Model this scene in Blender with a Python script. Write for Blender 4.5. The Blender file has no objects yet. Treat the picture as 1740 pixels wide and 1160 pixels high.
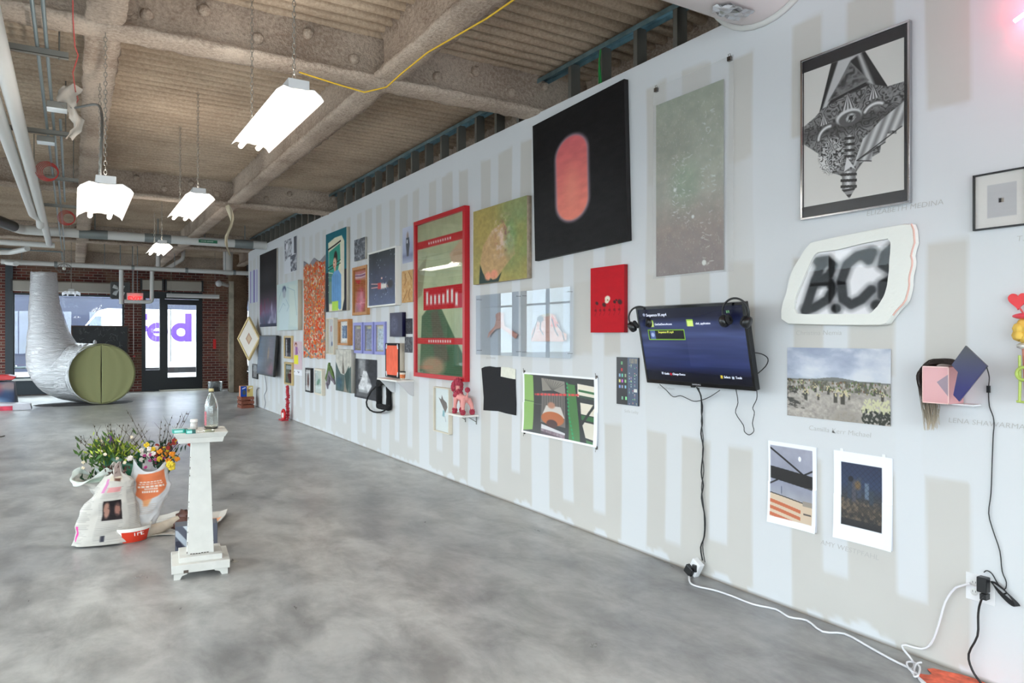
import bpy, math, random
import numpy as np
from mathutils import Vector, Matrix, Euler
random.seed(7)
C = bpy.context.scene.collection
S = bpy.context.scene
PI = math.pi
# ------------------------------------------------------------ camera, world, exposure
FPX, CX, HY, CAMZ = 1210.0, 870.0, 572.0, 1.5
YAW = math.atan(747/FPX)
cam = bpy.data.cameras.new('camera'); camo = bpy.data.objects.new('camera', cam); C.objects.link(camo)
cam.sensor_width = 36; cam.lens = 36*FPX/1740; cam.shift_y = -(580-HY)/1740
cam.clip_start = .05; cam.clip_end = 300
camo.location = (0, 0, CAMZ); camo.rotation_euler = (PI/2, 0, -YAW)
S.camera = camo
S.view_settings.view_transform = 'Standard'; S.view_settings.look = 'None'
S.view_settings.gamma = 1; S.view_settings.use_curve_mapping = False
S.view_settings.exposure = 0.34
wd = bpy.data.worlds.new('sky'); S.world = wd; wd.use_nodes = True
bg = wd.node_tree.nodes['Background']; bg.inputs[0].default_value = (.93, .97, 1.0, 1); bg.inputs[1].default_value = 11
S.cycles.use_denoising = True; S.cycles.max_bounces = 10; S.cycles.diffuse_bounces = 6
S.cycles.glossy_bounces = 4; S.cycles.transmission_bounces = 6; S.cycles.transparent_max_bounces = 12
S.cycles.caustics_reflective = False; S.cycles.caustics_refractive = False; S.cycles.sample_clamp_indirect = 6
S.cycles.use_adaptive_sampling = True
def portal(loc, rot, sx, sy):
    l = bpy.data.lights.new('window_portal', 'AREA'); l.shape = 'RECTANGLE'; l.size = sx; l.size_y = sy
    l.cycles.is_portal = True
    o = bpy.data.objects.new('window_portal', l); C.objects.link(o); o.location = loc; o.rotation_euler = rot
WX, Y0, Y1, WZ, DECK, BACK, LEFT, REAR, RIGHT = 3.37, -4.0, 16.75, 3.40, 3.78, 22.0, -4.2, -4.2, 7.5
portal((LEFT-.12, 9, 1.75), (0, -PI/2, 0), 2.5, 25)      # the street windows along the left side
portal((-.04, BACK+.14, 1.5), (-PI/2, 0, 0), 2.5, 2.2)
portal((2.4, BACK+.14, 1.35), (-PI/2, 0, 0), 1.5, 2.7)
portal((.5, REAR-.12, 1.75), (PI/2, 0, 0), 9, 2.5)
# ------------------------------------------------------------ picture measurements -> metres
SA, CA = math.sin(YAW), math.cos(YAW)
def ray(px, py):
    u, v = (px-CX)/FPX, (HY-py)/FPX
    return SA+u*CA, CA-u*SA, v
def onX(px, py, X):
    a, b, v = ray(px, py); t = X/a; return (X, b*t, CAMZ+v*t)
def onY(px, py, Y):
    a, b, v = ray(px, py); t = Y/b; return (a*t, Y, CAMZ+v*t)
def onZ(px, py, Z=0.0):
    a, b, v = ray(px, py); t = (Z-CAMZ)/v; return (a*t, b*t, Z)
# ------------------------------------------------------------ materials
def lin(c):
    c = np.asarray(c, float)/255.
    return np.where(c <= .04045, c/12.92, ((c+.055)/1.055)**2.4)
MATS = {}
def newmat(name):
    m = bpy.data.materials.new(name); m.use_nodes = True
    return m, m.node_tree, m.node_tree.nodes['Principled BSDF']
def mat(name, col, rough=.6, metal=0, bump=0, bscale=40, var=0, emit=None, estr=0, spec=.5, trans=0, vscale=3, bdist=.01):
    if name in MATS: return MATS[name]
    m, t, p = newmat(name); c = tuple(lin(col))+(1,)
    p.inputs['Base Color'].default_value = c; p.inputs['Roughness'].default_value = rough
    p.inputs['Metallic'].default_value = metal; p.inputs['Specular IOR Level'].default_value = spec
    p.inputs['Transmission Weight'].default_value = trans
    tc = t.nodes.new('ShaderNodeTexCoord')
    if var:
        n = t.nodes.new('ShaderNodeTexNoise'); n.inputs['Scale'].default_value = vscale; n.inputs['Detail'].default_value = 5
        t.links.new(tc.outputs['Object'], n.inputs['Vector'])
        r = t.nodes.new('ShaderNodeMapRange'); r.inputs['From Min'].default_value = .3; r.inputs['From Max'].default_value = .7
        r.inputs['To Min'].default_value = 1-var; r.inputs['To Max'].default_value = 1+var
        t.links.new(n.outputs['Fac'], r.inputs['Value'])
        mx = t.nodes.new('ShaderNodeVectorMath'); mx.operation = 'SCALE'; mx.inputs[0].default_value = c[:3]
        t.links.new(r.outputs[0], mx.inputs['Scale']); t.links.new(mx.outputs[0], p.inputs['Base Color'])
    if bump:
        n2 = t.nodes.new('ShaderNodeTexNoise'); n2.inputs['Scale'].default_value = bscale; n2.inputs['Detail'].default_value = 6
        t.links.new(tc.outputs['Object'], n2.inputs['Vector'])
        b = t.nodes.new('ShaderNodeBump'); b.inputs['Strength'].default_value = bump; b.inputs['Distance'].default_value = bdist
        t.links.new(n2.outputs['Fac'], b.inputs['Height']); t.links.new(b.outputs[0], p.inputs['Normal'])
    if emit is not None:
        p.inputs['Emission Color'].default_value = tuple(lin(emit))+(1,); p.inputs['Emission Strength'].default_value = estr
    MATS[name] = m; return m
def vmat(name, rough=.6, spec=.3, emit=0, metal=0, bump=0, bscale=60):
    k = 'v_'+name
    if k in MATS: return MATS[k]
    m, t, p = newmat(name); a = t.nodes.new('ShaderNodeAttribute'); a.attribute_name = 'Col'
    t.links.new(a.outputs['Color'], p.inputs['Base Color']); p.inputs['Roughness'].default_value = rough
    p.inputs['Specular IOR Level'].default_value = spec; p.inputs['Metallic'].default_value = metal
    if emit:
        t.links.new(a.outputs['Color'], p.inputs['Emission Color']); p.inputs['Emission Strength'].default_value = emit
    if bump:
        tc = t.nodes.new('ShaderNodeTexCoord')
        n2 = t.nodes.new('ShaderNodeTexNoise'); n2.inputs['Scale'].default_value = bscale; n2.inputs['Detail'].default_value = 6
        t.links.new(tc.outputs['Object'], n2.inputs['Vector'])
        b = t.nodes.new('ShaderNodeBump'); b.inputs['Strength'].default_value = bump; b.inputs['Distance'].default_value = .005
        t.links.new(n2.outputs['Fac'], b.inputs['Height']); t.links.new(b.outputs[0], p.inputs['Normal'])
    MATS[k] = m; return m
def glassmat(name, tint=(255, 255, 255), fac=None, rough=.01, ior=1.5):
    if name in MATS: return MATS[name]
    m = bpy.data.materials.new(name); m.use_nodes = True; t = m.node_tree; t.nodes.clear()
    o = t.nodes.new('ShaderNodeOutputMaterial'); mx = t.nodes.new('ShaderNodeMixShader')
    tr = t.nodes.new('ShaderNodeBsdfTransparent'); tr.inputs[0].default_value = tuple(lin(tint))+(1,)
    gl = t.nodes.new('ShaderNodeBsdfGlossy'); gl.inputs['Roughness'].default_value = rough
    lw = t.nodes.new('ShaderNodeLayerWeight'); lw.inputs[0].default_value = .5; pw = t.nodes.new('ShaderNodeMath'); pw.operation = 'POWER'; pw.inputs[1].default_value = 5
    fr = t.nodes.new('ShaderNodeMath'); fr.operation = 'MULTIPLY_ADD'; f0 = ((ior-1)/(ior+1))**2; fr.inputs[1].default_value = 1-f0; fr.inputs[2].default_value = f0
    t.links.new(lw.outputs['Facing'], pw.inputs[0]); t.links.new(pw.outputs[0], fr.inputs[0])
    t.links.new(fr.outputs[0], mx.inputs[0]); t.links.new(tr.outputs[0], mx.inputs[1]); t.links.new(gl.outputs[0], mx.inputs[2])
    t.links.new(mx.outputs[0], o.inputs[0]); MATS[name] = m; return m
# ------------------------------------------------------------ mesh builder
class MB:
    def __init__(s): s.v, s.f, s.m, s.s = [], [], [], []
    def add(s, vs, fs, mi=0, sm=False, M=None):
        n = len(s.v)
        s.v += [tuple(M @ Vector(v)) for v in vs] if M is not None else [tuple(v) for v in vs]
        s.f += [tuple(i+n for i in f) for f in fs]; s.m += [mi]*len(fs); s.s += [sm]*len(fs)
        return s
    def box(s, a, b, mi=0, M=None):
        x0, y0, z0 = a; x1, y1, z1 = b
        return s.add([(x0,y0,z0),(x1,y0,z0),(x1,y1,z0),(x0,y1,z0),(x0,y0,z1),(x1,y0,z1),(x1,y1,z1),(x0,y1,z1)],
              [(0,3,2,1),(4,5,6,7),(0,1,5,4),(1,2,6,5),(2,3,7,6),(3,0,4,7)], mi, False, M)
    def cbox(s, c, d, mi=0, M=None):
        return s.box([c[i]-d[i]/2 for i in range(3)], [c[i]+d[i]/2 for i in range(3)], mi, M)
    def tube(s, pts, r, seg=8, mi=0, closed=False, cap=True, M=None):
        P = [Vector(p) for p in pts]; n = len(P); R = r if hasattr(r, '__len__') else [r]*n
        vs, fs = [], []; up = None
        for i in range(n):
            if closed: t = P[(i+1) % n]-P[i-1]
            else: t = P[min(i+1, n-1)]-P[max(i-1, 0)]
            if t.length < 1e-9: t = Vector((0, 0, 1))
            t.normalize()
            if up is None:
                up = Vector((0, 0, 1)) if abs(t.z) < .9 else Vector((1, 0, 0))
            a = up-t*up.dot(t)
            if a.length < 1e-6: a = t.orthogonal()
            a.normalize(); up = a; b = t.cross(a)
            for k in range(seg):
                w = 2*PI*k/seg; vs.append(P[i]+(a*math.cos(w)+b*math.sin(w))*R[i])
        for i in range(n if closed else n-1):
            j = (i+1) % n
            for k in range(seg):
                k2 = (k+1) % seg; fs.append((i*seg+k, i*seg+k2, j*seg+k2, j*seg+k))
        s.add(vs, fs, mi, True, M)
        if cap and not closed:
            s.add(vs[:seg], [tuple(range(seg))[::-1]], mi, False, M); s.add(vs[-seg:], [tuple(range(seg))], mi, False, M)
        return s
    def lathe(s, prof, seg=20, mi=0, o=(0, 0, 0), M=None, sm=True):
        vs, fs = [], []; n = len(prof)
        for r, z in prof:
            for k in range(seg):
                w = 2*PI*k/seg; vs.append((o[0]+r*math.cos(w), o[1]+r*math.sin(w), o[2]+z))
        for i in range(n-1):
            for k in range(seg):
                k2 = (k+1) % seg; fs.append((i*seg+k, i*seg+k2, (i+1)*seg+k2, (i+1)*seg+k))
        return s.add(vs, fs, mi, sm, M)
    def sphere(s, c, r, seg=12, rings=8, mi=0, M=None, jit=0, rs=None):
        rx, ry, rz = r if hasattr(r, '__len__') else (r, r, r); rs = rs or random
        vs, fs = [], []
        for i in range(rings+1):
            a = PI*i/rings
            for k in range(seg):
                w = 2*PI*k/seg; j = 1+(rs.random()-.5)*jit if 0 < i < rings else 1
                vs.append((c[0]+rx*j*math.sin(a)*math.cos(w), c[1]+ry*j*math.sin(a)*math.sin(w), c[2]+rz*j*math.cos(a)))
        for i in range(rings):
            for k in range(seg):
                k2 = (k+1) % seg; fs.append((i*seg+k, (i+1)*seg+k, (i+1)*seg+k2, i*seg+k2))
        return s.add(vs, fs, mi, True, M)
    def prism(s, poly, z0, z1, mi=0, M=None):
        n = len(poly); a = sum(poly[i][0]*poly[(i+1) % n][1]-poly[(i+1) % n][0]*poly[i][1] for i in range(n))
        if a < 0: poly = poly[::-1]
        vs = [(x, y, z0) for x, y in poly]+[(x, y, z1) for x, y in poly]
        fs = [tuple(range(n))[::-1], tuple(range(n, 2*n))]+[(i, (i+1) % n, n+(i+1) % n, n+i) for i in range(n)]
        return s.add(vs, fs, mi, False, M)
    def build(s, name, mats, parent=None, bevel=0, tag_=None):
        me = bpy.data.meshes.new(name); me.from_pydata(s.v, [], s.f)
        if not isinstance(mats, (list, tuple)): mats = [mats]
        for m in mats: me.materials.append(m)
        me.polygons.foreach_set('material_index', s.m); me.polygons.foreach_set('use_smooth', s.s)
        me.update()
        o = bpy.data.objects.new(name, me); C.objects.link(o)
        if parent: o.parent = parent
        if bevel:
            b = o.modifiers.new('bevel', 'BEVEL'); b.width = bevel; b.segments = 2; b.limit_method = 'ANGLE'
        return o
def tag(o, label=None, cat=None, group=None, kind=None):
    if label: o['label'] = label
    if cat: o['category'] = cat
    if group: o['group'] = group
    if kind: o['kind'] = kind
    return o
def thing(name, label, cat, loc=(0, 0, 0), rot=0, group=None, M=None):
    o = bpy.data.objects.new(name, None); C.objects.link(o); o.empty_display_size = .05
    if M is not None: o.matrix_world = M
    else: o.location = loc; o.rotation_euler = (0, 0, rot)
    return tag(o, label, cat, group)
def structure(name, mb, mats, parent=None, **k):
    o = mb.build(name, mats, parent, **k)
    if parent is None: o['kind'] = 'structure'
    return o
def copy_tree(o, parent=None):
    c = o.copy(); C.objects.link(c); c.parent = parent
    for ch in [x for x in o.children]: copy_tree(ch, c)
    return c
def text(s, size, parent, m, at=(0, 0, 0), name='lettering', align='LEFT', bold=0, shear=0, ext=.0006, sx=1, M=None, space=1):
    cu = bpy.data.curves.new('t', 'FONT'); cu.body = s; cu.size = size; cu.align_x = align; cu.offset = bold*size
    cu.shear = shear; cu.extrude = ext; cu.resolution_u = 3; cu.space_character = space
    t = bpy.data.objects.new('t', cu)
    me = bpy.data.meshes.new_from_object(t); bpy.data.objects.remove(t); me.name = name
    me.materials.clear(); me.materials.append(m)
    o = bpy.data.objects.new(name, me); C.objects.link(o)
    if parent: o.parent = parent
    o.matrix_local = (M if M is not None else Matrix.Translation(at)) @ Matrix.Diagonal((sx, 1, 1, 1))
    return o
# ------------------------------------------------------------ hand painter (colours on a fine grid of the picture's own mesh)
def noise(W, H, fx, fy, seed, octv=3, gain=.5):
    rs = np.random.RandomState(seed); out = np.zeros((H, W)); amp, tot = 1., 0.
    for k in range(octv):
        gx, gy = max(1, int(fx*2**k)), max(1, int(fy*2**k)); g = rs.rand(gy+2, gx+2)
        x = np.linspace(0, gx, W, endpoint=False); y = np.linspace(0, gy, H, endpoint=False)
        xi, yi = x.astype(int), y.astype(int); xf, yf = x-xi, y-yi
        xf = xf*xf*(3-2*xf); yf = (yf*yf*(3-2*yf))[:, None]
        a = g[yi][:, xi]*(1-xf)+g[yi][:, xi+1]*xf; b = g[yi+1][:, xi]*(1-xf)+g[yi+1][:, xi+1]*xf
        out += amp*(a*(1-yf)+b*yf); tot += amp; amp *= gain
    return out/tot
class Art:
    def __init__(s, W, H, col=(255, 255, 255)):
        s.W, s.H = W, H; s.a = np.zeros((H, W, 3)); s.a[:] = np.array(col)/255.
        s.v, s.u = np.meshgrid(np.linspace(0, 1, H), np.linspace(0, 1, W), indexing='ij'); s.asp = H/W
    def n(s, fx, fy, seed, o=3): return noise(s.W, s.H, fx, fy, seed, o)
    def put(s, mask, col, op=1.):
        m = np.clip(mask*op, 0, 1)[..., None]
        c = np.array(col)/255. if not isinstance(col, np.ndarray) else col
        s.a = s.a*(1-m)+c*m; return s
    def mul(s, f): s.a = np.clip(s.a*f[..., None], 0, 1); return s
    def grad(s, stops):
        ps = [p for p, _ in stops]; cs = np.array([c for _, c in stops])/255.
        for k in range(3): s.a[..., k] = np.interp(s.v, ps, cs[:, k])
        return s
    def rect(s, x0, y0, x1, y1, soft=.004):
        return np.clip(np.minimum(np.minimum(s.u-x0, x1-s.u), np.minimum(s.v-y0, y1-s.v)*1)/max(soft, 1e-4)+.5, 0, 1)
    def ell(s, cx, cy, rx, ry, soft=.1, rot=0):
        dx, dy = s.u-cx, (s.v-cy)*s.asp; c, q = math.cos(rot), math.sin(rot)
        X, Y = dx*c+dy*q, -dx*q+dy*c; d = np.sqrt((X/rx)**2+(Y/(ry*s.asp))**2)
        return np.clip((1-d)/max(soft, 1e-3)+.5, 0, 1)
    def poly(s, pts, soft=.006):
        ins = np.zeros((s.H, s.W), bool); D = np.full((s.H, s.W), 9.); n = len(pts); k = s.asp
        X, Y = s.u, s.v*k
        for i in range(n):
            x0, y0 = pts[i][0], pts[i][1]*k; x1, y1 = pts[(i+1) % n][0], pts[(i+1) % n][1]*k
            c = ((y0 > Y) != (y1 > Y)); ins ^= c & (X < (x1-x0)*(Y-y0)/((y1-y0) or 1e-9)+x0)
            dx, dy = x1-x0, y1-y0; t = np.clip(((X-x0)*dx+(Y-y0)*dy)/(dx*dx+dy*dy+1e-12), 0, 1)
            D = np.minimum(D, np.hypot(X-x0-t*dx, Y-y0-t*dy))
        return np.clip(np.where(ins, D, -D)/soft+.5, 0, 1)
    def line(s, pts, w, soft=.005):
        D = np.full((s.H, s.W), 9.); k = s.asp; X, Y = s.u, s.v*k
        for (a, b), (c, d) in zip(pts[:-1], pts[1:]):
            b, d = b*k, d*k; dx, dy = c-a, d-b; t = np.clip(((X-a)*dx+(Y-b)*dy)/(dx*dx+dy*dy+1e-12), 0, 1)
            D = np.minimum(D, np.hypot(X-a-t*dx, Y-b-t*dy))
        return np.clip((w/2-D)/soft+.5, 0, 1)
def artmesh(name, art, w, h, m, parent=None, z=0., t=0., side=None, disp=None, mask=None, origin=(0, 0)):
    W, H = art.W, art.H; x = np.linspace(-w/2, w/2, W)+origin[0]; y = np.linspace(h/2, -h/2, H)+origin[1]
    X, Y = np.meshgrid(x, y); Z = np.full_like(X, z)
    if disp is not None: Z = Z+disp(X, Y)
    co = np.stack([X, Y, Z], -1).reshape(-1, 3); nv = W*H
    i, j = np.meshgrid(np.arange(H-1), np.arange(W-1), indexing='ij'); q = (i*W+j).ravel()
    if mask is not None: q = q[mask[:-1, :-1].ravel() > .5]
    F = np.stack([q, q+W, q+W+1, q+1], -1)
    cols = np.ones((nv, 4)); cols[:, :3] = lin(np.clip(art.a, 0, 1).reshape(-1, 3)*255)
    nf = len(F); mi = np.zeros(nf, int)
    if t > 0:
        b = [(-w/2, h/2), (-w/2, -h/2), (w/2, -h/2), (w/2, h/2)]
        ex = np.array([(p+origin[0], q_+origin[1], zz) for zz in (z, z-t) for p, q_ in b]); e = nv
        co = np.vstack([co, ex]); cols = np.vstack([cols, np.ones((8, 4))*.5])
        SF = np.array([[e+k, e+4+k, e+4+(k+1) % 4, e+(k+1) % 4] for k in range(4)]+[[e+7, e+6, e+5, e+4]])
        SF = SF[:, [0, 1, 2, 3]]
        F = np.vstack([F, SF]); mi = np.concatenate([mi, np.ones(5, int)])
    me = bpy.data.meshes.new(name); me.vertices.add(len(co)); me.vertices.foreach_set('co', co.ravel().astype(np.float32))
    n = len(F); me.loops.add(n*4); me.loops.foreach_set('vertex_index', F.ravel().astype(np.int32))
    me.polygons.add(n); me.polygons.foreach_set('loop_start', np.arange(0, n*4, 4, dtype=np.int32))
    me.polygons.foreach_set('loop_total', np.full(n, 4, np.int32)); me.polygons.foreach_set('material_index', mi.astype(np.int32))
    me.update(calc_edges=True)
    ca = me.color_attributes.new('Col', 'FLOAT_COLOR', 'POINT'); ca.data.foreach_set('color', cols.ravel().astype(np.float32))
    me.materials.append(m)
    if t > 0: me.materials.append(side or mat('canvas_edge', (205, 200, 190), .8))
    me.validate()
    o = bpy.data.objects.new(name, me); C.objects.link(o)
    if parent: o.parent = parent
    return o
# a hanging place on the long wall: local x = rightwards along the wall, y = up, z = out into the room
def wallM(y, z, rot=0, out=0.):
    return Matrix(((0, 0, -1, WX-out), (-1, 0, 0, y), (0, 1, 0, z), (0, 0, 0, 1))) @ Matrix.Rotation(rot, 4, 'Z')
def quad(TL, TR, BR, BL, d=0., turn=False):
    P = [onX(p[0], p[1], WX-d) for p in (TL, TR, BR, BL)]; s = [(-p[1], p[2]) for p in P]
    cx = sum(a for a, _ in s)/4; cz = sum(b for _, b in s)/4
    ax, az = (s[1][0]+s[2][0]-s[0][0]-s[3][0])/2, (s[1][1]+s[2][1]-s[0][1]-s[3][1])/2
    bx, bz = (s[0][0]+s[1][0]-s[2][0]-s[3][0])/2, (s[0][1]+s[1][1]-s[2][1]-s[3][1])/2
    rot = math.atan2(az, ax) if turn else 0
    if turn:
        rot = (math.atan2(az, ax)+math.atan2(-bx, bz))/2
    w = math.hypot(ax, az) if turn else ax; h = math.hypot(bx, bz) if turn else bz
    return -cx, cz, w, h, rot
def hang(name, label, cat, TL, TR, BR, BL, d=0., turn=False, group=None):
    y, z, w, h, rot = quad(TL, TR, BR, BL, d, turn)
    return thing(name, label, cat, M=wallM(y, z, rot), group=group), w, h
def frame(w, h, fw, d, m, parent, name='frame', z0=.001, back=True, bevel=.002):
    b = MB(); W, H = w/2, h/2
    b.box((-W, -H, z0), (W, -H+fw, d)); b.box((-W, H-fw, z0), (W, H, d))
    b.box((-W, -H+fw, z0), (-W+fw, H-fw, d)); b.box((W-fw, -H+fw, z0), (W, H-fw, d))
    if back: b.box((-W+fw*.5, -H+fw*.5, z0), (W-fw*.5, H-fw*.5, z0+.003))
    return b.build(name, m, parent, bevel=bevel)
def pane(w, h, z, parent, m=None, t=.002):
    return MB().box((-w/2, -h/2, z), (w/2, h/2, z+t)).build('glass', m or glassmat('picture_glass'), parent)
# ============================================================ THE ROOM
def node_floor():
    m, t, p = newmat('polished_concrete'); L = t.links.new; N = t.nodes.new
    tc = N('ShaderNodeTexCoord'); n1 = N('ShaderNodeTexNoise'); n1.inputs['Scale'].default_value = .55; n1.inputs['Detail'].default_value = 8; n1.inputs['Roughness'].default_value = .6
    n2 = N('ShaderNodeTexNoise'); n2.inputs['Scale'].default_value = 3.6; n2.inputs['Detail'].default_value = 8; n2.inputs['Roughness'].default_value = .65; n2.inputs['Distortion'].default_value = .35
    n3 = N('ShaderNodeTexNoise'); n3.inputs['Scale'].default_value = 14; n3.inputs['Detail'].default_value = 4
    mp = N('ShaderNodeMapping'); mp.inputs['Rotation'].default_value = (0, 0, .5); mp.inputs['Scale'].default_value = (1, .55, 1)
    L(tc.outputs['Object'], mp.inputs[0])
    for n in (n1, n2): L(mp.outputs[0], n.inputs['Vector'])
    L(tc.outputs['Object'], n3.inputs['Vector'])
    r1 = N('ShaderNodeValToRGB'); e = r1.color_ramp.elements
    e[0].position = .34; e[0].color = tuple(lin((146, 147, 149)))+(1,); e[1].position = .66; e[1].color = tuple(lin((204, 202, 198)))+(1,)
    L(n1.outputs['Fac'], r1.inputs[0])
    r2 = N('ShaderNodeValToRGB'); e = r2.color_ramp.elements
    e[0].position = .36; e[0].color = (.58, .57, .56, 1); e[1].position = .6; e[1].color = (1, .995, .98, 1)
    L(n2.outputs['Fac'], r2.inputs[0])
    mx = N('ShaderNodeMix'); mx.data_type = 'RGBA'; mx.blend_type = 'MULTIPLY'; mx.inputs[0].default_value = .95
    L(r1.outputs[0], mx.inputs[6]); L(r2.outputs[0], mx.inputs[7])
    r3 = N('ShaderNodeMapRange'); r3.inputs['To Min'].default_value = .84; r3.inputs['To Max'].default_value = 1.12; L(n3.outputs['Fac'], r3.inputs[0])
    sc = N('ShaderNodeVectorMath'); sc.operation = 'SCALE'; L(mx.outputs[2], sc.inputs[0]); L(r3.outputs[0], sc.inputs['Scale'])
    L(sc.outputs[0], p.inputs['Base Color'])
    rr = N('ShaderNodeMapRange'); rr.inputs['To Min'].default_value = .2; rr.inputs['To Max'].default_value = .44; L(n2.outputs['Fac'], rr.inputs[0]); L(rr.outputs[0], p.inputs['Roughness'])
    b = N('ShaderNodeBump'); b.inputs['Strength'].default_value = .15; b.inputs['Distance'].default_value = .004; L(n2.outputs['Fac'], b.inputs['Height']); L(b.outputs[0], p.inputs['Normal'])
    p.inputs['Specular IOR Level'].default_value = .5
    return m
def node_brick():
    m, t, p = newmat('red_brick'); L = t.links.new; N = t.nodes.new
    tc = N('ShaderNodeTexCoord'); sx = N('ShaderNodeSeparateXYZ'); cb = N('ShaderNodeCombineXYZ'); ad = N('ShaderNodeMath')
    L(tc.outputs['Object'], sx.inputs[0]); L(sx.outputs[0], ad.inputs[0]); L(sx.outputs[1], ad.inputs[1])
    L(ad.outputs[0], cb.inputs[0]); L(sx.outputs[2], cb.inputs[1])
    b = N('ShaderNodeTexBrick'); L(cb.outputs[0], b.inputs['Vector']); b.inputs['Scale'].default_value = 1
    b.inputs['Brick Width'].default_value = .21; b.inputs['Row Height'].default_value = .072; b.inputs['Mortar Size'].default_value = .009
    b.inputs['Color1'].default_value = tuple(lin((118, 58, 48)))+(1,); b.inputs['Color2'].default_value = tuple(lin((82, 40, 36)))+(1,)
    b.inputs['Mortar'].default_value = tuple(lin((150, 138, 128)))+(1,); b.inputs['Mortar Smooth'].default_value = .3
    n = N('ShaderNodeTexNoise'); n.inputs['Scale'].default_value = 1.1; n.inputs['Detail'].default_value = 6; L(tc.outputs['Object'], n.inputs['Vector'])
    r = N('ShaderNodeValToRGB'); r.color_ramp.elements[0].position = .52; r.color_ramp.elements[1].position = .6; L(n.outputs['Fac'], r.inputs[0])
    r.color_ramp.elements[0].color = (0, 0, 0, 1); r.color_ramp.elements[1].color = (.55, .55, .55, 1)
    mx = N('ShaderNodeMix'); mx.data_type = 'RGBA'; L(r.outputs[0], mx.inputs[0]); L(b.outputs[0], mx.inputs[6]); mx.inputs[7].default_value = tuple(lin((134, 108, 88)))+(1,)
    L(mx.outputs[2], p.inputs['Base Color']); p.inputs['Roughness'].default_value = .85
    bp = N('ShaderNodeBump'); bp.inputs['Distance'].default_value = .01; bp.invert = True; L(b.outputs['Fac'], bp.inputs['Height']); L(bp.outputs[0], p.inputs['Normal'])
    return m
def node_spray(name, col, dark, bd=.03):
    m, t, p = newmat(name); L = t.links.new; N = t.nodes.new
    tc = N('ShaderNodeTexCoord'); n = N('ShaderNodeTexNoise'); n.inputs['Scale'].default_value = 42; n.inputs['Detail'].default_value = 5; n.inputs['Roughness'].default_value = .7
    n2 = N('ShaderNodeTexNoise'); n2.inputs['Scale'].default_value = 1.3; n2.inputs['Detail'].default_value = 6
    for k in (n, n2): L(tc.outputs['Object'], k.inputs['Vector'])
    a = N('ShaderNodeMath'); a.operation = 'ADD'; L(n.outputs['Fac'], a.inputs[0]); L(n2.outputs['Fac'], a.inputs[1])
    r = N('ShaderNodeValToRGB'); e = r.color_ramp.elements; e[0].position = .40; e[1].position = .60
    h = N('ShaderNodeMath'); h.operation = 'MULTIPLY'; h.inputs[1].default_value = .5; L(a.outputs[0], h.inputs[0]); L(h.outputs[0], r.inputs[0])
    e[0].color = tuple(lin(dark))+(1,); e[1].color = tuple(lin(col))+(1,)
    L(r.outputs[0], p.inputs['Base Color']); p.inputs['Roughness'].default_value = .95; p.inputs['Specular IOR Level'].default_value = .1
    b = N('ShaderNodeBump'); b.inputs['Strength'].default_value = .9; b.inputs['Distance'].default_value = bd; L(n.outputs['Fac'], b.inputs['Height']); L(b.outputs[0], p.inputs['Normal'])
    return m
M_FLOOR, M_BRICK = node_floor(), node_brick()
M_SPRAY, M_DECK = node_spray('sprayed_fireproofing', (208, 192, 176), (156, 138, 124)), node_spray('sprayed_deck', (192, 174, 154), (160, 142, 124), .008)
M_STEEL = mat('galvanised_steel', (120, 118, 112), .5, .7, var=.15)
M_TRACK = mat('blue_galvanised_track', (128, 160, 172), .3, .7, var=.25, vscale=9)
M_WPIPE = mat('white_painted_pipe', (205, 205, 202), .45)
M_COND = mat('conduit_zinc', (128, 142, 146), .4, .6)
M_BLACK = mat('black_paint', (24, 25, 28), .4)
M_DRY = mat('drywall_edge', (214, 210, 204), .9)
# floor
structure('floor', MB().box((LEFT-.3, REAR-.3, -.2), (RIGHT+.3, BACK+.4, 0)), M_FLOOR)
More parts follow.
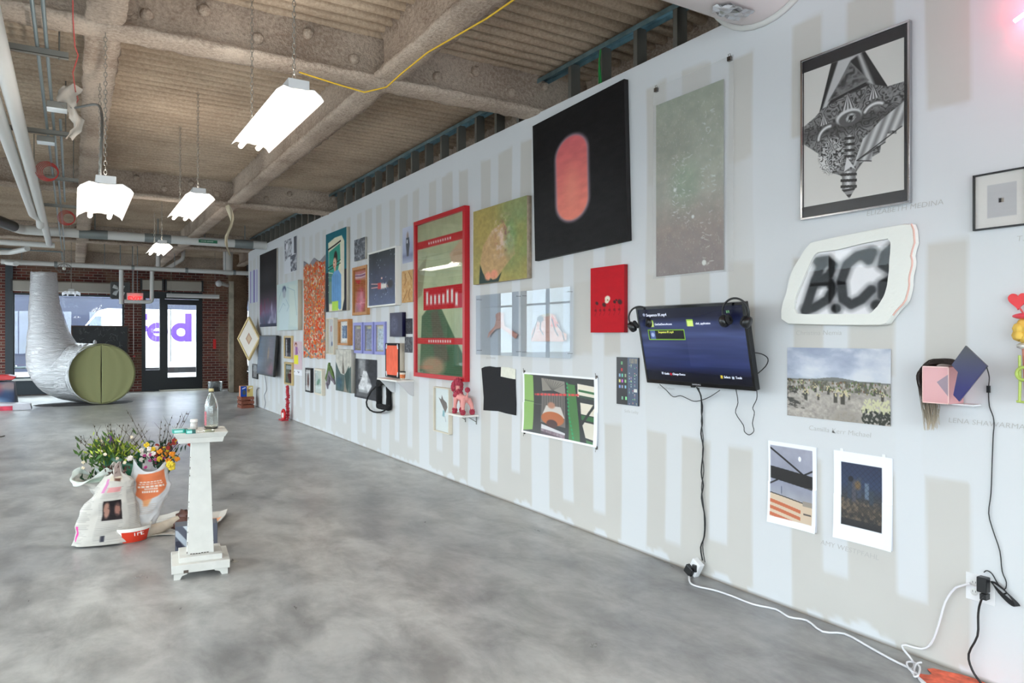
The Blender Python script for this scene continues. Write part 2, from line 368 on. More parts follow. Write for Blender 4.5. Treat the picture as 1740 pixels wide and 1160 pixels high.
# the long drywall partition with its taped joints
def wall_right():
    Wn, Hn = 1500, 150; ln = Y1-Y0; A = Art(Wn, Hn, (196, 193, 188))
    y = Y1-A.u*ln; z = (1-A.v)*WZ; rs = np.random.RandomState(3)
    A.mul(.985+.03*noise(Wn, Hn, 60, 12, 5))
    white = np.zeros((Hn, Wn)); k0 = int(-8)
    for k in range(-18, 40):
        yc = 2.655+.3906*k; joint = (k % 3 == 0); hw = .133 if joint else .072
        zb = -.1 if joint else rs.uniform(.13, .3); wob = .008*np.sin(z*3+k)
        m = np.clip((hw-np.abs(y-yc-wob))/.016+.5, 0, 1)*np.clip((z-zb)/.03+.5, 0, 1); white = np.maximum(white, m*rs.uniform(.8, 1))
        for dy in (-.12, .02, .13):
            if rs.rand() < .55:
                r = rs.uniform(.04, .075); d = np.hypot((y-yc-dy-.1)/1.3, z-.0); white = np.maximum(white, np.clip((r-d)/.01+.5, 0, 1))
    n1 = noise(Wn, Hn, 45, 2, 9); n2 = noise(Wn, Hn, 40, 2, 11); n3 = noise(Wn, Hn, 42, 1, 13)
    def zone(a, b): return np.clip((z-a)/.02+.5, 0, 1)*np.clip((b-z)/.02+.5, 0, 1)
    fade = np.clip((8-y)/5, .25, 1)
    white = np.maximum(white, fade*.9*zone(.85+.06*(n1-.5), 1.33+.25*(n2-.5)))
    white = np.maximum(white, np.clip((3.2-y)/.6, .3, .95)*zone(1.92+.1*(n2-.5), 2.55+.2*(n1-.5)))
    white = np.maximum(white, .95*zone(3.2+.1*(n3-.5), 4))
    A.put(np.clip((y-5)/6, 0, 1)*.5, (209, 211, 214))
    A.put(white, (209, 211, 214))
    A.put(np.clip((.006-z)/.004, 0, 1), (120, 110, 100))
    o = artmesh('wall_right', A, ln, WZ, vmat('joint_compound_wall', .82, .25, bump=.05, bscale=30), None)
    o.matrix_world = Matrix(((0, 0, -1, WX), (-1, 0, 0, (Y0+Y1)/2), (0, 1, 0, WZ/2), (0, 0, 0, 1)))
    o['kind'] = 'structure'
    b = MB().box((WX+.002, Y0, 0), (WX+.125, Y1, WZ)); structure('wall_right_core', b, M_DRY)
    return o
wall = wall_right()
# pencil names written on the wall
M_PENCIL = mat('pencil_grey', (180, 178, 175), .9)
def pencil(s, px, py, size, shear=.1):
    p = onX(px, py, WX); o = text(s, size, None, M_PENCIL, name='pencil_lettering', shear=shear, ext=.0002, sx=1.15, bold=-.012)
    wm = wallM(p[1], p[2], 0, .001) @ Matrix.Diagonal((1.15, 1, 1, 1)); o.parent = wall
    o.matrix_local = wall.matrix_world.inverted() @ wm
for s, px, py, sz in (('ELIZABETH MEDINA', 1472, 367, .036), ('Christina Nemia', 1352, 569, .036), ('Camilla Kerr Michael', 1374, 730, .036),
                      ('AMY WESTPFAHL', 1394, 924, .036), ('LENA SHAWARMA', 1611, 717, .032), ('Sofia Leiby', 1061, 700, .03),
                      ('Alex Hutton', 1117, 660, .028), ('Jane Moseley', 826, 609, .03), ('IVAN GAYTAN', 925, 441, .03), ('T. Gallant', 1727, 410, .032)):
    pencil(s, px, py, sz)
# steel studs and track above the partition
tr = MB().box((WX+.012, Y0, 3.70), (WX+.105, Y1+1.4, 3.702)).box((WX+.012, Y0, 3.665), (WX+.016, Y1+1.4, 3.702)).box((WX+.101, Y0, 3.665), (WX+.105, Y1+1.4, 3.702))
structure('ceiling_track', tr, M_TRACK)
st = None; k = 0
for i in range(-6, 37):
    y = 2.655+.3906*i
    if y > Y1-.05 or y < .9 or abs(y-5.12) < .22 or abs(y-10.9) < .22: continue
    if st is None:
        b = MB(); b.box((0, -.02, 0), (.002, .02, .312)).box((.088, -.02, 0), (.09, .02, .312)).box((0, -.02, 0), (.09, -.018, .312)).box((0, .018, 0), (.01, .02, .312)).box((.08, .018, 0), (.09, .02, .312))
        st = b.build('steel_stud', M_STEEL); o = st
    else: o = st.copy(); C.objects.link(o)
    o.location = (WX+.017, y, WZ-.03)
    tag(o, 'bare galvanised steel stud standing above the top edge of the white wall', 'stud', 'steel studs above the long wall')
    if i == 4:
        o['label'] = 'steel stud above the wall marked with a green sprayed stroke'; del o['group']; ms = MB()
        ms.tube([(-.002, -.012, .03), (-.004, .0, .12), (-.004, .01, .2), (-.002, -.005, .29)], .007, 6).tube([(-.003, .012, .04), (-.004, .014, .15), (-.002, .002, .25)], .005, 6)
        ms.build('spray_mark', mat('green_spray', (30, 130, 60), .5), o)
# corrugated deck
def deck():
    b = MB(); per = .132; y = REAR-.3; pr = []
    while y < BACK+.4:
        for f, zz in ((0, .035), (.10, .01), (.17, -.025), (.30, -.042), (.50, -.048), (.70, -.042), (.83, -.025), (.90, .01)): pr.append((y+f*per, DECK+zz))
        y += per
    xs = np.linspace(LEFT-.3, RIGHT+.3, 40); rs = random.Random(5); vs = []; fs = []
    for (yy, zz) in pr:
        for x in xs: vs.append((x, yy+rs.uniform(-.006, .006), zz+rs.uniform(-.005, .004)))
    n = len(xs)
    for i in range(len(pr)-1):
        for j in range(n-1): fs.append((i*n+j, (i+1)*n+j, (i+1)*n+j+1, i*n+j+1))
    b.add(vs, fs, 0, True); structure('ceiling', b, M_DECK)
    structure('ceiling_slab', MB().box((LEFT-.3, REAR-.3, DECK+.05), (RIGHT+.3, BACK+.4, DECK+.2)), M_DECK)
deck()
# sprayed I-beams
def ibeam(name, axis, pos, a, b, zb=3.40, fw=.24, web=.09, ft=.045, knobs=False, step=.07, skip=()):
    prof = [(-fw/2, zb), (-fw/2-.006, zb+ft*.6), (-fw/2+.02, zb+ft), (-web/2-.03, zb+ft+.02), (-web/2, zb+ft+.07), (-web/2, 3.70), (-web/2-.04, DECK+.01),
            (web/2+.04, DECK+.01), (web/2, 3.70), (web/2, zb+ft+.07), (web/2+.03, zb+ft+.02), (fw/2-.02, zb+ft), (fw/2+.006, zb+ft*.6), (fw/2, zb), (fw/4, zb-.008), (-fw/4, zb-.008)]
    n = max(2, int((b-a)/step)); rs = random.Random(int(pos*100)); vs, fs = [], []; P = len(prof)
    for i in range(n+1):
        t = a+(b-a)*i/n
        for j, (u, z) in enumerate(prof):
            du, dz = rs.uniform(-.009, .009), rs.uniform(-.008, .008)
            if j in (6, 7): dz = 0
            vs.append((pos+u+du, t, z+dz) if axis == 'Y' else (t, pos+u+du, z+dz))
    for i in range(n):
        for j in range(P):
            q = (i*P+j, i*P+(j+1) % P, (i+1)*P+(j+1) % P, (i+1)*P+j); fs.append(q if axis == 'X' else q[::-1])
    m = MB().add(vs, fs, 0, True)
    m.add(vs[:P], [tuple(range(P))], 0).add(vs[-P:], [tuple(range(P))[::-1]], 0)
    o = structure(name, m, M_SPRAY)
    if knobs:
        kx = a+.18; r = 0
        while kx < b-.1:
            zk = 3.54 if r % 2 else 3.65
            for s in (-1,):
                bb = MB().sphere((0, 0, 0), (.042, .04, .04), 10, 6, jit=.2, rs=rs)
                kk = bb.build('bolt_lump', M_SPRAY, o); kk.location = (kx, pos+s*(web/2+.012), zk)
            kx += .34; r += 1
    return o
GY = (-.7, 5.12, 10.93, 16.7)
for g in GY: ibeam('ceiling_beam', 'X', g, LEFT, RIGHT, knobs=(g > 0))
ibeam('ceiling_beam', 'X', BACK-.22, LEFT, RIGHT, zb=3.34)
for x in (-3.5, -1.66, .17, 2.0, 3.9, 5.7):
    for g0, g1 in zip(GY, GY[1:]+(BACK-.22,)):
        ibeam('ceiling_beam', 'Y', x, g0+.13, g1-.13, zb=3.415, fw=.2, web=.08)
# side walls with street windows
M_PAINT = mat('dark_steel_frame', (52, 60, 66), .45, .2)
M_GLASS = glassmat('window_glass', (238, 244, 246), ior=1.45)
def window_wall(name, x, n):
    b = MB(); bays = []; y = REAR+.4; L = BACK-REAR-.8; w = L/n
    b.box((x-.25, REAR-.3, 0), (x, BACK+.4, .5)).box((x-.25, REAR-.3, 3.0), (x, BACK+.4, DECK+.1))
    for i in range(n+1):
        yy = REAR+.4+i*w; b.box((x-.25, yy-.2, .5), (x, yy+.2, 3.0))
        if i < n: bays.append((yy+.2, yy+w-.2))
    structure(name, b, M_BRICK); return bays
nwin = [0]
def window(p, u, w, h, cols, bars=(), extra=0, mframe=None, name=None):
    """p = lower left corner on the wall plane, u = direction along the wall"""
    nwin[0] += 1; nm = name or 'window_%d' % nwin[0]
    n = Vector((u[1], -u[0], 0)); U = Vector(u); M = Matrix(((U.x, n.x, 0, p[0]), (U.y, n.y, 0, p[1]), (0, 0, 1, p[2]), (0, 0, 0, 1)))
    b = MB(); f = .05
    b.box((0, -.05, 0), (f, .05, h)).box((w-f, -.05, 0), (w, .05, h)).box((f, -.05, 0), (w-f, .05, f)).box((f, -.05, h-f), (w-f, .05, h))
    for c in cols: b.box((c-f/2, -.05, f), (c+f/2, .05, h-f))
    for c in bars: b.box((f, -.04, c-f/2), (w-f, .04, c+f/2))
    o = b.build(nm, mframe or M_PAINT); o.matrix_world = M; o['kind'] = 'structure'
    g = MB().box((f, -.004, f), (w-f, .004, h-f)).build('glass', M_GLASS, o)
    return o
for a, b_ in window_wall('wall_left', LEFT, 6): window((LEFT-.1, b_, .5), (0, -1), b_-a, 2.5, [(b_-a)/3, 2*(b_-a)/3], [1.9])
# rear wall behind the viewer, with two wide windows
rw = MB().box((LEFT, REAR-.25, 0), (RIGHT, REAR, .5)).box((LEFT, REAR-.25, 3.0), (RIGHT, REAR, DECK+.1)).box((LEFT, REAR-.25, .5), (-3.9, REAR, 3.0)).box((0, REAR-.25, .5), (.8, REAR, 3.0)).box((5, REAR-.25, .5), (RIGHT, REAR, 3.0))
structure('wall_rear', rw, M_BRICK)
window((-3.9, REAR-.1, .5), (1, 0), 3.9, 2.5, [1.33, 2.66]); window((.8, REAR-.1, .5), (1, 0), 4.2, 2.5, [1.4, 2.8])
structure('wall_far_right', MB().box((RIGHT, REAR-.3, 0), (RIGHT+.25, BACK+.4, DECK+.1)), M_BRICK)
# back wall: brick with shop window and entrance
WA, WB = -1.3, 1.2; EA, EB = 1.62, 3.17
bw = MB()
for x0, x1, z0, z1 in ((LEFT-.25, WA, 0, DECK+.1), (WA, WB, 2.62, DECK+.1), (WA, WB, 0, .42), (WB, EA, 0, DECK+.1), (EA, EB, 2.76, DECK+.1), (EB, 4.25, 0, DECK+.1), (4.25, 6.6, 2.62, DECK+.1), (4.25, 6.6, 0, .42), (6.6, RIGHT+.25, 0, DECK+.1)):
    bw.box((x0, BACK, z0), (x1, BACK+.3, z1))
structure('wall_back', bw, M_BRICK)
window((WA, BACK+.08, .42), (1, 0), WB-WA, 2.2, [], [])
window((4.25, BACK+.08, .42), (1, 0), 2.35, 2.2, [1.2], [])
structure('window_sill', MB().box((WA, BACK-.08, .38), (WB, BACK+.02, .43)), M_WPIPE)
structure('trim_1', MB().box((WA, BACK-.03, .02), (WB, BACK+.0, .38)), M_PAINT)
structure('trim_2', MB().box((WA-.14, BACK-.06, 0), (WA+.02, BACK+.0, 3.3)), M_PAINT)
# entrance: sidelight and glazed door
dm = mat('dark_door_metal', (26, 30, 33), .35, .3)
b = MB(); y0, y1 = BACK+.02, BACK+.14
b.box((EA, y0, 0), (EA+.1, y1, 2.76)).box((EB-.09, y0, 0), (EB, y1, 2.76)).box((EA+.1, y0, 2.56), (EB-.09, y1, 2.76)).box((2.07, y0, 0), (2.2, y1, 2.56))
b.box((EA+.1, y0, 0), (2.07, y1, .58))
sl = structure('window_9', b, dm); MB().box((EA+.1, BACK+.07, .58), (2.07, BACK+.08, 2.56)).build('glass', M_GLASS, sl)
b = MB(); b.box((2.2, y0, .02), (2.27, y1-.03, 2.55)).box((EB-.16, y0, .02), (EB-.09, y1-.03, 2.55)).box((2.27, y0, .02), (EB-.16, y1-.03, .36)).box((2.27, y0, 2.4), (EB-.16, y1-.03, 2.55))
dr = structure('door_1', b, dm); MB().box((2.27, BACK+.06, .36), (EB-.16, BACK+.07, 2.4)).build('glass', M_GLASS, dr)
MB().tube([(2.34, BACK-.03, .8), (2.34, BACK-.03, 2.3)], .012).tube([(2.34, BACK-.03, .85), (2.34, BACK+.03, .85)], .01).tube([(2.34, BACK-.03, 2.25), (2.34, BACK+.03, 2.25)], .01).build('door_handle', M_COND, dr)
structure('trim_3', MB().box((2.05, BACK-.35, 0), (EB+.1, BACK+.1, .025)), mat('pale_threshold', (200, 192, 178), .6))
# roller shutter housings
def shutter(label, x0, x1, z0, z1, col=(168, 162, 152)):
    t = thing('shutter_housing', label, 'shutter', ((x0+x1)/2, BACK, z0)); w = (x1-x0)/2; h = z1-z0
    MB().box((-w, -.2, 0), (w, -.001, h)).build('casing', mat('beige_metal', col, .5), t, bevel=.03)
    for s in (-1, 1): MB().box((s*w-.02, -.21, -.02), (s*w+.02, -.001, h+.03)).build('end_plate', M_BLACK, t)
shutter('long beige roller shutter box above the wide shop window', WA, WB, 2.66, 2.93)
shutter('short beige roller shutter box above the glazed sidelight', EA-.02, 2.13, 2.79, 3.06)
shutter('beige roller shutter box above the glass entrance door', 2.2, EB-.03, 2.79, 3.06)
# column by the entrance
cb = MB(); rs = random.Random(9); vs, fs = [], []; prof = [(3.65, 20.4), (3.86, 20.4), (4.08, 20.4), (4.08, 20.62), (4.08, 20.85), (3.86, 20.85), (3.65, 20.85), (3.65, 20.62)]
for i in range(41):
    for x, y in prof: vs.append((x+rs.uniform(-.012, .012), y+rs.uniform(-.012, .012), 3.8*i/40 if i else 0))
for i in range(40):
    for j in range(8): fs.append((i*8+j, i*8+(j+1) % 8, (i+1)*8+(j+1) % 8, (i+1)*8+j))
cb.add(vs, fs, 0, True); structure('column', cb, node_spray('sprayed_column', (150, 126, 104), (112, 90, 74)))
structure('trim_4', MB().box((3.60, 20.36, 0), (3.72, 20.40, 3.0)), mat('pale_plaster_strip', (176, 168, 152), .9, var=.25, vscale=6))
# orange paint on the floor by the outlet
pp = MB(); ring = []
for i in range(26):
    a = 2*PI*i/26; r = 1+.16*math.sin(3*a)+.08*math.sin(7*a); ring.append((WX-.13+.115*r*math.cos(a), 1.50+.27*r*math.sin(a)))
pp.add([(min(x, WX-.004), y, .003) for x, y in ring], [tuple(range(26))]); structure('floor_marking', pp, mat('orange_spray_paint', (226, 106, 78), .7, var=.35, vscale=22))
# ------------------------------------------------------------ street outside
M_ASPH = mat('asphalt', (150, 150, 150), .8, var=.1)
structure('street', MB().box((-40, BACK+.45, -.25), (50, 60, -.05)).box((-40, -20, -.25), (LEFT-.35, BACK+.45, -.05)), M_ASPH)
ob = thing('office_building', 'blue grey glass office building across the street beyond the windows', 'building', (0, 38, 0))
MB().box((-16, 0, -.1), (22, 8, 6.2)).build('facade', mat('slate_facade', (30, 36, 56), .5, var=.2, vscale=.4), ob)
g = MB()
for i in range(15): 
    for j in range(2): g.box((-15.4+i*2.5, -.03, .7+j*2.6), (-13.4+i*2.5, .0, 2.5+j*2.6))
g.build('window', mat('facade_glass', (26, 34, 58), .3, var=.5, vscale=.7), ob)
MB().box((-16, -.3, 5.3), (22, -.04, 5.5)).build('ledge', mat('facade_ledge', (84, 90, 104), .6), ob)
bb = thing('brick_building', 'pale painted building with dark windows across the side street', 'building', (-27, 6, 0))
MB().box((-6, -24, -.1), (0, 26, 5.0)).build('facade', mat('pale_render', (196, 196, 198), .8, var=.1, vscale=.5), bb)
g = MB()
for i in range(14):
    for j in range(1): g.box((-.0, -23+i*3.5, 1.2+j*3), (.04, -21.2+i*3.5, 2.7+j*3))
g.build('window', mat('facade_glass'  , (26, 34, 58)), bb)
# parcel truck
tk = thing('delivery_truck', 'white parcel truck with large purple letters parked outside the entrance', 'truck', (0, 26, -.05))
M_TW = mat('truck_white', (240, 240, 242), .35); MPUR = mat('truck_purple', (92, 60, 176), .5)
RX = Matrix.Rotation(PI/2, 4, 'X')
MB().prism([(-.5, .5), (-.45, 1.15), (-.05, 1.45), (.33, 1.88), (.70, 2.38), (.95, 2.45), (7.2, 2.45), (7.2, .5)], -2.1, 0, M=RX).build('body', M_TW, tk, bevel=.03)
MB().prism([(.0, 1.45), (.36, 1.86), (.62, 2.2), (.78, 2.2), (.78, 1.45)], .0, .01, M=RX).build('cab_window', mat('tinted_glass', (60, 70, 92), .1), tk)
MB().box((-.5, -.05, .36), (7.2, .0, .54)).build('bumper_rail', M_BLACK, tk)
for x in (.3, 5.8):
    MB().lathe([(.02, 0), (.2, 0), (.2, .03), (.40, .03), (.40, .22), (.02, .22)], 24, M=Matrix.Translation((x, .2, .42)) @ RX).build('wheel', M_BLACK, tk)
def tp(px, py): q = onY(px, py, 26); return q[0], q[2]+.05
def arc(b, cx, cz, ro, ri, a0, a1, sx=1.0, n=26):
    for k in range(n):
        p, q = a0+(a1-a0)*k/n, a0+(a1-a0)*(k+1)/n
        b.prism([(cx+sx*ro*math.cos(p), cz+ro*math.sin(p)), (cx+sx*ro*math.cos(q), cz+ro*math.sin(q)), (cx+sx*ri*math.cos(q), cz+ri*math.sin(q)), (cx+sx*ri*math.cos(p), cz+ri*math.sin(p))], .002, .012, M=RX)
lx0, lz0 = tp(290, 548); lx1, lz1 = tp(325.5, 580); sx0 = tp(314.5, 560)[0]; ro = (lz0-lz1)/2; cz = (lz0+lz1)/2
b = MB(); arc(b, lx0+ro, cz, ro, ro*.44, 0, 2*PI, 1.0); b.prism([(sx0, lz1), (lx1, lz1), (lx1, tp(325, 532.5)[1]), (sx0, tp(325, 532.5)[1])], .002, .016, M=RX); b.build('letter_d', MPUR, tk)
ex = tp(249.5, 560)[0]+ro; b = MB(); arc(b, ex, cz, ro, ro*.42, .0, 2*PI-.62, 1.0); b.prism([(ex-ro*.6, cz-ro*.13), (ex+ro*.98, cz-ro*.13), (ex+ro*.98, cz+ro*.12), (ex-ro*.6, cz+ro*.12)], .002, .015, M=RX); b.build('letter_e', MPUR, tk)
f1 = tp(251, 533); f0 = tp(228, 533)[0]; zt = f1[1]; b = MB()
b.prism([(f0, lz1), (f0+.2, lz1), (f0+.2, zt), (f0, zt)], .002, .012, M=RX); b.prism([(f0+.2, zt-.2), (f1[0]-.01, zt-.2), (f1[0]-.01, zt), (f0+.2, zt)], .002, .012, M=RX); b.prism([(f0+.2, zt-.57), (f1[0], zt-.57), (f1[0], zt-.39), (f0+.2, zt-.39)], .002, .012, M=RX); b.build('letter_f', MPUR, tk)
c0, c1 = tp(326.5, 533), tp(350, 578); MB().box((c0[0], -.012, c1[1]), (c1[0], -.002, c0[1])).build('stripe', mat('truck_cyan', (160, 226, 226), .5), tk)
# ============================================================ WORKS ON THE LONG WALL
VM, VG, VP = vmat('matt_paint', .75, .25), vmat('oil_paint', .5, .15, bump=.15, bscale=90), vmat('photo_print', .35, .4)
M_SILVER = mat('silver_frame', (190, 190, 192), .18, 1); M_WOOD = mat('oak_frame', (186, 128, 74), .55, var=.15, vscale=14)
M_GOLD = mat('pale_gold_frame', (206, 180, 128), .4, .3); M_WHITE = mat('white_paint', (228, 226, 220), .6); M_CREAM = mat('cream_frame', (214, 204, 186), .6)
M_BFRAME = mat('black_frame', (22, 20, 22), .35); M_PAPER = mat('white_paper', (236, 238, 244), .8); M_RED = mat('glossy_red_frame', (188, 22, 34), .3)
M_PURP = mat('lilac_frame', (140, 142, 200), .5); M_PIN = mat('clip_steel', (90, 82, 76), .35, .8); M_TAPE = mat('clear_tape', (235, 236, 240), .2)
def canvas(name, label, cat, P, d, art, m=VG, side=None, turn=False, disp=None, group=None):
    t, w, h = hang(name, label, cat, *P, d=d, turn=turn, group=group)
    artmesh('painting' if cat == 'painting' else 'picture', art, w, h, m, t, z=d, t=d-.002, side=side)
    return t, w, h
def sheet(name, label, cat, P, art, m=VP, curl=0., d=.004, turn=False, group=None, mask=None):
    t, w, h = hang(name, label, cat, *P, d=d, turn=turn, group=group)
    def f(X, Y):
        return curl*((np.abs(Y)/(h/2))**3*.6+(np.abs(X)/(w/2))**3*.4)*(np.where(Y < 0, 1, .35))
    artmesh('print', art, w, h, m, t, z=d, t=0, disp=f if curl else None, mask=mask)
    MB().box((-w/2+.002, -h/2+.002, .0005), (w/2-.002, h/2-.002, .0018)).build('paper_back', M_PAPER, t) if mask is None else None
    return t, w, h
# ---- 1 black canvas with the pink capsule
def a_capsule():
    A = Art(150, 200, (20, 19, 20)); A.mul(.8+.6*A.n(14, 40, 1)); A.put(A.ell(.72, .62, .25, .3, 1.2)*.1, (120, 118, 118)); A.put(A.ell(.2, .55, .2, .2, 1.4)*.1, (120, 118, 118))
    def caps(r, s): 
        x, y = (A.u-.42)/A.asp, A.v-.505
        x = A.u-.455; yy = (A.v-.49)*A.asp; q = np.maximum(np.abs(yy)-.21, 0); return np.clip((r-np.hypot(x*1.0, q*1.0))/s+.5, 0, 1)
    A.put(caps(.19, .035), (150, 128, 140)); g = np.array([200, 92, 104])/255*(1-A.v[..., None])+np.array([246, 150, 122])/255*A.v[..., None]
    g = g*(.93+.12*A.n(10, 30, 4)[..., None]); A.put(caps(.172, .02), g); A.put(A.ell(.45, .55, .07, .13, 1.2)*.5, (240, 150, 128)); return A
canvas('painting', 'large black canvas with a glowing pink upright capsule in its middle', 'painting', [(903, 212), (1059, 138.6), (1068, 410.5), (911, 440.6)], .04, a_capsule(), side=mat('dark_canvas_edge', (34, 30, 30), .8), turn=True)
# ---- 2 translucent sheet print on clips
def milky():
    m = bpy.data.materials.new('milky_plastic'); m.use_nodes = True; t = m.node_tree; t.nodes.clear(); o = t.nodes.new('ShaderNodeOutputMaterial'); mx = t.nodes.new('ShaderNodeMixShader'); mx.inputs[0].default_value = .12
    d = t.nodes.new('ShaderNodeBsdfDiffuse'); d.inputs[0].default_value = (.75, .75, .75, 1); tr = t.nodes.new('ShaderNodeBsdfTransparent'); t.links.new(tr.outputs[0], mx.inputs[1]); t.links.new(d.outputs[0], mx.inputs[2]); t.links.new(mx.outputs[0], o.inputs[0]); return m
def a_scroll():
    A = Art(120, 240); A.grad([(0, (140, 148, 124)), (.3, (146, 146, 126)), (.55, (154, 152, 136)), (.75, (138, 118, 106)), (1, (112, 92, 88))])
    A.put(A.ell(.75, .35, .4, .15, 1.2)*.5, (158, 166, 144)); A.put(A.ell(.45, .5, .2, .12, 1)*.35, (100, 140, 98)); A.put(A.ell(.3, .28, .3, .1, 1)*.4, (120, 122, 100)); A.mul(.9+.2*A.n(14, 30, 2))
    rs = np.random.RandomState(4); s = (rs.rand(240, 120) > .985).astype(float); k = s.copy(); k[1:] = np.maximum(k[1:], s[:-1]*.7); A.put(k*.4, (214, 214, 206))
    for _ in range(120):
        x = rs.choice([.28, .33, .42, .48, .7, .76, .82])+rs.normal(0, .015); y = rs.uniform(.1, .97) if x > .6 else rs.uniform(.33, .72)
        A.put(A.line([(x, y), (x+rs.uniform(-.01, .06), y+rs.uniform(-.012, .012))], .006, .008)*.85, (226, 226, 218))
    for x, y, r in ((.3, .52, .022), (.57, .69, .02), (.73, .95, .03)): A.put(A.ell(x, y, r, r/2, .4), (222, 222, 214))
    return A
t, w, h = hang('scroll_print', 'tall green and brown speckled print on a clear sheet hung from two clips', 'print', (1108.5, 149), (1245, 95), (1247, 460), (1110.4, 473.7), d=.015)
cw, ch = w, h
y0, z0, pw, ph, _ = quad((1116.8, 179.5), (1231, 135), (1232.6, 458.5), (1116.8, 470)); yy, zz, _, _, _ = quad((1108.5, 149), (1245, 95), (1247, 460), (1110.4, 473.7), .015)
artmesh('print', a_scroll(), pw, ph, VM, t, z=.010, origin=(yy-y0, z0-zz))
MB().box((-w/2, -h/2, .013), (w/2, h/2, .014)).build('clear_sheet', milky(), t)
for s in (-1, 1):
    c = MB().box((s*(w/2-.03)-.012, h/2-.03, .002), (s*(w/2-.03)+.012, h/2-.004, .022)); c.tube([(s*(w/2-.03)-.008, h/2-.004, .011), (s*(w/2-.03)-.008, h/2+.012, .016), (s*(w/2-.03)+.008, h/2+.012, .016), (s*(w/2-.03)+.008, h/2-.004, .011)], .0015, 6)
    c.build('clip', M_PIN, t)
# ---- 3 pencil drawing of a pyramid and a screw
def a_screw():
    A = Art(230, 300, (212, 208, 203)); G = lambda v: (v, v-2, v-2); rs = np.random.RandomState(8)
    n1 = A.n(6, 10, 3, 4); n2 = A.n(9, 14, 5, 4)
    tri = A.poly([(.52, -.06), (.11, .46), (.98, .34)], .006)
    tri = A.poly([(.30, 0), (.64, 0), (.85, .285), (.85, .33), (.13, .43)], .006)
    A.put(tri, G(40)); A.put(A.poly([(.37, 0), (.60, 0), (.50, .03), (.22, .34), (.17, .37)], .02), G(190)); A.put(A.poly([(.56, 0), (.60, 0), (.74, .27), (.66, .22)], .03), G(180))
    A.put(A.poly([(.50, .04), (.68, .21), (.26, .27)], .008), G(120)); swirl = .5+.5*np.sin((n1*26+A.v*30)); A.put(A.poly([(.50, .06), (.66, .2), (.28, .26)], .02)*swirl, G(58))
    body = A.poly([(0, .40), (.12, .355), (.2, .31), (.45, .26), (.7, .24), (.85, .29), (1, .29), (1, .47), (.9, .52), (.72, .55), (.95, .5), (.93, .62), (.72, .58), (.8, .64), (.78, .72), (.62, .76), (.55, .82), (.40, .82), (.28, .78), (.27, .70), (.15, .62), (0, .53)], .006)
    sw = .5+.5*np.sin(n1*60+n2*14+A.v*95); A.put(body, G(104)); A.put(body*sw, G(176), .6); A.put(body*np.clip((.3-sw)*4, 0, 1), G(50), .8); A.put(body*A.n(30, 40, 17, 3)*.35, G(60))
    A.put(body*A.ell(.5, .47, .55, .05, .8)*.55, G(46)); A.put(A.ell(.3, .66, .13, .13, .3)*(.5+.5*np.sin(n2*60))*.8, G(214)); A.put(A.ell(.3, .66, .13, .13, .3)*(np.sin(n2*60) < -.4)*.8, G(30))
    for x, y, s in ((.22, .345, .07), (.47, .255, .10), (.72, .25, .08)):
        A.put(A.poly([(x, y), (x-s*.7, y+s*1.25), (x+s*.8, y+s*1.15)], .006), G(150))
        for q in range(-3, 4): A.put(A.line([(x, y), (x+q*s*.2, y+s*1.15)], .008, .006), G(60 if q % 2 else 220))
    A.put(A.ell(.48, .42, .13, .055, .2), G(212)); A.put(A.ell(.49, .435, .115, .05, .2), G(90)); A.put(A.ell(.5, .43, .05, .03, .4)*sw, G(190)); A.put(A.ell(.5, .43, .02, .016, .4), G(30))
    for cx, cy, r in ((.74, .46, .13), (.28, .53, .13)):
        a0 = -2.6 if cx > .5 else -3.1; P = [(cx+r*math.cos(a0+k*.2)*.9, cy+r*.62*math.sin(a0+k*.2)) for k in range(9)]; A.put(A.line(P, .05, .02), G(70)); A.put(A.line(P, .026, .02), G(226))
    wing = A.poly([(.62, .60), (.8, .5), (1, .42), (1, .58), (.93, .60), (.86, .585), (.83, .66), (.72, .68), (.70, .765), (.62, .755), (.52, .78)], .006)
    A.put(wing, G(130)); A.put(wing*(.5+.5*np.sin((A.u*1.6+A.v)*44)), G(205)); 
    for q in ((.98, .58), (.93, .60), (.83, .66), (.70, .765)): A.put(A.line([(.56, .74), q], .008, .006), G(40))
    for q, (x0, x1, ya, yb) in enumerate(((.45, .53, .55, .72), (.41, .55, .80, .93))):
        A.put(A.rect(x0, ya, x1, yb, .008), G(120)); A.put(A.rect(x0, ya, x1, yb, .008)*np.clip(1-np.abs((A.u-x0)/(x1-x0)-.45)*3, 0, 1), G(225))
        th = (np.sin((A.v*110-A.u*12)*1.35) > .1); A.put(A.rect(x0-.015, ya, x1+.01, yb, .004)*th, G(48))
    tip = A.poly([(.41, .925), (.55, .925), (.485, 1.0-.005)], .005); A.put(tip, G(140)); A.put(tip*(np.sin(A.v*150) > 0), G(45)); A.put(A.poly([(.46, .70), (.43, .80), (.5, .775), (.55, .8)], .006), G(215)); return A
t, w, h = hang('framed_drawing', 'tall chrome-framed pencil drawing of a pyramid above a giant screw', 'drawing', (1357.7, 105.8), (1542.8, 32.5), (1549.4, 342.7), (1363.6, 374.9), d=.02)
frame(w, h, .011, .024, M_SILVER, t)
MB().box((-w/2+.01, -h/2+.01, .006), (w/2-.01, h/2-.01, .010)).build('mount', mat('black_mount', (20, 15, 18), .5), t)
y0, z0, pw, ph, _ = quad((1363.6, 126.5), (1533.6, 62.6), (1538.9, 319.8), (1368.5, 353.2), .012); yy, zz = quad((1357.7, 105.8), (1542.8, 32.5), (1549.4, 342.7), (1363.6, 374.9), .02)[:2]
artmesh('drawing', a_screw(), pw, ph, VM, t, z=.012, origin=(yy-y0, z0-zz)); pane(w-.02, h-.02, .016, t, glassmat('non_glare_glass', rough=.32, ior=1.35))
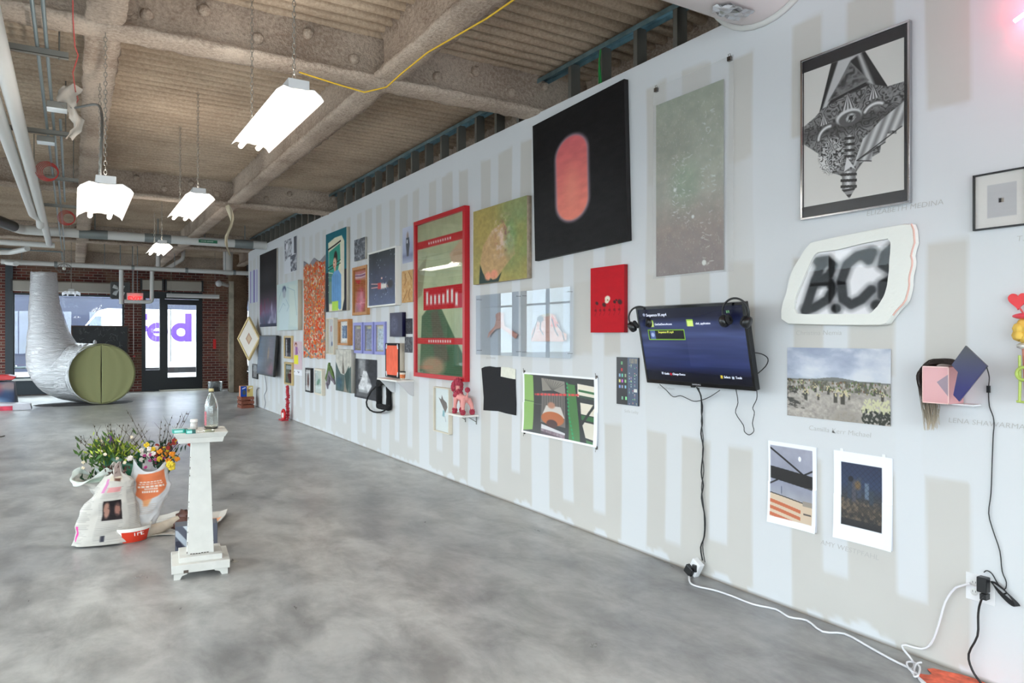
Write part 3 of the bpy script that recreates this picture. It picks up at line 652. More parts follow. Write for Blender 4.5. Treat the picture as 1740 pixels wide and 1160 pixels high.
# ---- 4 small black frame at the right
t, w, h = hang('framed_print', 'thin black square frame around a tiny dark mark on grey paper', 'print', (1651, 299), (1744, 281.5), (1746, 378.5), (1653.5, 395), d=.02)
frame(w, h, .007, .02, M_BFRAME, t); A = Art(80, 80, (226, 222, 218)); A.put(A.rect(.24, .2, .82, .82, .01), (196, 194, 196)); A.put(A.rect(.47, .47, .57, .55, .01), (150, 140, 130)); A.put(A.rect(.47, .47, .52, .55, .01), (30, 30, 34))
artmesh('print', A, w-.014, h-.014, VM, t, z=.008); pane(w-.014, h-.014, .014, t)
# ---- 5 irregular sprayed tile with letters
def PW(lst, sc, ox, oy, d):
    return [onX(ox+x/sc, oy+y/sc, WX-d)[1:] for x, y in lst]
outer = [(240,130),(320,112),(400,95),(500,75),(600,55),(680,42),(740,30),(775,28),(788,52),(790,80),(795,130),(782,170),(775,200),(782,230),(780,260),(768,300),(765,330),(766,370),(756,400),(752,430),(728,465),(700,490),(672,530),(640,572),(520,573),(400,572),(250,569),(100,565),(84,550),(80,510),(84,470),(110,400),(125,320),(150,260),(180,215),(205,170)]
inner = [(270,185),(330,177),(380,170),(430,158),(500,140),(560,128),(640,112),(658,110),(668,125),(668,170),(662,230),(660,280),(655,320),(650,360),(636,410),(625,430),(600,470),(580,490),(560,512),(460,512),(350,512),(230,513),(170,512),(152,480),(160,430),(178,380),(200,330),(222,280),(245,230)]
t = thing('shaped_relief', 'irregular white slab with black sprayed letters behind a glossy window', 'relief', M=wallM(2.15, 1.83, 0)); cy, cz = 2.15, 1.83
O = [(cy-a, b-cz) for a, b in PW(outer, 3.134, 1300, 370, .045)]; I = [(cy-a, b-cz) for a, b in PW(inner, 3.134, 1300, 370, .045)]
b = MB(); N_ = 72
def resamp(P, n):
    c = Vector((sum(p[0] for p in P)/len(P), sum(p[1] for p in P)/len(P))); out = []
    for k in range(n):
        a = 2*PI*k/n; d = Vector((math.cos(a), math.sin(a))); best = 0
        for i in range(len(P)):
            p, q = Vector(P[i])-c, Vector(P[(i+1) % len(P)])-c; e = q-p; det = d.x*(-e.y)+e.x*d.y
            if abs(det) < 1e-12: continue
            tt = (p.x*(-e.y)+e.x*p.y)/det; ss = (d.x*p.y-d.y*p.x)/det
            if 0 <= ss <= 1 and tt > best: best = tt
        out.append((c.x+d.x*best, c.y+d.y*best))
    return out
Oc = resamp(O, N_); c0 = (sum(p[0] for p in I)/len(I), sum(p[1] for p in I)/len(I)); Ic = resamp(I, N_)
rings = [[(x, y, .004) for x, y in Oc], [(x, y, .032) for x, y in Oc], [(x*.985+c0[0]*.015, y*.985+c0[1]*.015, .046) for x, y in Oc], [(x, y, .046) for x, y in Ic], [(x, y, .03) for x, y in Ic]]
vs = [p for r in rings for p in r]; fs = []
for r in range(4):
    for k in range(N_): fs.append((r*N_+k, r*N_+(k+1) % N_, (r+1)*N_+(k+1) % N_, (r+1)*N_+k))
b.add(vs, fs, 0, False); b.build('slab', mat('pale_plaster', (226, 226, 220), .7, bump=.2, bscale=50), t)
def a_bcs():
    A = Art(190, 150, (226, 224, 226)); K = (14, 14, 16)
    def s(P, w): A.put(A.line(P, w*1.5, w*.8)*.55, K); A.put(A.line(P, w, w*.3), K)
    s([(.14, .84), (.2, .60), (.27, .36), (.32, .24)], .085); s([(.26, .22), (.36, .22), (.42, .30), (.38, .42), (.26, .50)], .08); s([(.26, .50), (.38, .52), (.42, .62), (.36, .76), (.22, .86), (.12, .90)], .085)
    s([(.80, .18), (.77, .28), (.73, .22)], .075); s([(.78, .18), (.66, .20), (.56, .30), (.50, .52), (.52, .76), (.60, .84), (.70, .78), (.79, .66)], .085)
    s([(.445, .88), (.45, .885)], .085); s([(.84, .86), (.845, .865)], .10); s([(1.0, .14), (.92, .22), (.9, .34), (1.0, .44)], .09); s([(1.0, .52), (.9, .60), (.9, .74), (1.0, .8)], .09); return A
xs = [p[0] for p in Ic]; ys = [p[1] for p in Ic]; gw, gh = max(xs)-min(xs)+.02, max(ys)-min(ys)+.02; oc = ((max(xs)+min(xs))/2, (max(ys)+min(ys))/2)
A = a_bcs()
m_ = A.poly([((x-oc[0])/gw+.5, .5-(y-oc[1])/gh) for x, y in I], .004)
artmesh('sprayed_letters', A, gw, gh, VM, t, z=.03, origin=oc, mask=(m_ > .2).astype(float))
b = MB(); b.add([(x, y, .044) for x, y in Ic], [tuple(range(N_))]); b.build('glass', glassmat('thin_acetate', ior=1.28), t)
b = MB(); b.tube([(x, y, .041) for x, y in Oc[-10:]+Oc[:9]], .004, 6); b.build('pink_edge', mat('pink_plaster', (222, 180, 168), .7), t)
# ---- 6 desert photograph
def a_desert():
    A = Art(210, 160); A.grad([(0, (150, 158, 178)), (.2, (176, 182, 198)), (.4, (190, 196, 208)), (.45, (170, 176, 186)), (1, (150, 150, 150))]); c = A.n(4, 5, 2, 5); A.put((A.v < .46)*np.clip((c-.42)*4, 0, 1), (206, 208, 214)); A.put((A.v < .46)*np.clip((.45-c)*4, 0, 1)*.6, (128, 136, 160))
    hills = .43-.04*np.exp(-((A.u-.48)/.17)**2)+.015*A.n(5, 1, 6)-.02*A.u*0; A.put((A.v > hills+.01).astype(float), (112, 112, 108)); g = A.v > .47
    A.put(g*1., (162, 154, 146)); n = A.n(40, 30, 9, 3); A.mul(np.where(g, .8+.4*n, 1)); A.put((A.v > .45)*(A.v < .6)*np.clip((A.n(40, 14, 12)-.42)*4, 0, 1), (84, 82, 68))
    A.put((A.v > .45)*(A.u < .22)*np.clip((A.n(30, 30, 13)-.45-.5*(A.u-.05))*5, 0, 1)*(A.v < .88), (56, 52, 46))
    rs = np.random.RandomState(3)
    for x, y, s in ((.16, .50, .03), (.2, .62, .04), (.3, .54, .03), (.33, .66, .025), (.43, .56, .03), (.5, .62, .045), (.57, .62, .05), (.63, .64, .02), (.72, .52, .02), (.86, .55, .025), (.93, .6, .03)):
        A.put(A.rect(x-s*.4, y, x+s*.4, y+s*3, .01)*.9, (52, 48, 40))
        for _ in range(9): A.put(A.ell(x+rs.uniform(-s, s)*.8, y+rs.uniform(-s, s), s*.16, s*.35, .5), (186+rs.randint(20), 184, 146))
    for _ in range(170):
        x = rs.uniform(.75, 1); y = rs.uniform(.68, .99); A.put(A.ell(x, y, .008, .022, .5, rs.uniform(-.7, .7)), (196, 194, 156) if y < .80+.05*rs.rand() else (44, 46, 36))
    for _ in range(120):
        x, y = rs.rand(), rs.uniform(.46, .62); A.put(A.ell(x, y, .006, .014, .5), (70+rs.randint(50), 72+rs.randint(40), 54))
    A.put(A.ell(.6, .95, .13, .1, 1)*np.clip((n-.35)*3, 0, 1)*.6, (120, 112, 100)); return A
sheet('desert_photograph', 'unframed colour photograph of a desert with pale cactus under clouds', 'photograph', [(1337.3, 590.2), (1513, 592.4), (1514, 724.2), (1338, 705.7)], a_desert(), d=.006)
# ---- 7, 8 two bordered photographs low on the wall
def a_bridge():
    A = Art(110, 170, (238, 240, 248)); I = A.rect(.045, .05, .92, .92, .008)
    B = Art(110, 170); B.grad([(0, (158, 158, 172)), (.5, (140, 142, 158)), (.7, (160, 160, 168)), (1, (170, 160, 150))]); B.mul(.93+.14*B.n(6, 8, 1)); K = (28, 24, 24)
    B.put(B.line([(.04, .08), (.75, .36)], .035), K); B.put(B.line([(.72, .36), (.95, .28)], .03), K); B.put(B.poly([(0, .30), (1, .36), (1, .52), (0, .45)], .006), K); B.put(B.line([(.04, .52), (.2, .46)], .03), K)
    B.put(B.poly([(0, .62), (1, .70), (1, 1), (0, 1)], .006), (206, 184, 160)); B.put(B.line([(0, .625), (1, .71)], .018), K)
    for y in (.70, .78, .86): B.put(B.poly([(0, y), (.68, y+.075), (.68, y+.115), (0, y+.042)], .004), (190, 104, 72))
    B.put(B.rect(.72, .66, .95, .72), (150, 140, 130)); B.put(B.ell(.28, .58, .012, .05, .3), (88, 92, 112)); B.put(B.rect(.74, .80, .9, .82), (90, 80, 76)); B.put(B.ell(.66, .17, .03, .03, .3), (236, 236, 240))
    A.put(I, B.a); return A
sheet('bordered_photograph', 'white-bordered photograph of a dark girder above orange and cream building', 'photograph', [(1305.4, 748.4), (1388, 759), (1388, 902.8), (1307.3, 888.8)], a_bridge(), curl=.018)
def a_fence():
    A = Art(120, 180, (238, 240, 248)); I = A.rect(.13, .12, .83, .83, .006); B = Art(120, 180); B.grad([(0, (34, 40, 66)), (.35, (44, 56, 84)), (.5, (52, 52, 56)), (.62, (70, 62, 54)), (.8, (38, 36, 38)), (1, (22, 22, 26))])
    for x, a, b_, c in ((.28, .33, .52, (50, 58, 74)), (.36, .3, .55, (74, 72, 80)), (.45, .27, .5, (60, 66, 82)), (.58, .32, .5, (96, 110, 128)), (.66, .4, .55, (54, 62, 72))): B.put(B.rect(x-.04, a, x+.03, b_, .02), c)
    B.put(B.ell(.42, .36, .05, .05, .6), (110, 88, 60)); B.put((B.v > .52)*(B.v < .75)*np.clip((B.n(20, 30, 5)-.45)*4, 0, 1)*.7, (120, 104, 84)); B.put(B.ell(.3, .30, .045, .032, .3), (16, 18, 26))
    q = np.minimum(np.abs(np.sin((B.u*1.0+B.v*1.5)*34)), np.abs(np.sin((B.u*1.0-B.v*1.5)*34))); B.put((q < .16)*.55, (20, 22, 34)); A.put(I, B.a); return A
t, w, h = sheet('bordered_photograph', 'wide white-bordered dark night photograph seen through a chain-link fence', 'photograph', [(1416.5, 763.6), (1517.8, 778.8), (1516.3, 937.3), (1418.4, 911.5)], a_fence(), curl=.014)
for s in (-1, 1): MB().box((s*w*.36-.008, h/2-.008, .004), (s*w*.36+.008, h/2+.014, .006)).build('tape', M_TAPE, t)
# ---- 9 red canvas
def a_red():
    A = Art(90, 140, (188, 20, 34)); A.mul(.95+.08*A.n(8, 14, 2)); K = (70, 34, 34)
    A.put(A.ell(.52, .49, .08, .045, .4), (222, 214, 196)); A.put(A.ell(.50, .53, .06, .03, .4), (214, 204, 184)); A.put(A.ell(.525, .51, .02, .012, .4), (150, 110, 60))
    for x, y, r in ((.2, .55, .05), (.42, .58, .06), (.73, .545, .045), (.88, .55, .07), (.78, .52, .03)): A.put(A.ell(x, y, r, r*.5, .5, .6), K)
    for x in (.16, .3, .42, .58, .72, .86): A.put(A.line([(x, .6), (x+.03, .68), (x-.02, .74)], .012), (126, 18, 28)); A.put(A.ell(x, .66, .035, .02, .5), (128, 16, 28))
    return A
canvas('painting', 'plain red canvas with one small white blossom and dark leaves', 'painting', [(1002.6, 456), (1059, 448.8), (1062, 563.8), (1004.3, 565.4)], .035, a_red(), m=VM, side=mat('red_edge', (168, 18, 30), .7))
# ---- 10 clear acrylic panels with cut-outs
M_ACR = glassmat('clear_acrylic', (240, 243, 246), ior=1.32)
SKIN, SKD = (226, 168, 144), (190, 124, 100)
for nm, P, which in (('hands', [(808, 502), (880, 495.3), (881, 605.8), (809, 601.5)], 0), ('legs', [(884, 495), (968, 486), (968.5, 609), (885, 606)], 1)):
    lb = 'clear acrylic panel holding a cut-out of two raised forearms' if which == 0 else 'clear acrylic panel holding a cut-out of bent legs on an orange shape'
    t, w, h = hang('acrylic_panel', lb, 'panel', *P, d=.05)
    MB().box((-w/2, -h/2, .045), (w/2, h/2, .05)).build('acrylic_sheet', M_ACR, t, bevel=.0015)
    for sx in (-1, 1):
        for sy in (-1, 1): MB().tube([(sx*(w/2-.03), sy*(h/2-.04), .001), (sx*(w/2-.03), sy*(h/2-.04), .056)], .003, 8).build('standoff_pin', M_SILVER, t)
    A = Art(130, 150, SKIN)
    if which == 0:
        out = [(.22, .72), (.25, .63), (.40, .52), (.43, .42), (.42, .33), (.46, .31), (.5, .30), (.56, .30), (.62, .32), (.62, .45), (.63, .52), (.80, .60), (.93, .66), (.88, .73), (.72, .64), (.55, .555), (.42, .57), (.3, .66)]
        A.mul(.85+.25*A.n(8, 12, 1))
        for x in (.44, .48, .52, .56, .6): A.put(A.line([(x, .31), (x, .42)], .012), SKD)
        A.put(A.line([(.43, .43), (.62, .43)], .01), SKD); A.put(A.poly([(.25, .63), (.42, .52), (.3, .66)], .05)*.4, SKD); A.put(A.ell(.85, .66, .08, .06, .8)*.4, (200, 110, 90)); M = A.poly(out, .004)
    else:
        out = [(.17, .70), (.18, .62), (.28, .48), (.3, .40), (.42, .36), (.55, .35), (.66, .38), (.72, .5), (.78, .60), (.88, .66), (.88, .73), (.8, .765), (.4, .765), (.18, .76)]
        A.mul(.95+.08*A.n(8, 12, 1)); A.put(A.poly([(.6, .38), (.72, .5), (.7, .56), (.58, .55)], .01), (226, 92, 52)); A.put(A.ell(.36, .43, .07, .05, .5), (60, 50, 46)); A.put(A.ell(.48, .37, .09, .03, .5), (206, 194, 170))
        for q in ([(.38, .44), (.36, .58), (.42, .66)], [(.3, .44), (.24, .6), (.19, .7)], [(.6, .44), (.66, .6), (.72, .68)], [(.7, .52), (.8, .62), (.84, .74)]): A.put(A.line(q, .022), (48, 40, 40))
        A.put(A.line([(.18, .62), (.87, .64)], .008), SKD); M = A.poly(out, .004)
    artmesh('cut_out', A, w, h, VP, t, z=.02, mask=(M > .5).astype(float))
# ---- 11 clipped photograph with green doors
def a_green():
    A = Art(210, 190, (240, 240, 242)); B = Art(210, 190, (34, 32, 30)); B.mul(.8+.5*B.n(20, 20, 2))
    def q(*P): return B.poly([(x/458., y/360.) for x, y in P], .005)
    B.put(q((3, 5), (70, 15), (78, 330), (5, 345)), (134, 172, 88)); B.put(B.line([(.01, .46), (.16, .47)], .01), (60, 84, 44)); B.put(q((78, 15), (120, 20), (125, 360), (70, 340)), (44, 40, 36))
    B.put(q((125, 25), (270, 35), (275, 110), (200, 90), (130, 100)), (134, 126, 116)); 
    for k in range(9): B.put(B.line([(.30+k*.035, .06+.01*k), (.42, .26)], .006), (84, 78, 72))
    B.put(q((125, 110), (270, 110), (275, 290), (120, 280)), (104, 96, 90)); st = (np.sin(B.u*190) > .2)*1.; B.put(q((125, 110), (270, 110), (270, 250), (125, 240))*st*.5, (60, 54, 50)); B.put(q((155, 180), (245, 180), (270, 240), (130, 235)), (198, 190, 182)); B.put(B.ell(.41, .49, .05, .05, .5), (170, 120, 96))
    B.put(B.ell(.425, .70, .155, .11, .1), (176, 96, 48)); B.put(B.ell(.42, .78, .075, .065, .2), (70, 36, 30)); B.put(q((125, 290), (275, 320), (275, 350), (125, 330)), (206, 202, 204)); B.put(q((125, 315), (275, 330), (275, 372), (125, 358))*(.4+.6*B.n(40, 12, 5)), (90, 62, 74))
    B.put(q((285, 45), (345, 50), (380, 410), (300, 380)), (62, 112, 50)); B.put(q((330, 50), (345, 50), (400, 410), (372, 410)), (18, 18, 18)); B.put(q((345, 40), (458, 50), (458, 120), (345, 110)), (224, 214, 196)); B.put(q((350, 70), (458, 80), (458, 92), (350, 82)), (44, 100, 50)); B.put(q((352, 100), (458, 108), (458, 120), (352, 112)), (36, 60, 40))
    B.put(q((360, 140), (458, 145), (458, 205), (365, 200)), (222, 212, 194)); B.put(q((365, 205), (458, 210), (458, 235), (368, 230)), (40, 96, 46)); B.put(q((370, 240), (458, 245), (458, 330), (380, 320)), (214, 206, 190)); B.put(q((385, 330), (458, 340), (458, 420), (395, 400)), (52, 104, 54)); B.put(B.line([(.99, .34), (.8, .72), (.87, 1)], .03), (20, 20, 20))
    B.put(B.line([(.19, .345), (.76, .28)], .03, .01)*(.55+.45*(np.sin(B.u*120) > -.3)), (214, 64, 60)); B.put(B.line([(.62, .1), (.64, .6), (.72, 1)], .02, .01)*(.3+.7*(np.sin(B.v*110) > 0)), (24, 150, 84))
    A.put(A.rect(.022, .03, .955, .97, .006), B.a); return A
t, w, h = sheet('clipped_photograph', 'wide white-edged photograph of green doors and brown machinery held by clips', 'photograph', [(890, 633), (1016.7, 640.7), (1016.7, 760.7), (888.5, 733)], a_green(), curl=.02)
for sx in (-1, 1):
    for sy in (-1, 1): MB().box((sx*(w/2-.02)-.007, sy*(h/2+.004)-.012, .001), (sx*(w/2-.02)+.007, sy*(h/2+.004)+.012, .012)).tube([(sx*(w/2-.02), sy*(h/2+.012), .012), (sx*(w/2-.02), sy*(h/2+.035), .018)], .002, 6).build('clip', M_PIN, t)
# ---- 12 black cloth with pocket
t, w, h = hang('cloth_piece', 'hanging piece of black cloth with a pale pocket at its top corner', 'cloth', (818, 622), (877, 622), (877, 705.5), (820, 697.5), d=.012)
Pc = [onX(780+x/3.625, 460+y/3.625, WX-.01)[1:] for x, y in [(138,600),(160,590),(190,587),(225,593),(258,592),(256,650),(300,660),(345,668),(347,740),(350,820),(349,890),(290,878),(240,864),(150,858),(152,780),(146,700)]]
ym, zm = quad((818, 622), (877, 622), (877, 705.5), (820, 697.5), .012)[:2]
MB().prism([(ym-a, b_-zm) for a, b_ in Pc], .004, .012).build('cloth', mat('black_wool', (26, 26, 30), .9, bump=.5, bscale=220), t, bevel=.002)
Pc = [onX(780+x/3.625, 460+y/3.625, WX-.01)[1:] for x, y in [(258,592),(300,594),(345,606),(345,668),(300,660),(256,650)]]
MB().prism([(ym-a, b_-zm) for a, b_ in Pc], .003, .010).build('pocket', mat('pale_pocket', (224, 222, 208), .8, var=.06, vscale=30), t, bevel=.002)
# ---- 13 narrow strip of icons
A = Art(70, 120, (30, 24, 26)); A.put(A.rect(.52, 0, 1, 1), (70, 82, 104)); rs = np.random.RandomState(2)
for y, xs_ in ((.12, (.25,)), (.26, (.25,)), (.38, (.15, .27, .42)), (.5, (.15, .27, .42)), (.62, (.15, .27, .42)), (.86, (.27, .45))):
    for x in xs_: A.put(A.rect(x-.035, y-.03, x+.04, y+.035), tuple(rs.randint(90, 235, 3)) if y != .26 else (196, 40, 48))
for _ in range(46):
    x, y = rs.choice([.6, .68, .76, .84, .92]), rs.uniform(.15, .98); A.put(A.rect(x-.015, y-.008, x+.02, y+.01), tuple(rs.randint(110, 220, 3)))
A.put(A.rect(.6, .02, .95, .12)*A.n(20, 20, 1), (170, 150, 120)); A.put(A.rect(.8, .65, .95, .72), (210, 210, 206))
canvas('narrow_panel', 'narrow dark upright panel covered in tiny coloured pictograms', 'picture', [(1046.6, 606.6), (1084, 607.5), (1085, 690), (1048.5, 686)], .012, A, m=VP, side=M_BFRAME)
# ---- 14 green figure painting
def a_figure():
    A = Art(140, 170, (146, 140, 88)); A.put(A.n(4, 5, 1, 5), (176, 156, 88)); A.put(A.ell(.85, .4, .3, .4, 1.2)*A.n(5, 6, 8), (104, 138, 88)); A.put(A.ell(.15, .25, .3, .3, 1.3)*.8, (168, 146, 84)); A.put(A.ell(.9, .1, .3, .2, 1.2)*.7, (140, 150, 108))
    A.put(A.poly([(.14, .72), (.2, .50), (.4, .3), (.6, .25), (.78, .5), (.8, .68), (.6, .83), (.46, .955), (.38, .965), (.34, .94), (.31, .965), (.25, .94), (.2, .86)], .03)*.85, (190, 152, 110)); A.put(A.poly([(.14, .74), (.2, .86), (.26, .94), (.31, .965), (.345, .935), (.39, .965), (.47, .95), (.56, .88), (.5, 1), (.12, 1)], .01), (46, 62, 56))
    A.put(A.ell(.3, .91, .06, .055, .6), (222, 150, 120)); A.put(A.ell(.42, .9, .07, .06, .6), (220, 146, 118)); n = A.n(16, 18, 4, 3); A.put(A.ell(.55, .42, .2, .25, .8)*np.clip((n-.5)*5, 0, 1), (206, 178, 158)); A.put(A.ell(.6, .45, .14, .2, .8)*np.clip((.42-n)*6, 0, 1), (150, 96, 92)); A.put(A.ell(.72, .5, .1, .2, 1)*.5, (104, 150, 104)); A.mul(.9+.2*A.n(26, 26, 6)); return A
canvas('painting', 'mottled green and ochre painting of a fleshy rounded form', 'painting', [(803.3, 360.2), (894.4, 332), (896.4, 471.5), (805.2, 484)], .05, a_figure(), side=mat('stained_canvas_edge', (176, 158, 136), .8, var=.2, vscale=20))
# ---- 15 big red frame; a plain abstract poster stands in for its picture
P = [(700.5, 377.3), (788, 350.2), (790.5, 648), (705, 640)]
t, w, h = hang('framed_poster', 'tall glossy red frame with red bands across a pale green poster', 'poster', *P, d=.06)
frame(w, h, .045, .06, M_RED, t, bevel=.004)
A = Art(150, 260); A.grad([(0, (176, 178, 140)), (.3, (186, 194, 156)), (.55, (190, 200, 160)), (1, (150, 168, 140))]); A.mul(.9+.2*A.n(8, 10, 2, 4)); A.put(A.poly([(.1, .62), (.42, .50), (.95, .86), (1, 1), (.05, 1)], .02), (70, 104, 76)); A.put(A.poly([(.3, .6), (.45, .58), (.7, .9), (.4, .95)], .04)*.7, (92, 84, 72)); A.put(A.poly([(.0, .3), (.22, .22), (.1, .48), (0, .5)], .03)*.7, (138, 134, 104)); A.put(A.poly([(.7, .24), (1, .14), (1, .30), (.76, .32)], .03)*.7, (206, 158, 132))
A.put(A.ell(.35, .95, .25, .06, .5)*.7, (190, 146, 118)); A.put(A.rect(0, .115, 1, .165), (198, 34, 40)); A.put(A.rect(0, .765, 1, .805), (198, 34, 40)); A.put(A.rect(.14, .435, .95, .58), (196, 26, 36))
for i in range(8): A.put(A.rect(.2+i*.088, .485-.025*(i in (0, 5, 6)), .245+i*.088, .545+.02*(i == 7), .02), (236, 228, 222))
for y in (.14, .786):
    for i in range(10): A.put(A.rect(.25+i*.05, y-.008, .28+i*.05, y+.008, .01), (232, 214, 208))
artmesh('poster', A, w-.09, h-.09, VM, t, z=.03); pane(w-.088, h-.088, .04, t)
# ---- 16 poodle drawing
P = [(735.5, 657), (762, 659), (763, 738), (736.9, 732.4)]
t, w, h = hang('framed_drawing', 'pale wood box frame with a small drawing of grey shapes behind the pink dog', 'drawing', *P, d=.045)
frame(w, h, .012, .045, M_CREAM, t); A = Art(90, 130, (232, 240, 240)); A.put(A.poly([(.2, .22), (.38, .26), (.42, .15), (.52, .25), (.75, .32), (.8, .42), (.66, .56)], .01), (120, 112, 108)); A.put(A.poly([(.5, .5), (.62, .52), (.6, .66), (.45, .64)], .03), (150, 196, 204)); A.put(A.line([(.64, .64), (.7, .76)], .02), (150, 140, 150))
artmesh('drawing', A, w-.024, h-.024, VM, t, z=.02); pane(w-.024, h-.024, .034, t)
# ---- 17.. the far part of the wall
def a_girl():
    A = Art(100, 150); A.grad([(0, (34, 42, 46)), (.4, (42, 50, 74)), (.75, (58, 70, 100)), (1, (74, 88, 122))]); A.mul(.85+.3*A.n(10, 16, 1)); rs = np.random.RandomState(5)
    for _ in range(26): A.put(A.ell(rs.rand(), rs.rand(), .012, rs.uniform(.006, .02), .6, rs.rand())*.7, (176, 190, 204))
    A.put(A.line([(.1, .58), (.34, .6)], .03, .01), (210, 160, 152)); A.put(A.line([(.1, .66), (.34, .66)], .03, .01), (210, 160, 152)); A.put(A.rect(.34, .58, .47, .70, .02), (190, 40, 44)); A.put(A.rect(.46, .6, .66, .70, .04), (220, 214, 206)); A.put(A.ell(.72, .655, .05, .035, .3), (214, 160, 140)); A.put(A.ell(.79, .63, .09, .07, .6), (18, 16, 26))
    A.put(A.line([(.6, .6), (.58, .52), (.5, .5)], .04, .01), (26, 34, 84)); A.put(A.ell(.49, .5, .03, .02, .4), (214, 170, 160)); A.put(A.line([(.62, .7), (.66, .76)], .03, .01), (34, 36, 60)); return A
P = [(623.5, 430.5), (672, 417.3), (672.5, 519), (625, 521.5)]
t, w, h = hang('framed_photograph', 'white deep-framed picture of a floating girl in red shorts on navy', 'picture', *P, d=.07)
frame(w, h, .02, .07, M_WHITE, t); artmesh('picture', a_girl(), w-.04, h-.04, VP, t, z=.055); 
def a_teal():
    A = Art(90, 230, (22, 98, 112)); A.put(A.v > .5, (30, 34, 44), ) ; CR = (222, 216, 190); K = (30, 26, 24)
    A.put(A.poly([(.12, .12), (.45, .08), (.78, .08), (.9, .16), (.9, .86), (.8, 1), (.16, 1), (.14, .3)], .03), CR); A.put(A.poly([(.16, .24), (.7, .17), (.72, .36), (.5, .62), (.16, .62)], .02), (52, 146, 126)); A.put(A.poly([(.78, .2), (.86, .2), (.84, .84), (.76, .9)], .03), (222, 212, 196))
    for y in (.155, .385, .425): A.put(A.line([(.12, y+.05), (.45, y+.02), (.72, y-.01)], .055 if y < .2 else .03), K)
    for y in (.5, .56, .66, .75): A.put(A.line([(.14, y), (.34, y+.02)], .03), CR)
    A.put(A.rect(.14, .52, .32, .9, .02)*.8, (88, 122, 112)); A.put(A.ell(.49, .34, .09, .09, .3), (50, 36, 30)); A.put(A.ell(.45, .40, .085, .07, .3), (214, 168, 144)); A.put(A.ell(.42, .39, .02, .008, .4), K); A.put(A.ell(.41, .435, .03, .008, .4), (190, 60, 60)); A.put(A.rect(.42, .45, .5, .51, .02), (206, 160, 136)); A.put(A.poly([(.3, .56), (.42, .50), (.62, .49), (.76, .56), (.76, .97), (.7, .99), (.3, .87)], .02), (104, 154, 202))
    for x in (.4, .5, .6): A.put(A.line([(x, .55), (x, .88)], .012), (70, 112, 168))
    A.put(A.rect(.32, .875, .62, .99, .01), (176, 214, 84)); A.mul(.95+.1*A.n(8, 20, 3)); return A
canvas('painting', 'tall teal painting of a person in a blue shirt wrapped in striped cloth', 'painting', [(553, 399.3), (588, 385), (589.5, 526.8), (554.4, 529.9)], .05, a_teal(), m=VM, side=M_CREAM)
def a_dark():
    A = Art(80, 200); A.grad([(0, (26, 25, 28)), (.5, (34, 32, 34)), (.66, (70, 56, 72)), (.8, (112, 98, 128)), (.9, (74, 76, 104)), (1, (56, 58, 84))]); n = A.n(7, 4, 2, 4); A.put((A.v > .6)*np.clip((n-.52)*6, 0, 1), (170, 164, 188)); A.put((A.v > .62)*np.clip((.42-n)*6, 0, 1)*.7, (120, 40, 70)); A.put(A.ell(.5, .3, .4, .1, 1.2)*.2, (120, 120, 124)); A.put(A.rect(0, .96, 1, 1), (40, 46, 70)); return A
canvas('painting', 'tall unframed near-black painting fading to violet at its foot', 'painting', [(440.2, 433.7), (470, 421.7), (469.8, 553.4), (442.6, 556)], .03, a_dark())
def a_pale():
    A = Art(100, 130, (186, 206, 208)); A.put(A.n(4, 5, 3, 4), (198, 212, 206)); A.put(A.poly([(.6, .05), (.95, .1), (.98, .95), (.62, .9)], .08)*.6, (214, 224, 214)); A.put(A.ell(.37, .14, .09, .08, .4), (70, 84, 112)); A.put(A.ell(.37, .22, .07, .1, .4), (166, 176, 186)); A.put(A.poly([(.3, .32), (.5, .32), (.62, .6), (.55, 1), (.1, 1), (.12, .55)], .06)*.8, (200, 216, 220))
    for q in ([(.12, .6), (.32, .42), (.42, .48)], [(.45, .35), (.6, .5), (.5, .6)], [(.3, .05), (.12, .3), (.05, .6)], [(.5, .1), (.85, .2), (.95, .7)]): A.put(A.line(q, .012, .02)*.7, (112, 150, 166))
    return A
canvas('painting', 'pale blue sketchy painting of a seated person in a white box frame', 'painting', [(470, 484.4), (505.2, 475.2), (507, 560.7), (471.3, 561.1)], .08, a_pale(), side=M_CREAM)
A = Art(80, 120, (214, 216, 222)); n = A.n(10, 14, 3, 4); A.put(A.poly([(0, .0), (.65, .0), (.62, .5), (.3, .55), (.05, .62)], .01)*np.clip((n-.3)*3, .2, 1), (112, 112, 120)); A.put(A.poly([(.78, 0), (1, 0), (1, .5), (.8, .48)], .01), (92, 92, 100)); A.put(A.poly([(.5, .52), (1, .5), (1, .98), (.55, .98)], .01)*np.clip((n-.25)*3, .2, 1), (96, 96, 106)); A.put(A.ell(.22, .2, .1, .1, .6), (220, 220, 226))
sheet('collage_print', 'grey and white collage print high beside the near-black painting', 'print', [(482.8, 409.6), (504, 400), (503.6, 461), (483.6, 465)], A, m=VM, d=.006)
def stripes():
    A = Art(60, 80, (220, 220, 226)); 
    for x, w_, c in ((.15, .1, (120, 112, 176)), (.35, .18, (190, 200, 216)), (.58, .14, (92, 84, 160)), (.78, .1, (180, 190, 212)), (.92, .07, (120, 116, 180))): A.put(A.line([(x, .04), (x, .97)], w_, .06), c)
    return A
sheet('striped_print', 'soft vertical lilac stripes near the far end of the wall', 'print', [(423.6, 461), (438, 456.5), (437.8, 514), (424, 514.5)], stripes(), m=VM, d=.004)
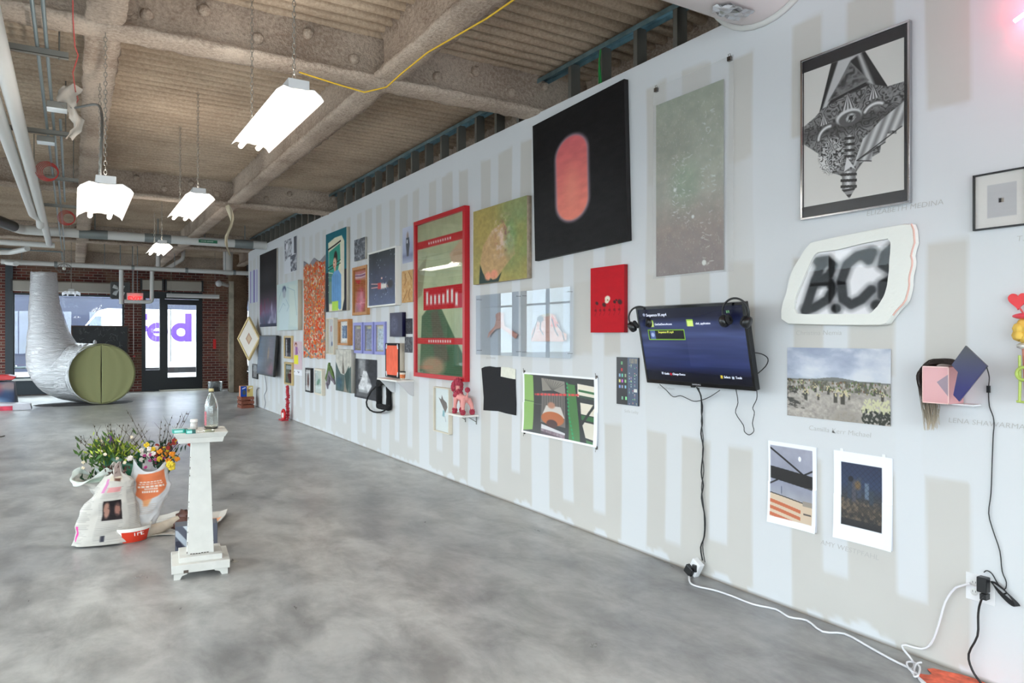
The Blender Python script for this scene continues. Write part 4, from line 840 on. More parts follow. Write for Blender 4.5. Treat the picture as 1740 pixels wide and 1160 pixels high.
# orange hanging cloth with zigzag top
A = Art(110, 240, (206, 124, 84)); n = A.n(22, 46, 3, 3); n2 = A.n(26, 50, 9, 2); n3 = A.n(24, 48, 15, 2); up = np.clip(1.5-A.v*1.4, .2, 1)
A.put(np.clip((n-.5)*9, 0, 1), (222, 92, 38)); A.put(np.clip((n2-.56)*10, 0, 1), (206, 60, 40)); A.put(np.clip((n3-.61)*10, 0, 1), (206, 190, 166)); A.put(np.clip((.40-n2)*10, 0, 1)*(1.1-up*.7), (92, 132, 146)); A.put(np.clip((.4-n3)*9, 0, 1)*.8, (150, 128, 104)); A.put(np.clip((A.n(30, 50, 22, 1)-.8)*9, 0, 1), (226, 150, 60)); A.put(np.clip((.03+.05*np.abs(((A.u*2.2) % 1)-.5)*2-A.v+.0)/.01, 0, 1), (140, 138, 146))
zig = .06*np.abs(((A.u*2.0+.5) % 1)-.5)*2; zig2 = 1-.012*np.abs(np.sin(A.u*9))-.006
t, w, h = hang('textile_hanging', 'long orange and grey speckled textile with a zigzag top edge', 'textile', (513.5, 444), (549.7, 431), (553, 611), (517, 610), d=.02)
artmesh('textile', A, w, h, vmat('woven_cloth', .9, .1, bump=.6, bscale=80), t, z=.012, disp=lambda X, Y: .006*np.sin(X*14)*np.cos(Y*5), mask=((A.v > zig) & (A.v < zig2)).astype(float))
# small monochrome pictures
def a_mono(seed, base=(96, 98, 104), hi=(196, 198, 204)):
    A = Art(60, 80, base); n = A.n(9, 11, seed, 4); n2 = A.n(22, 26, seed+40, 3); A.put(np.clip((n-.4)*2.2, 0, 1)*.8, hi); A.put(np.clip((.5-n2)*3, 0, 1)*.7, (52, 50, 54)); return A
canvas('small_canvas', 'small grey busy monochrome picture right of the teal painting', 'picture', [(601.6, 407.6), (620, 403), (620.5, 440.5), (602.5, 443)], .03, a_mono(3), m=VM)
sheet('small_print', 'small dark monochrome print tucked by the red frame, upper of two', 'print', [(687.4, 541.5), (701, 540.5), (701, 567.5), (687.4, 567)], a_mono(11, (50, 50, 56), (110, 112, 118)), m=VM)
sheet('small_print', 'small grey monochrome print tucked by the red frame, lower of two', 'print', [(687.6, 572.3), (701, 572), (701, 599.3), (687.8, 598.4)], a_mono(14, (78, 80, 86), (150, 152, 158)), m=VM)
A = Art(60, 100); A.grad([(0, (198, 202, 218)), (.7, (150, 158, 186)), (.8, (112, 120, 150)), (1, (164, 170, 194))]); A.put(A.ell(.5, .25, .12, .1, .5), (190, 170, 160)); A.put(A.poly([(.36, .3), (.64, .3), (.7, .5), (.6, .82), (.42, .82), (.34, .5)], .04), (60, 60, 70)); A.put(A.rect(.4, .36, .52, .46, .03), (200, 204, 210)); A.put(A.poly([(.5, .12), (.42, .3), (.6, .3)], .05), (130, 120, 118))
sheet('small_print', 'small pale blue print of a standing cloaked person beside the red frame', 'print', [(683.4, 388), (701.5, 382.3), (701.5, 444.6), (684.4, 447.7)], A)
A = Art(60, 100, (194, 150, 98)); n = A.n(7, 10, 4, 4); A.put(np.clip((n-.5)*5, 0, 1)*.6, (216, 186, 140)); [A.put(A.line(q, .03, .02), (112, 74, 44)) for q in ([(.1, .95), (.3, .8), (.5, .62)], [(.75, .6), (.62, .75), (.7, .92)], [(.3, .1), (.4, .3), (.25, .45)], [(.6, .05), (.8, .2), (.9, .3)])]
canvas('wood_panel', 'small tan wooden panel with brown grooves beside the red frame', 'picture', [(682, 460.5), (701.5, 458), (701.5, 513.5), (683.4, 513.9)], .012, A, m=VM)
# framed ones
def framed(name, label, P, d, fw, fm, art, zin=.5, cat='picture', glass=True):
    t, w, h = hang(name, label, cat, *P, d=d); frame(w, h, fw, d, fm, t)
    artmesh('picture', art, w-2*fw, h-2*fw, VM, t, z=d*zin)
    if glass: pane(w-2*fw, h-2*fw, d*zin+.008, t)
    return t, w, h
A = Art(70, 180, (186, 110, 62)); A.put(A.rect(.05, .04, .95, .22, .03), (214, 130, 130)); [A.put(A.line([(.05, y), (.5, y+.02), (.95, y-.005)], .05, .02), c) for y, c in ((.1, (232, 214, 222)), (.13, (112, 90, 160)), (.17, (234, 218, 226)))]
A.put(A.poly([(.05, .24), (.5, .25), (.4, .34), (.2, .32)], .04), (206, 60, 60)); A.put(A.ell(.5, .72, .36, .28, .5), (212, 104, 118)); A.put(A.ell(.55, .7, .15, .16, 1), (232, 150, 164)); A.mul(.9+.2*A.n(9, 20, 3)); [A.put(A.line([(x, .35), (x+.04, .62)], .02, .02)*.6, (210, 60, 70)) for x in (.2, .35, .6, .8)]
framed('framed_painting', 'oak-framed pink and orange painting left of the floating girl', [(596.8, 456.3), (622.3, 448.8), (623, 534), (599.6, 535.9)], .05, .04, M_WOOD, A, cat='painting')
A = Art(60, 140, (222, 218, 208)); A.put(A.rect(.35, .2, .45, .36, .03), (186, 70, 60)); A.put(A.ell(.5, .72, .1, .07, .6), (104, 112, 134)); A.put(A.line([(.5, .5), (.48, .78)], .04, .03), (120, 120, 124))
framed('box_frame', 'tall white box frame with a tiny grey drawing, beside the orange textile', [(553, 540.8), (566, 540), (567, 602), (554.5, 602)], .07, .015, M_CREAM, A, cat='drawing')
A = Art(80, 90, (232, 228, 216)); A.put(A.rect(.2, .2, .78, .78), (76, 104, 132)); A.put(A.rect(.2, .2, .78, .78)*A.n(8, 8, 3)*.8, (44, 66, 92)); A.put(A.ell(.5, .6, .05, .08, .5), (140, 160, 180))
framed('framed_picture', 'rough brown wood frame with a blue square picture on cream paper', [(573, 542.5), (590.5, 542), (591.5, 586.6), (574, 586)], .07, .03, M_WOOD, A)
for i, (P, c) in enumerate((([(599.3, 548.2), (614.2, 547.4), (615.4, 600.3), (600.6, 599.6)], (150, 140, 148)), ([(616.6, 547.6), (632.4, 547), (634, 601.8), (618.3, 600.6)], (134, 142, 172)), ([(635.4, 547), (653, 546.2), (653.9, 602.9), (637, 602)], (176, 192, 206)))):
    A = Art(50, 110, c); A.mul(.7+.6*A.n(8, 16, 30+i, 4)); A.put(1-A.rect(.12, .06, .88, .94, .02), (150, 140, 122)); A.put(A.rect(.25, .05, .8, .14, .02), (200, 196, 160))
    framed('lilac_frame', ('leftmost of three narrow lilac frames, with a brownish picture', 'middle of three narrow lilac frames, with a grey blue picture', 'rightmost and widest of three narrow lilac frames, with pale glassy picture')[i], P, .03, .04, M_PURP, A)
A = Art(80, 110, (190, 186, 176)); A.put(A.poly([(0, .3), (.2, .48), (.35, .58), (.55, .6), (.75, .5), (1, .38), (1, 1), (0, 1)], .02), (78, 94, 92)); A.put(A.poly([(.42, .57), (.5, .05), (.52, .3), (.6, .58)], .01), (112, 104, 94)); A.put(A.poly([(.55, .95), (.6, .6), (.8, .6), (.85, 1), (.5, 1)], .04), (140, 130, 116)); A.put(A.poly([(0, .3), (.32, .62), (.28, .56)], .02), (44, 60, 62)); A.put(A.poly([(.6, .62), (.85, .38), (.9, .6), (.8, 1), (.7, .9)], .04), (46, 68, 64)); A.put(A.ell(.25, .8, .18, .14, .8), (56, 84, 96)); A.mul(.85+.3*A.n(10, 14, 2))
canvas('painting', 'grey green landscape painting with a slender tower between dark hills', 'painting', [(570, 593.7), (595.5, 593), (597.5, 667.8), (570.8, 663.3)], .07, A)
A = Art(70, 100, (66, 66, 70)); A.put(A.rect(.2, .0, .5, .5, .1)*.7, (170, 170, 172)); A.put(A.poly([(.4, .3), (.55, .3), (.7, .5), (.78, .66), (.6, .85), (.2, .85), (.18, .7), (.32, .5)], .04), (206, 206, 208)); A.put(A.rect(.6, .0, 1, .6, .08)*.5, (44, 44, 48)); A.mul(.8+.4*A.n(10, 14, 7)); A.put(A.rect(.1, .78, .6, .95, .04)*.6, (120, 120, 122)); A.put(A.line([(.25, .25), (.25, .45), (.35, .45)], .02), (40, 40, 42))
sheet('monochrome_photograph', 'large unframed black and white photograph of a white draped figure', 'photograph', [(602, 609), (640.3, 611), (641, 681.4), (603, 674.3)], A, m=VM, d=.006)
A = Art(60, 90, (24, 24, 58)); A.put(A.ell(.35, .5, .3, .35, .6)*A.n(20, 24, 3), (100, 100, 126))
canvas('small_box_panel', 'small deep navy blue box panel with a pale scribble', 'picture', [(662, 531.8), (683, 530), (683.5, 572), (662.6, 571.6)], .05, A, m=VP, side=mat('navy_edge', (22, 20, 62), .4))
P = [(654.6, 583), (679, 582.6), (680, 642), (655, 640.3)]
A = Art(60, 90, (26, 20, 22)); t, w, h = canvas('painting_on_black_board', 'black box canvas with a bright orange sheet taped on its front', 'painting', P, .06, A, m=VM, side=M_CREAM)
B = Art(60, 90, (236, 100, 72)); B.mul(.92+.14*B.n(8, 5, 2)); B.put(B.n(10, 4, 7)*.4, (240, 140, 110)); artmesh('orange_sheet', B, w*.8, h*.86, VM, t, z=.0625, origin=(-w*.02, 0))
for sx in (-1, 1):
    for sy in (-1, 1): MB().add([(-.014, -.03, 0), (.014, -.03, 0), (.014, .03, 0), (-.014, .03, 0)], [(0, 1, 2, 3)], M=Matrix.Translation((sx*w*.38-w*.02, sy*h*.40, .064)) @ Matrix.Rotation(sx*sy*.3, 4, 'Z')).build('tape', M_TAPE, t)
A = Art(50, 110, (236, 236, 236)); A.put(A.ell(.5, .52, .2, .36, .5), (110, 92, 86)); A.put(A.ell(.5, .52, .12, .3, .5)*A.n(8, 14, 2), (150, 80, 70))
framed('framed_drawing', 'deep black frame with a brown oval mark, below the orange textile', [(518.2, 624.8), (527.6, 625.3), (528, 667), (518.8, 665.3)], .05, .03, M_BFRAME, A, .9, cat='drawing')
A = Art(50, 110, (226, 238, 232)); A.put(A.ell(.5, .5, .18, .16, .6, .6), (138, 180, 158)); A.put(A.line([(.4, .6), (.5, .7)], .05, .04), (120, 168, 146))
framed('framed_drawing', 'deep cream frame with a faint green mark, below the orange textile', [(533.6, 626), (546.5, 626.4), (547.3, 672), (534.8, 670)], .055, .03, M_CREAM, A, .9, cat='drawing')
A = Art(50, 110, (56, 58, 70)); A.mul(.6+.9*A.n(8, 14, 5, 4)); A.put((A.v > .8)*.7*A.n(8, 8, 1), (190, 180, 190))
framed('gold_frame', 'narrow gold frame with a dark blue scribbled picture, upper of two', [(481.7, 570.4), (495, 570.4), (495, 609.6), (482, 608.2)], .04, .035, M_GOLD, A)
A = Art(50, 110, (120, 128, 112)); A.put(A.poly([(.3, .6), (.7, .3), (1, .3), (1, .95), (.6, .95)], .05), (104, 50, 46)); A.put(A.rect(.1, .08, .9, .28, .05), (196, 206, 208))
framed('gold_frame', 'narrow gold frame with a green and maroon picture, lower of two', [(482.2, 615), (495.6, 615.5), (496, 654.7), (482.8, 652.8)], .04, .035, M_GOLD, A)
A = Art(60, 110, (206, 182, 190)); A.put(A.ell(.35, .12, .12, .08, .5), (120, 60, 50)); A.put(A.ell(.35, .15, .07, .05, .5), (226, 190, 170)); A.put(A.poly([(.3, .2), (.5, .2), (.58, .45), (.3, .5)], .04), (150, 100, 150)); A.put(A.rect(.15, .5, .6, .82, .02), (226, 218, 60)); A.put(A.line([(.5, .2), (.75, .4)], .04, .03), (176, 140, 160))
sheet('figure_drawing', 'pink paper drawing of a doll-like figure in a yellow skirt', 'drawing', [(497, 580), (513.2, 579.8), (513.4, 628), (497.6, 626)], A, m=VM)
A = Art(60, 40, (230, 230, 236)); [A.put(A.ell(x, y, .05, .08, .5), (90, 86, 110)) for x, y in ((.15, .4), (.55, .3), (.68, .35), (.62, .5))]
sheet('small_note', 'small white note paper with ink blots under the pink drawing', 'note', [(498, 627.5), (512.8, 629), (513, 638.5), (498.2, 636)], A, m=VM)
A = Art(40, 70, (196, 194, 196)); A.put(A.rect(0, 0, 1, .5), (226, 228, 232))
framed('framed_note', 'small thin black frame low near the far end of the wall', [(428.3, 618), (436.6, 618.2), (436.6, 643.7), (428.4, 642.6)], .03, .03, M_BFRAME, A)
# diamond-hung cream frame leaning out at the end of the wall
pts = [onX(*p, WX-.15)[1:] for p in ((425, 538.3), (438, 577), (427.5, 612.7), (414, 573))]
cy_, cz_ = sum(p[0] for p in pts)/4, sum(p[1] for p in pts)/4; sd = (pts[0][1]-pts[2][1])/2*1.0
t = thing('diamond_frame', 'cream square frame hung on its corner like a diamond at the wall end', 'picture', M=wallM(cy_, cz_, 0))
D = Matrix.Translation((0, 0, .16)) @ Matrix.Rotation(.30, 4, 'Y') @ Matrix.Rotation(PI/4, 4, 'Z')
fr = frame(sd*1.414, sd*1.414, .035, .05, M_GOLD, t); fr.matrix_local = D
A = Art(70, 70, (232, 224, 214)); A.put(A.rect(.34, .34, .66, .66), (186, 150, 130)); A.put(A.rect(.40, .40, .60, .60), (206, 180, 150)); q = artmesh('picture', A, sd*1.414-.07, sd*1.414-.07, VM, t, z=.03); q.matrix_local = D
MB().tube([(.1, 0, .001), (.1, 0, .12)], .02, 8).build('wall_spacer', M_STEEL, t)
# feathery green scrap
y, z, w, h, _ = quad((554, 613), (568, 613), (568, 647), (554, 647), .01); t = thing('feather_relief', 'small ragged green and grey feathery scrap pinned between frames', 'relief', M=wallM(y, z, .25)); rs = random.Random(4)
for i, (c, nm) in enumerate((((94, 116, 66), 'green_strands'), ((116, 108, 118), 'grey_strands'))):
    b = MB()
    for k in range(22):
        x = rs.uniform(-w*.4, w*.4); y0_ = h*(.42 if i == 0 else .1)-abs(x)*.8; L_ = h*(.55 if i == 0 else .5); b.tube([(x*.5, y0_, .01+.01*rs.random()), (x, y0_-L_*.5, .02+.01*rs.random()), (x*1.15+rs.uniform(-.02, .02), y0_-L_, .012)], [.016, .02, .006], 5)
    b.build(nm, mat(nm, c, .9, var=.3, vscale=12), t)
# black furry frame with a loop
P = [(640, 646.8), (659, 648.6), (659.4, 695.6), (640.5, 691)]
t, w, h = hang('fuzzy_frame', 'empty black fuzzy frame with a thin black loop curling from it', 'sculpture', *P, d=.06)
b = MB(); rs = random.Random(2); per = []
for (a0, b0), (a1, b1) in (((-w/2, -h/2), (w/2, -h/2)), ((w/2, -h/2), (w/2, h/2)), ((w/2, h/2), (-w/2, h/2)), ((-w/2, h/2), (-w/2, -h/2))):
    for k in range(14): f = k/14; per.append((a0+(a1-a0)*f, b0+(b1-b0)*f))
b.tube([(x*.88, y*.93, .04) for x, y in per], [.034+.006*rs.random() for _ in per], 8, closed=True); b.build('frame', mat('black_fur', (20, 20, 22), .95, bump=1, bscale=180), t)
lp = [onX(480+x/4.143, 640+y/4.143, WX-.12)[1:] for x, y in ((668, 58), (630, 72), (600, 100), (575, 145), (565, 180), (570, 210), (590, 235), (615, 248), (640, 252), (668, 250), (690, 240), (712, 218), (728, 198))]
yy, zz = quad(*P, .06)[:2]; MB().tube([(yy-a, b_-zz, .07) for a, b_ in lp], .011, 8).build('loop', mat('black_fur', (20, 20, 22)), t)
# ============================================================ OVERHEAD: lamps, pipes, conduits
M_HOUS = mat('lamp_housing', (190, 190, 190), .4); M_REFL = mat('lamp_reflector', (246, 246, 246), .25)
M_TUBE = mat('fluorescent_tube', (255, 250, 240), .4, emit=(255, 250, 238), estr=9)
M_OFFT = mat('unlit_tube', (236, 236, 236), .3); M_CHAIN = mat('chain_steel', (150, 146, 138), .35, .8)
def chain(b, x, y, z0, z1, r=.0035, L=.035):
    n = max(1, int((z1-z0)/(L*.78)))
    for i in range(n):
        zc = z0+(i+.5)*(z1-z0)/n; pts = []
        for k in range(8):
            a = 2*PI*k/8; u, v = .009*math.cos(a), L*.5*math.sin(a); pts.append((x+(u if i % 2 else 0), y+(0 if i % 2 else u), zc+v))
        b.tube(pts, r*.6, 4, closed=True)
LAMPW = 4; UPW = 6
def lamp(label, x, y, z, L=1.24, w=.26, rot=0, lit=True, top=3.72, nt=2, group=None):
    t = thing('fluorescent_fixture', label, 'ceiling light', (x, y, z), rot, group)
    MB().box((-.055, 0, .035), (.055, L, .085)).build('housing', M_HOUS, t, bevel=.004)
    b = MB(); pr = [(-w/2, -.01), (-w/2+.015, .012), (-w*.3, .04), (-w*.14, .032), (0, .038), (w*.14, .032), (w*.3, .04), (w/2-.015, .012), (w/2, -.01)]
    vs = [(u, yy, zz) for yy in (0, L) for u, zz in pr]+[(u, yy, zz+.004) for yy in (0, L) for u, zz in pr]; n = len(pr); fs = []
    for k in range(n-1):
        fs.append((k, n+k, n+k+1, k+1)); fs.append((2*n+k, 2*n+k+1, 3*n+k+1, 3*n+k))
    b.add(vs, fs, 0, True); b.build('reflector', M_REFL, t)
    for k in range(nt):
        u = (k-(nt-1)/2)*w*.42; MB().tube([(u, .02, .008), (u, L-.02, .008)], .016, 10).build('tube', M_TUBE if lit else M_OFFT, t)
    for yy in (.1, L-.1): b = MB(); chain(b, 0, yy, .085, top-z); b.build('chain', M_CHAIN, t)
    if lit:
        l = bpy.data.lights.new('lamp_and_fill_light', 'AREA'); l.shape = 'RECTANGLE'; l.size = w; l.size_y = L; l.energy = LAMPW; l.color = (1, .95, .88)
        o = bpy.data.objects.new('lamp_and_fill_light', l); C.objects.link(o); o.parent = t; o.location = (0, L/2, -.02)
        l = bpy.data.lights.new('lamp_and_fill_light', 'AREA'); l.shape = 'RECTANGLE'; l.size = .05; l.size_y = L*.9; l.energy = UPW; l.color = (1, .93, .84)  # added uplight above the opaque reflector, brightens the deck
        o = bpy.data.objects.new('lamp_and_fill_light', l); C.objects.link(o); o.parent = t; o.location = (0, L/2, .095); o.rotation_euler = (PI, 0, 0)
    return t
lamp('nearest glowing fluorescent lamp hanging in front of the long wall', 1.0, 3.72, 2.75)
lamp('second glowing fluorescent lamp hanging along the long wall', .97, 6.9, 2.75, 1.45)
lamp('small far glowing fluorescent lamp under the white insulated pipe', 1.06, 10.9, 2.75, top=3.38)
lamp('glowing fluorescent lamp seen end-on, hung low on chains from the left beam', .175, 5.0, 2.40, w=.30, top=3.39)
for i, (x, y) in enumerate(((1.0, .4), (1.0, -2.6), (-2.6, 1.5), (-2.6, 6.5), (-2.6, 11.5), (-2.6, 14.6))): lamp('added unseen fluorescent lamp that helps to light the room', x, y, 2.9, group='added unseen fluorescent lamps')  # unseen lamps added out of view to brighten the room
lamp('unlit white fluorescent lamp seen end-on near the shop window', -.02, 17.6, 2.42, w=.34, lit=False)
lamp('long unlit fluorescent lamp hanging crosswise before the glass door', 3.3, 20.1, 2.52, 1.25, .14, PI/2, lit=False, nt=1)
# sprinkler and drain pipes
def pipe(name, label, pts, r, m=M_WPIPE, cat='pipe', seg=14, extra=None, group=None):
    b = MB(); P = [Vector(p) for p in pts]; out = [P[0]]
    for i in range(1, len(P)-1):
        a, c = (P[i-1]-P[i]), (P[i+1]-P[i]); q = min(a.length, c.length, r*3.0)*.5; a.normalize(); c.normalize()
        for f in (0, .25, .5, .75, 1):
            out.append(P[i]+a*q*(1-f)**2+c*q*f**2)
    out.append(P[-1]); b.tube(out, r, seg)
    o = b.build(name, m); tag(o, label, cat, group); return o
py = 15.0
o = pipe('insulated_pipe', 'thick white insulated pipe crossing the room and ending at the long wall', [(-3.2, 13.2, 3.36), (-1.25, 13.2, 3.36), (-.75, py, 3.36), (WX-.002, py, 3.36)], .082)
M_GREY = mat('grey_saddle', (130, 136, 136), .5, .3)
for x0, x1 in ((.1, .55), (1.15, 1.6), (2.75, 3.1)): MB().tube([(x0, py, 3.36), (x1, py, 3.36)], .086, 14).build('saddle', M_GREY, o)
MB().tube([(-1.2, 13.35, 3.36), (-.85, 14.65, 3.36)], .088, 14).build('black_coupling', M_BLACK, o)
g = MB().box((2.08, py-.088, 3.325), (2.42, py-.083, 3.385)).build('green_label', mat('label_green', (24, 104, 72), .5), o)
text('WATER SERVICE', .032, g, mat('label_white', (225, 235, 230), .5), M=Matrix.Translation((2.11, py-.0885, 3.345)) @ Matrix.Rotation(PI/2, 4, 'X'))
b = MB()
for x in (.35, 1.38, 2.2, 2.95): b.tube([(x, py, 3.44), (x, py, 3.76)], .008, 6)
b.build('hanger_rod', M_COND, o)
o = pipe('sprinkler_pipe', 'slimmer white pipe crossing before the brick wall with drops', [(-1.25, 18, 3.05), (4.4, 18, 3.03)], .05)
for x in (-.3, 1.15, 2.25, 3.3): MB().tube([(x-.03, 18, 3.04), (x+.03, 18, 3.04)], .062, 14).build('coupling', M_GREY, o)
b = MB(); [b.tube([(x, 18, 3.08), (x, 18, 3.75)], .006, 6) for x in (-.9, .6, 2.0, 3.1)]; b.build('hanger_rod', M_COND, o)
x1, _, zt = onY(258, 513, 18); x2 = onY(206, 516, 18)[0]
pipe('drop_pipe', 'white drop pipe turning sideways beside the exit sign', [(x1, 18, 2.98), (x1, 18, zt), (x2+.06, 18, zt)], .042)
pipe('drop_pipe', 'white drop pipe running down past the dark fan heater', [(x2, 18, 2.98), (x2, 18, zt-.06)], .045)
pipe('white_pipe', 'long white ceiling pipe running away at the left, nearer the beam', [(-.37, -3.8, 3.2), (-.36, 15.6, 3.2), ], .05)
pipe('white_pipe', 'long white ceiling pipe running away at the far left edge', [(-.50, -3.8, 3.2), (-.47, 11.9, 3.2), (-.4, 12.3, 3.2), (-.4, 12.5, 3.12)], .05)
pipe('branch_pipe', 'white cross pipe leading left from the far end of the ceiling pipe', [(-.28, 15.75, 3.2), (-3.4, 15.75, 3.22)], .05)
pipe('short_pipe', 'short white pipe stub angled in the upper left corner', [(-1.4, 16.9, 3.12), (-1.02, 16.9, 3.14), (-.72, 16.2, 3.16)], .05)
pipe('short_pipe', 'short white pipe stub dropping before the shop window frame', [(-1.15, 18, 3.03), (-.95, 17.2, 2.95)], .05)
pipe('vertical_pipe', 'fat short grey white pipe rising beside the column top', [(3.42, 19.5, 3.1), (3.42, 19.5, 3.75)], .12)
pipe('vertical_pipe', 'black vertical pipe rising behind the column top', [(4.05, 19.9, 3.1), (4.05, 19.9, 3.75)], .10, M_BLACK)
pipe('bent_pipe', 'small white pipe rising and bending under the far beam', [(1.9, 19, 3.12), (2.3, 19, 3.4), (2.3, 19, 3.77)], .045)
pipe('vertical_pipe', 'thin white vertical pipe stub above the cross pipe', [(1.75, 19, 3.1), (1.75, 19, 3.77)], .05)
# conduits along the left beam
for i, x in enumerate((-.185, -.135)):
    pipe('conduit', ('left one of two thin metal conduits running under the deck', 'right one of two thin metal conduits running under the deck')[i], [(x, -3.8, 3.3), (x, 17.4, 3.3)], .011, M_COND, 'conduit', 8)
pipe('conduit', 'third short conduit starting at the first junction box', [(-.085, 7.0, 3.3), (-.085, 11.2, 3.3)], .011, M_COND, 'conduit', 8)
pipe('conduit', 'thin cross conduit above the cross pipe at the far left', [(-2.2, 16.9, 3.2), (-.25, 16.9, 3.2), (-.18, 16.9, 3.2), (-.18, 17.6, 3.1)], .012, M_COND, 'conduit', 8)
for i, (y, x0, x1) in enumerate(((5.3, -.62, -.02), (7.35, -.62, .0), (9.45, -.42, .06), (11.4, -.42, .1))):
    t = thing('strut_hanger', ('first', 'second', 'third', 'fourth')[i]+' slotted steel strut hung below the conduits, counting from nearest', 'bracket', (0, y, 3.27))
    b = MB().box((x0, -.02, -.02), (x1, .02, -.017)).box((x0, -.02, -.02), (x1, -.017, .018)).box((x0, .017, -.02), (x1, .02, .018)); b.build('strut', M_STEEL, t)
    for x in (x0+.06, x1-.05): MB().tube([(x, 0, -.03), (x, 0, .5)], .005, 6).build('threaded_rod', M_STEEL, t)
for i, (px, py_, lab) in enumerate(((97, 187, 'upper'), (78, 243, 'lower'))):
    x, y, z = onZ(px, py_, 3.2); t = thing('junction_box', lab+' of two square metal junction boxes under the conduits', 'electrical box', (x, y, 3.2))
    MB().box((-.065, -.06, 0), (.065, .06, .05)).build('box', M_STEEL, t, bevel=.003); MB().box((-.065, -.06, -.004), (.065, .06, 0)).build('cover_plate', mat('bright_zinc', (225, 232, 236), .3, .2), t)
    if i == 0: jb = (x, y)
fx = []
for f in np.linspace(0, 1, 14): 
    a = Vector((jb[0]+.065, jb[1], 3.22)); b_ = Vector((jb[0]+.32, jb[1]-.2, 3.24)); c = Vector((.175, 5.35, 3.15)); d = Vector((.15, 5.3, 2.5))
    fx.append(a*(1-f)**3+b_*3*f*(1-f)**2+c*3*f*f*(1-f)+d*f**3)
tag(MB().tube(fx, .009, 8).build('flexible_conduit', mat('armoured_cable', (120, 122, 120), .4, .6, bump=.8, bscale=160)), 'curved armoured cable from junction box down to the low lamp', 'cable')
M_RW = mat('red_wire', (176, 50, 44), .5)
rs = random.Random(12)
pts = [(.02+.02*rs.uniform(-1, 1), 2.0+k*.33, 3.40-.02*rs.random()-.05*(k % 3 == 1)) for k in range(16)]
tag(MB().tube(pts, .004, 6).build('red_wire', M_RW), 'loose red wire strung along the underside of the left beam', 'wire')
for i, (px, py_) in enumerate(((80, 291), (113, 370))):
    x, y, z = onZ(px, py_, 3.2); b = MB()
    for k in range(5):
        r = .10-.008*k if i == 0 else .105-.008*k; b.tube([(x+r*math.cos(a)+.006*k, y+.01*k, 3.2+r*math.sin(a)) for a in np.linspace(0, 2*PI, 20, endpoint=False)], .0035, 5, closed=True)
    tag(b.build('wire_coil', M_RW), ('coil of red wire hanging between the conduits and beam', 'coil of red wire hanging lower, nearer the cross pipe')[i], 'wire')
# yellow cord along the beam over the lamps
yp = [(2.2, 1.6, 3.36), (2.12, 2.6, 3.37), (2.05, 3.6, 3.35), (2.0, 4.3, 3.38), (1.98, 4.7, 3.36), (1.95, 4.9, 3.32), (1.8, 4.95, 3.27), (1.6, 5.0, 3.31), (1.35, 5.02, 3.35)]
tag(MB().tube(yp, .006, 6).build('yellow_cord', mat('yellow_cord', (206, 168, 30), .5)), 'yellow cord draped along the beam above the nearest lamp', 'cord')
# torn plastic and cloth hanging from beams
def rag(label, x, y, z, L, w, col, seed):
    rs = random.Random(seed); b = MB(); n = 12; vs, fs = [], []
    for i in range(n+1):
        f = i/n; ww = w*(1-f*.75)*(1+.3*rs.uniform(-1, 1)); sx = .04*math.sin(f*7+seed)
        for j in range(5): u = j/4-.5; vs.append((x+ww*u+sx, y+.03*math.sin(j*2+i), z-L*f-.04*abs(u)))
    for i in range(n):
        for j in range(4): q = i*5+j; fs.append((q, q+5, q+6, q+1))
    m = len(vs); vs += [(a, bb+.003, c) for a, bb, c in vs]; fs += [tuple(k+m for k in f[::-1]) for f in fs]
    b.add(vs, fs, 0, True); tag(b.build('hanging_rag', mat('rag_%d' % seed, col, .7, var=.1)), label, 'rag')
rag('torn translucent plastic scrap hanging from the left beam', .0, 6.3, 3.40, .40, .15, (176, 168, 158), 3)
rag('long twisted strip of pale cloth hanging from the beam near the wall', *onY(389, 352, 10.84)[:2], 3.395, .72, .07, (206, 194, 168), 6)
# duct going through the wall at the top right
yd, zd = onX(1300, 36, WX)[1:]; R_ = .42; yc = yd-.0
t = thing('air_duct', 'fat pale wrapped air duct meeting the wall top at upper right', 'duct', (0, yc, zd+R_))
MB().tube([(x, 0, 0) for x in (-.6, 1.4, WX-.001)], R_, 40).build('duct_wrap', mat('pale_duct_wrap', (214, 206, 206), .6, bump=.2, bscale=8), t)
b = MB(); rs = random.Random(3); vs = []
for i in range(9):
    for j in range(9):
        a = -PI/2-.14+.30*j/8; x = WX-.16-.26*i/8*(1-.25*abs(j-4)/4); r = R_+.004+.018*rs.random(); vs.append((x, r*math.cos(a), r*math.sin(a)))
b.add(vs, [(i*9+j, i*9+j+1, i*9+j+10, i*9+j+9) for i in range(8) for j in range(8)], 0, False); b.build('foil_patch', mat('crumpled_foil', (210, 210, 214), .12, 1), t)
MB().lathe([(R_+.002, 0), (R_+.03, 0), (R_+.03, .02), (R_+.002, .02)], 36, M=Matrix.Translation((WX-.022, 0, 0)) @ Matrix.Rotation(PI/2, 4, 'Y')).build('collar', M_WPIPE, t)
# pink neon at the right edge
x, y, z = onX(1738, 20, WX-.06); t = thing('neon_tube', 'glowing pink neon tube on the wall at the upper right edge', 'neon light', M=wallM(y, z))
MB().tube([(-.04, -.02, .04), (.05, .02, .04), (.5, .1, .04)], .009, 8).build('tube', mat('pink_neon', (255, 170, 190), .3, emit=(255, 90, 120), estr=22), t)
MB().tube([(.02, 0, .001), (.02, 0, .04)], .006, 6).build('support', M_WHITE, t)
l = bpy.data.lights.new('neon_glow', 'POINT'); l.energy = 3.2; l.color = (1, .16, .25); l.shadow_soft_size = .05; q = bpy.data.objects.new('neon_glow', l); C.objects.link(q); q.parent = t; q.location = (.12, .03, .1)
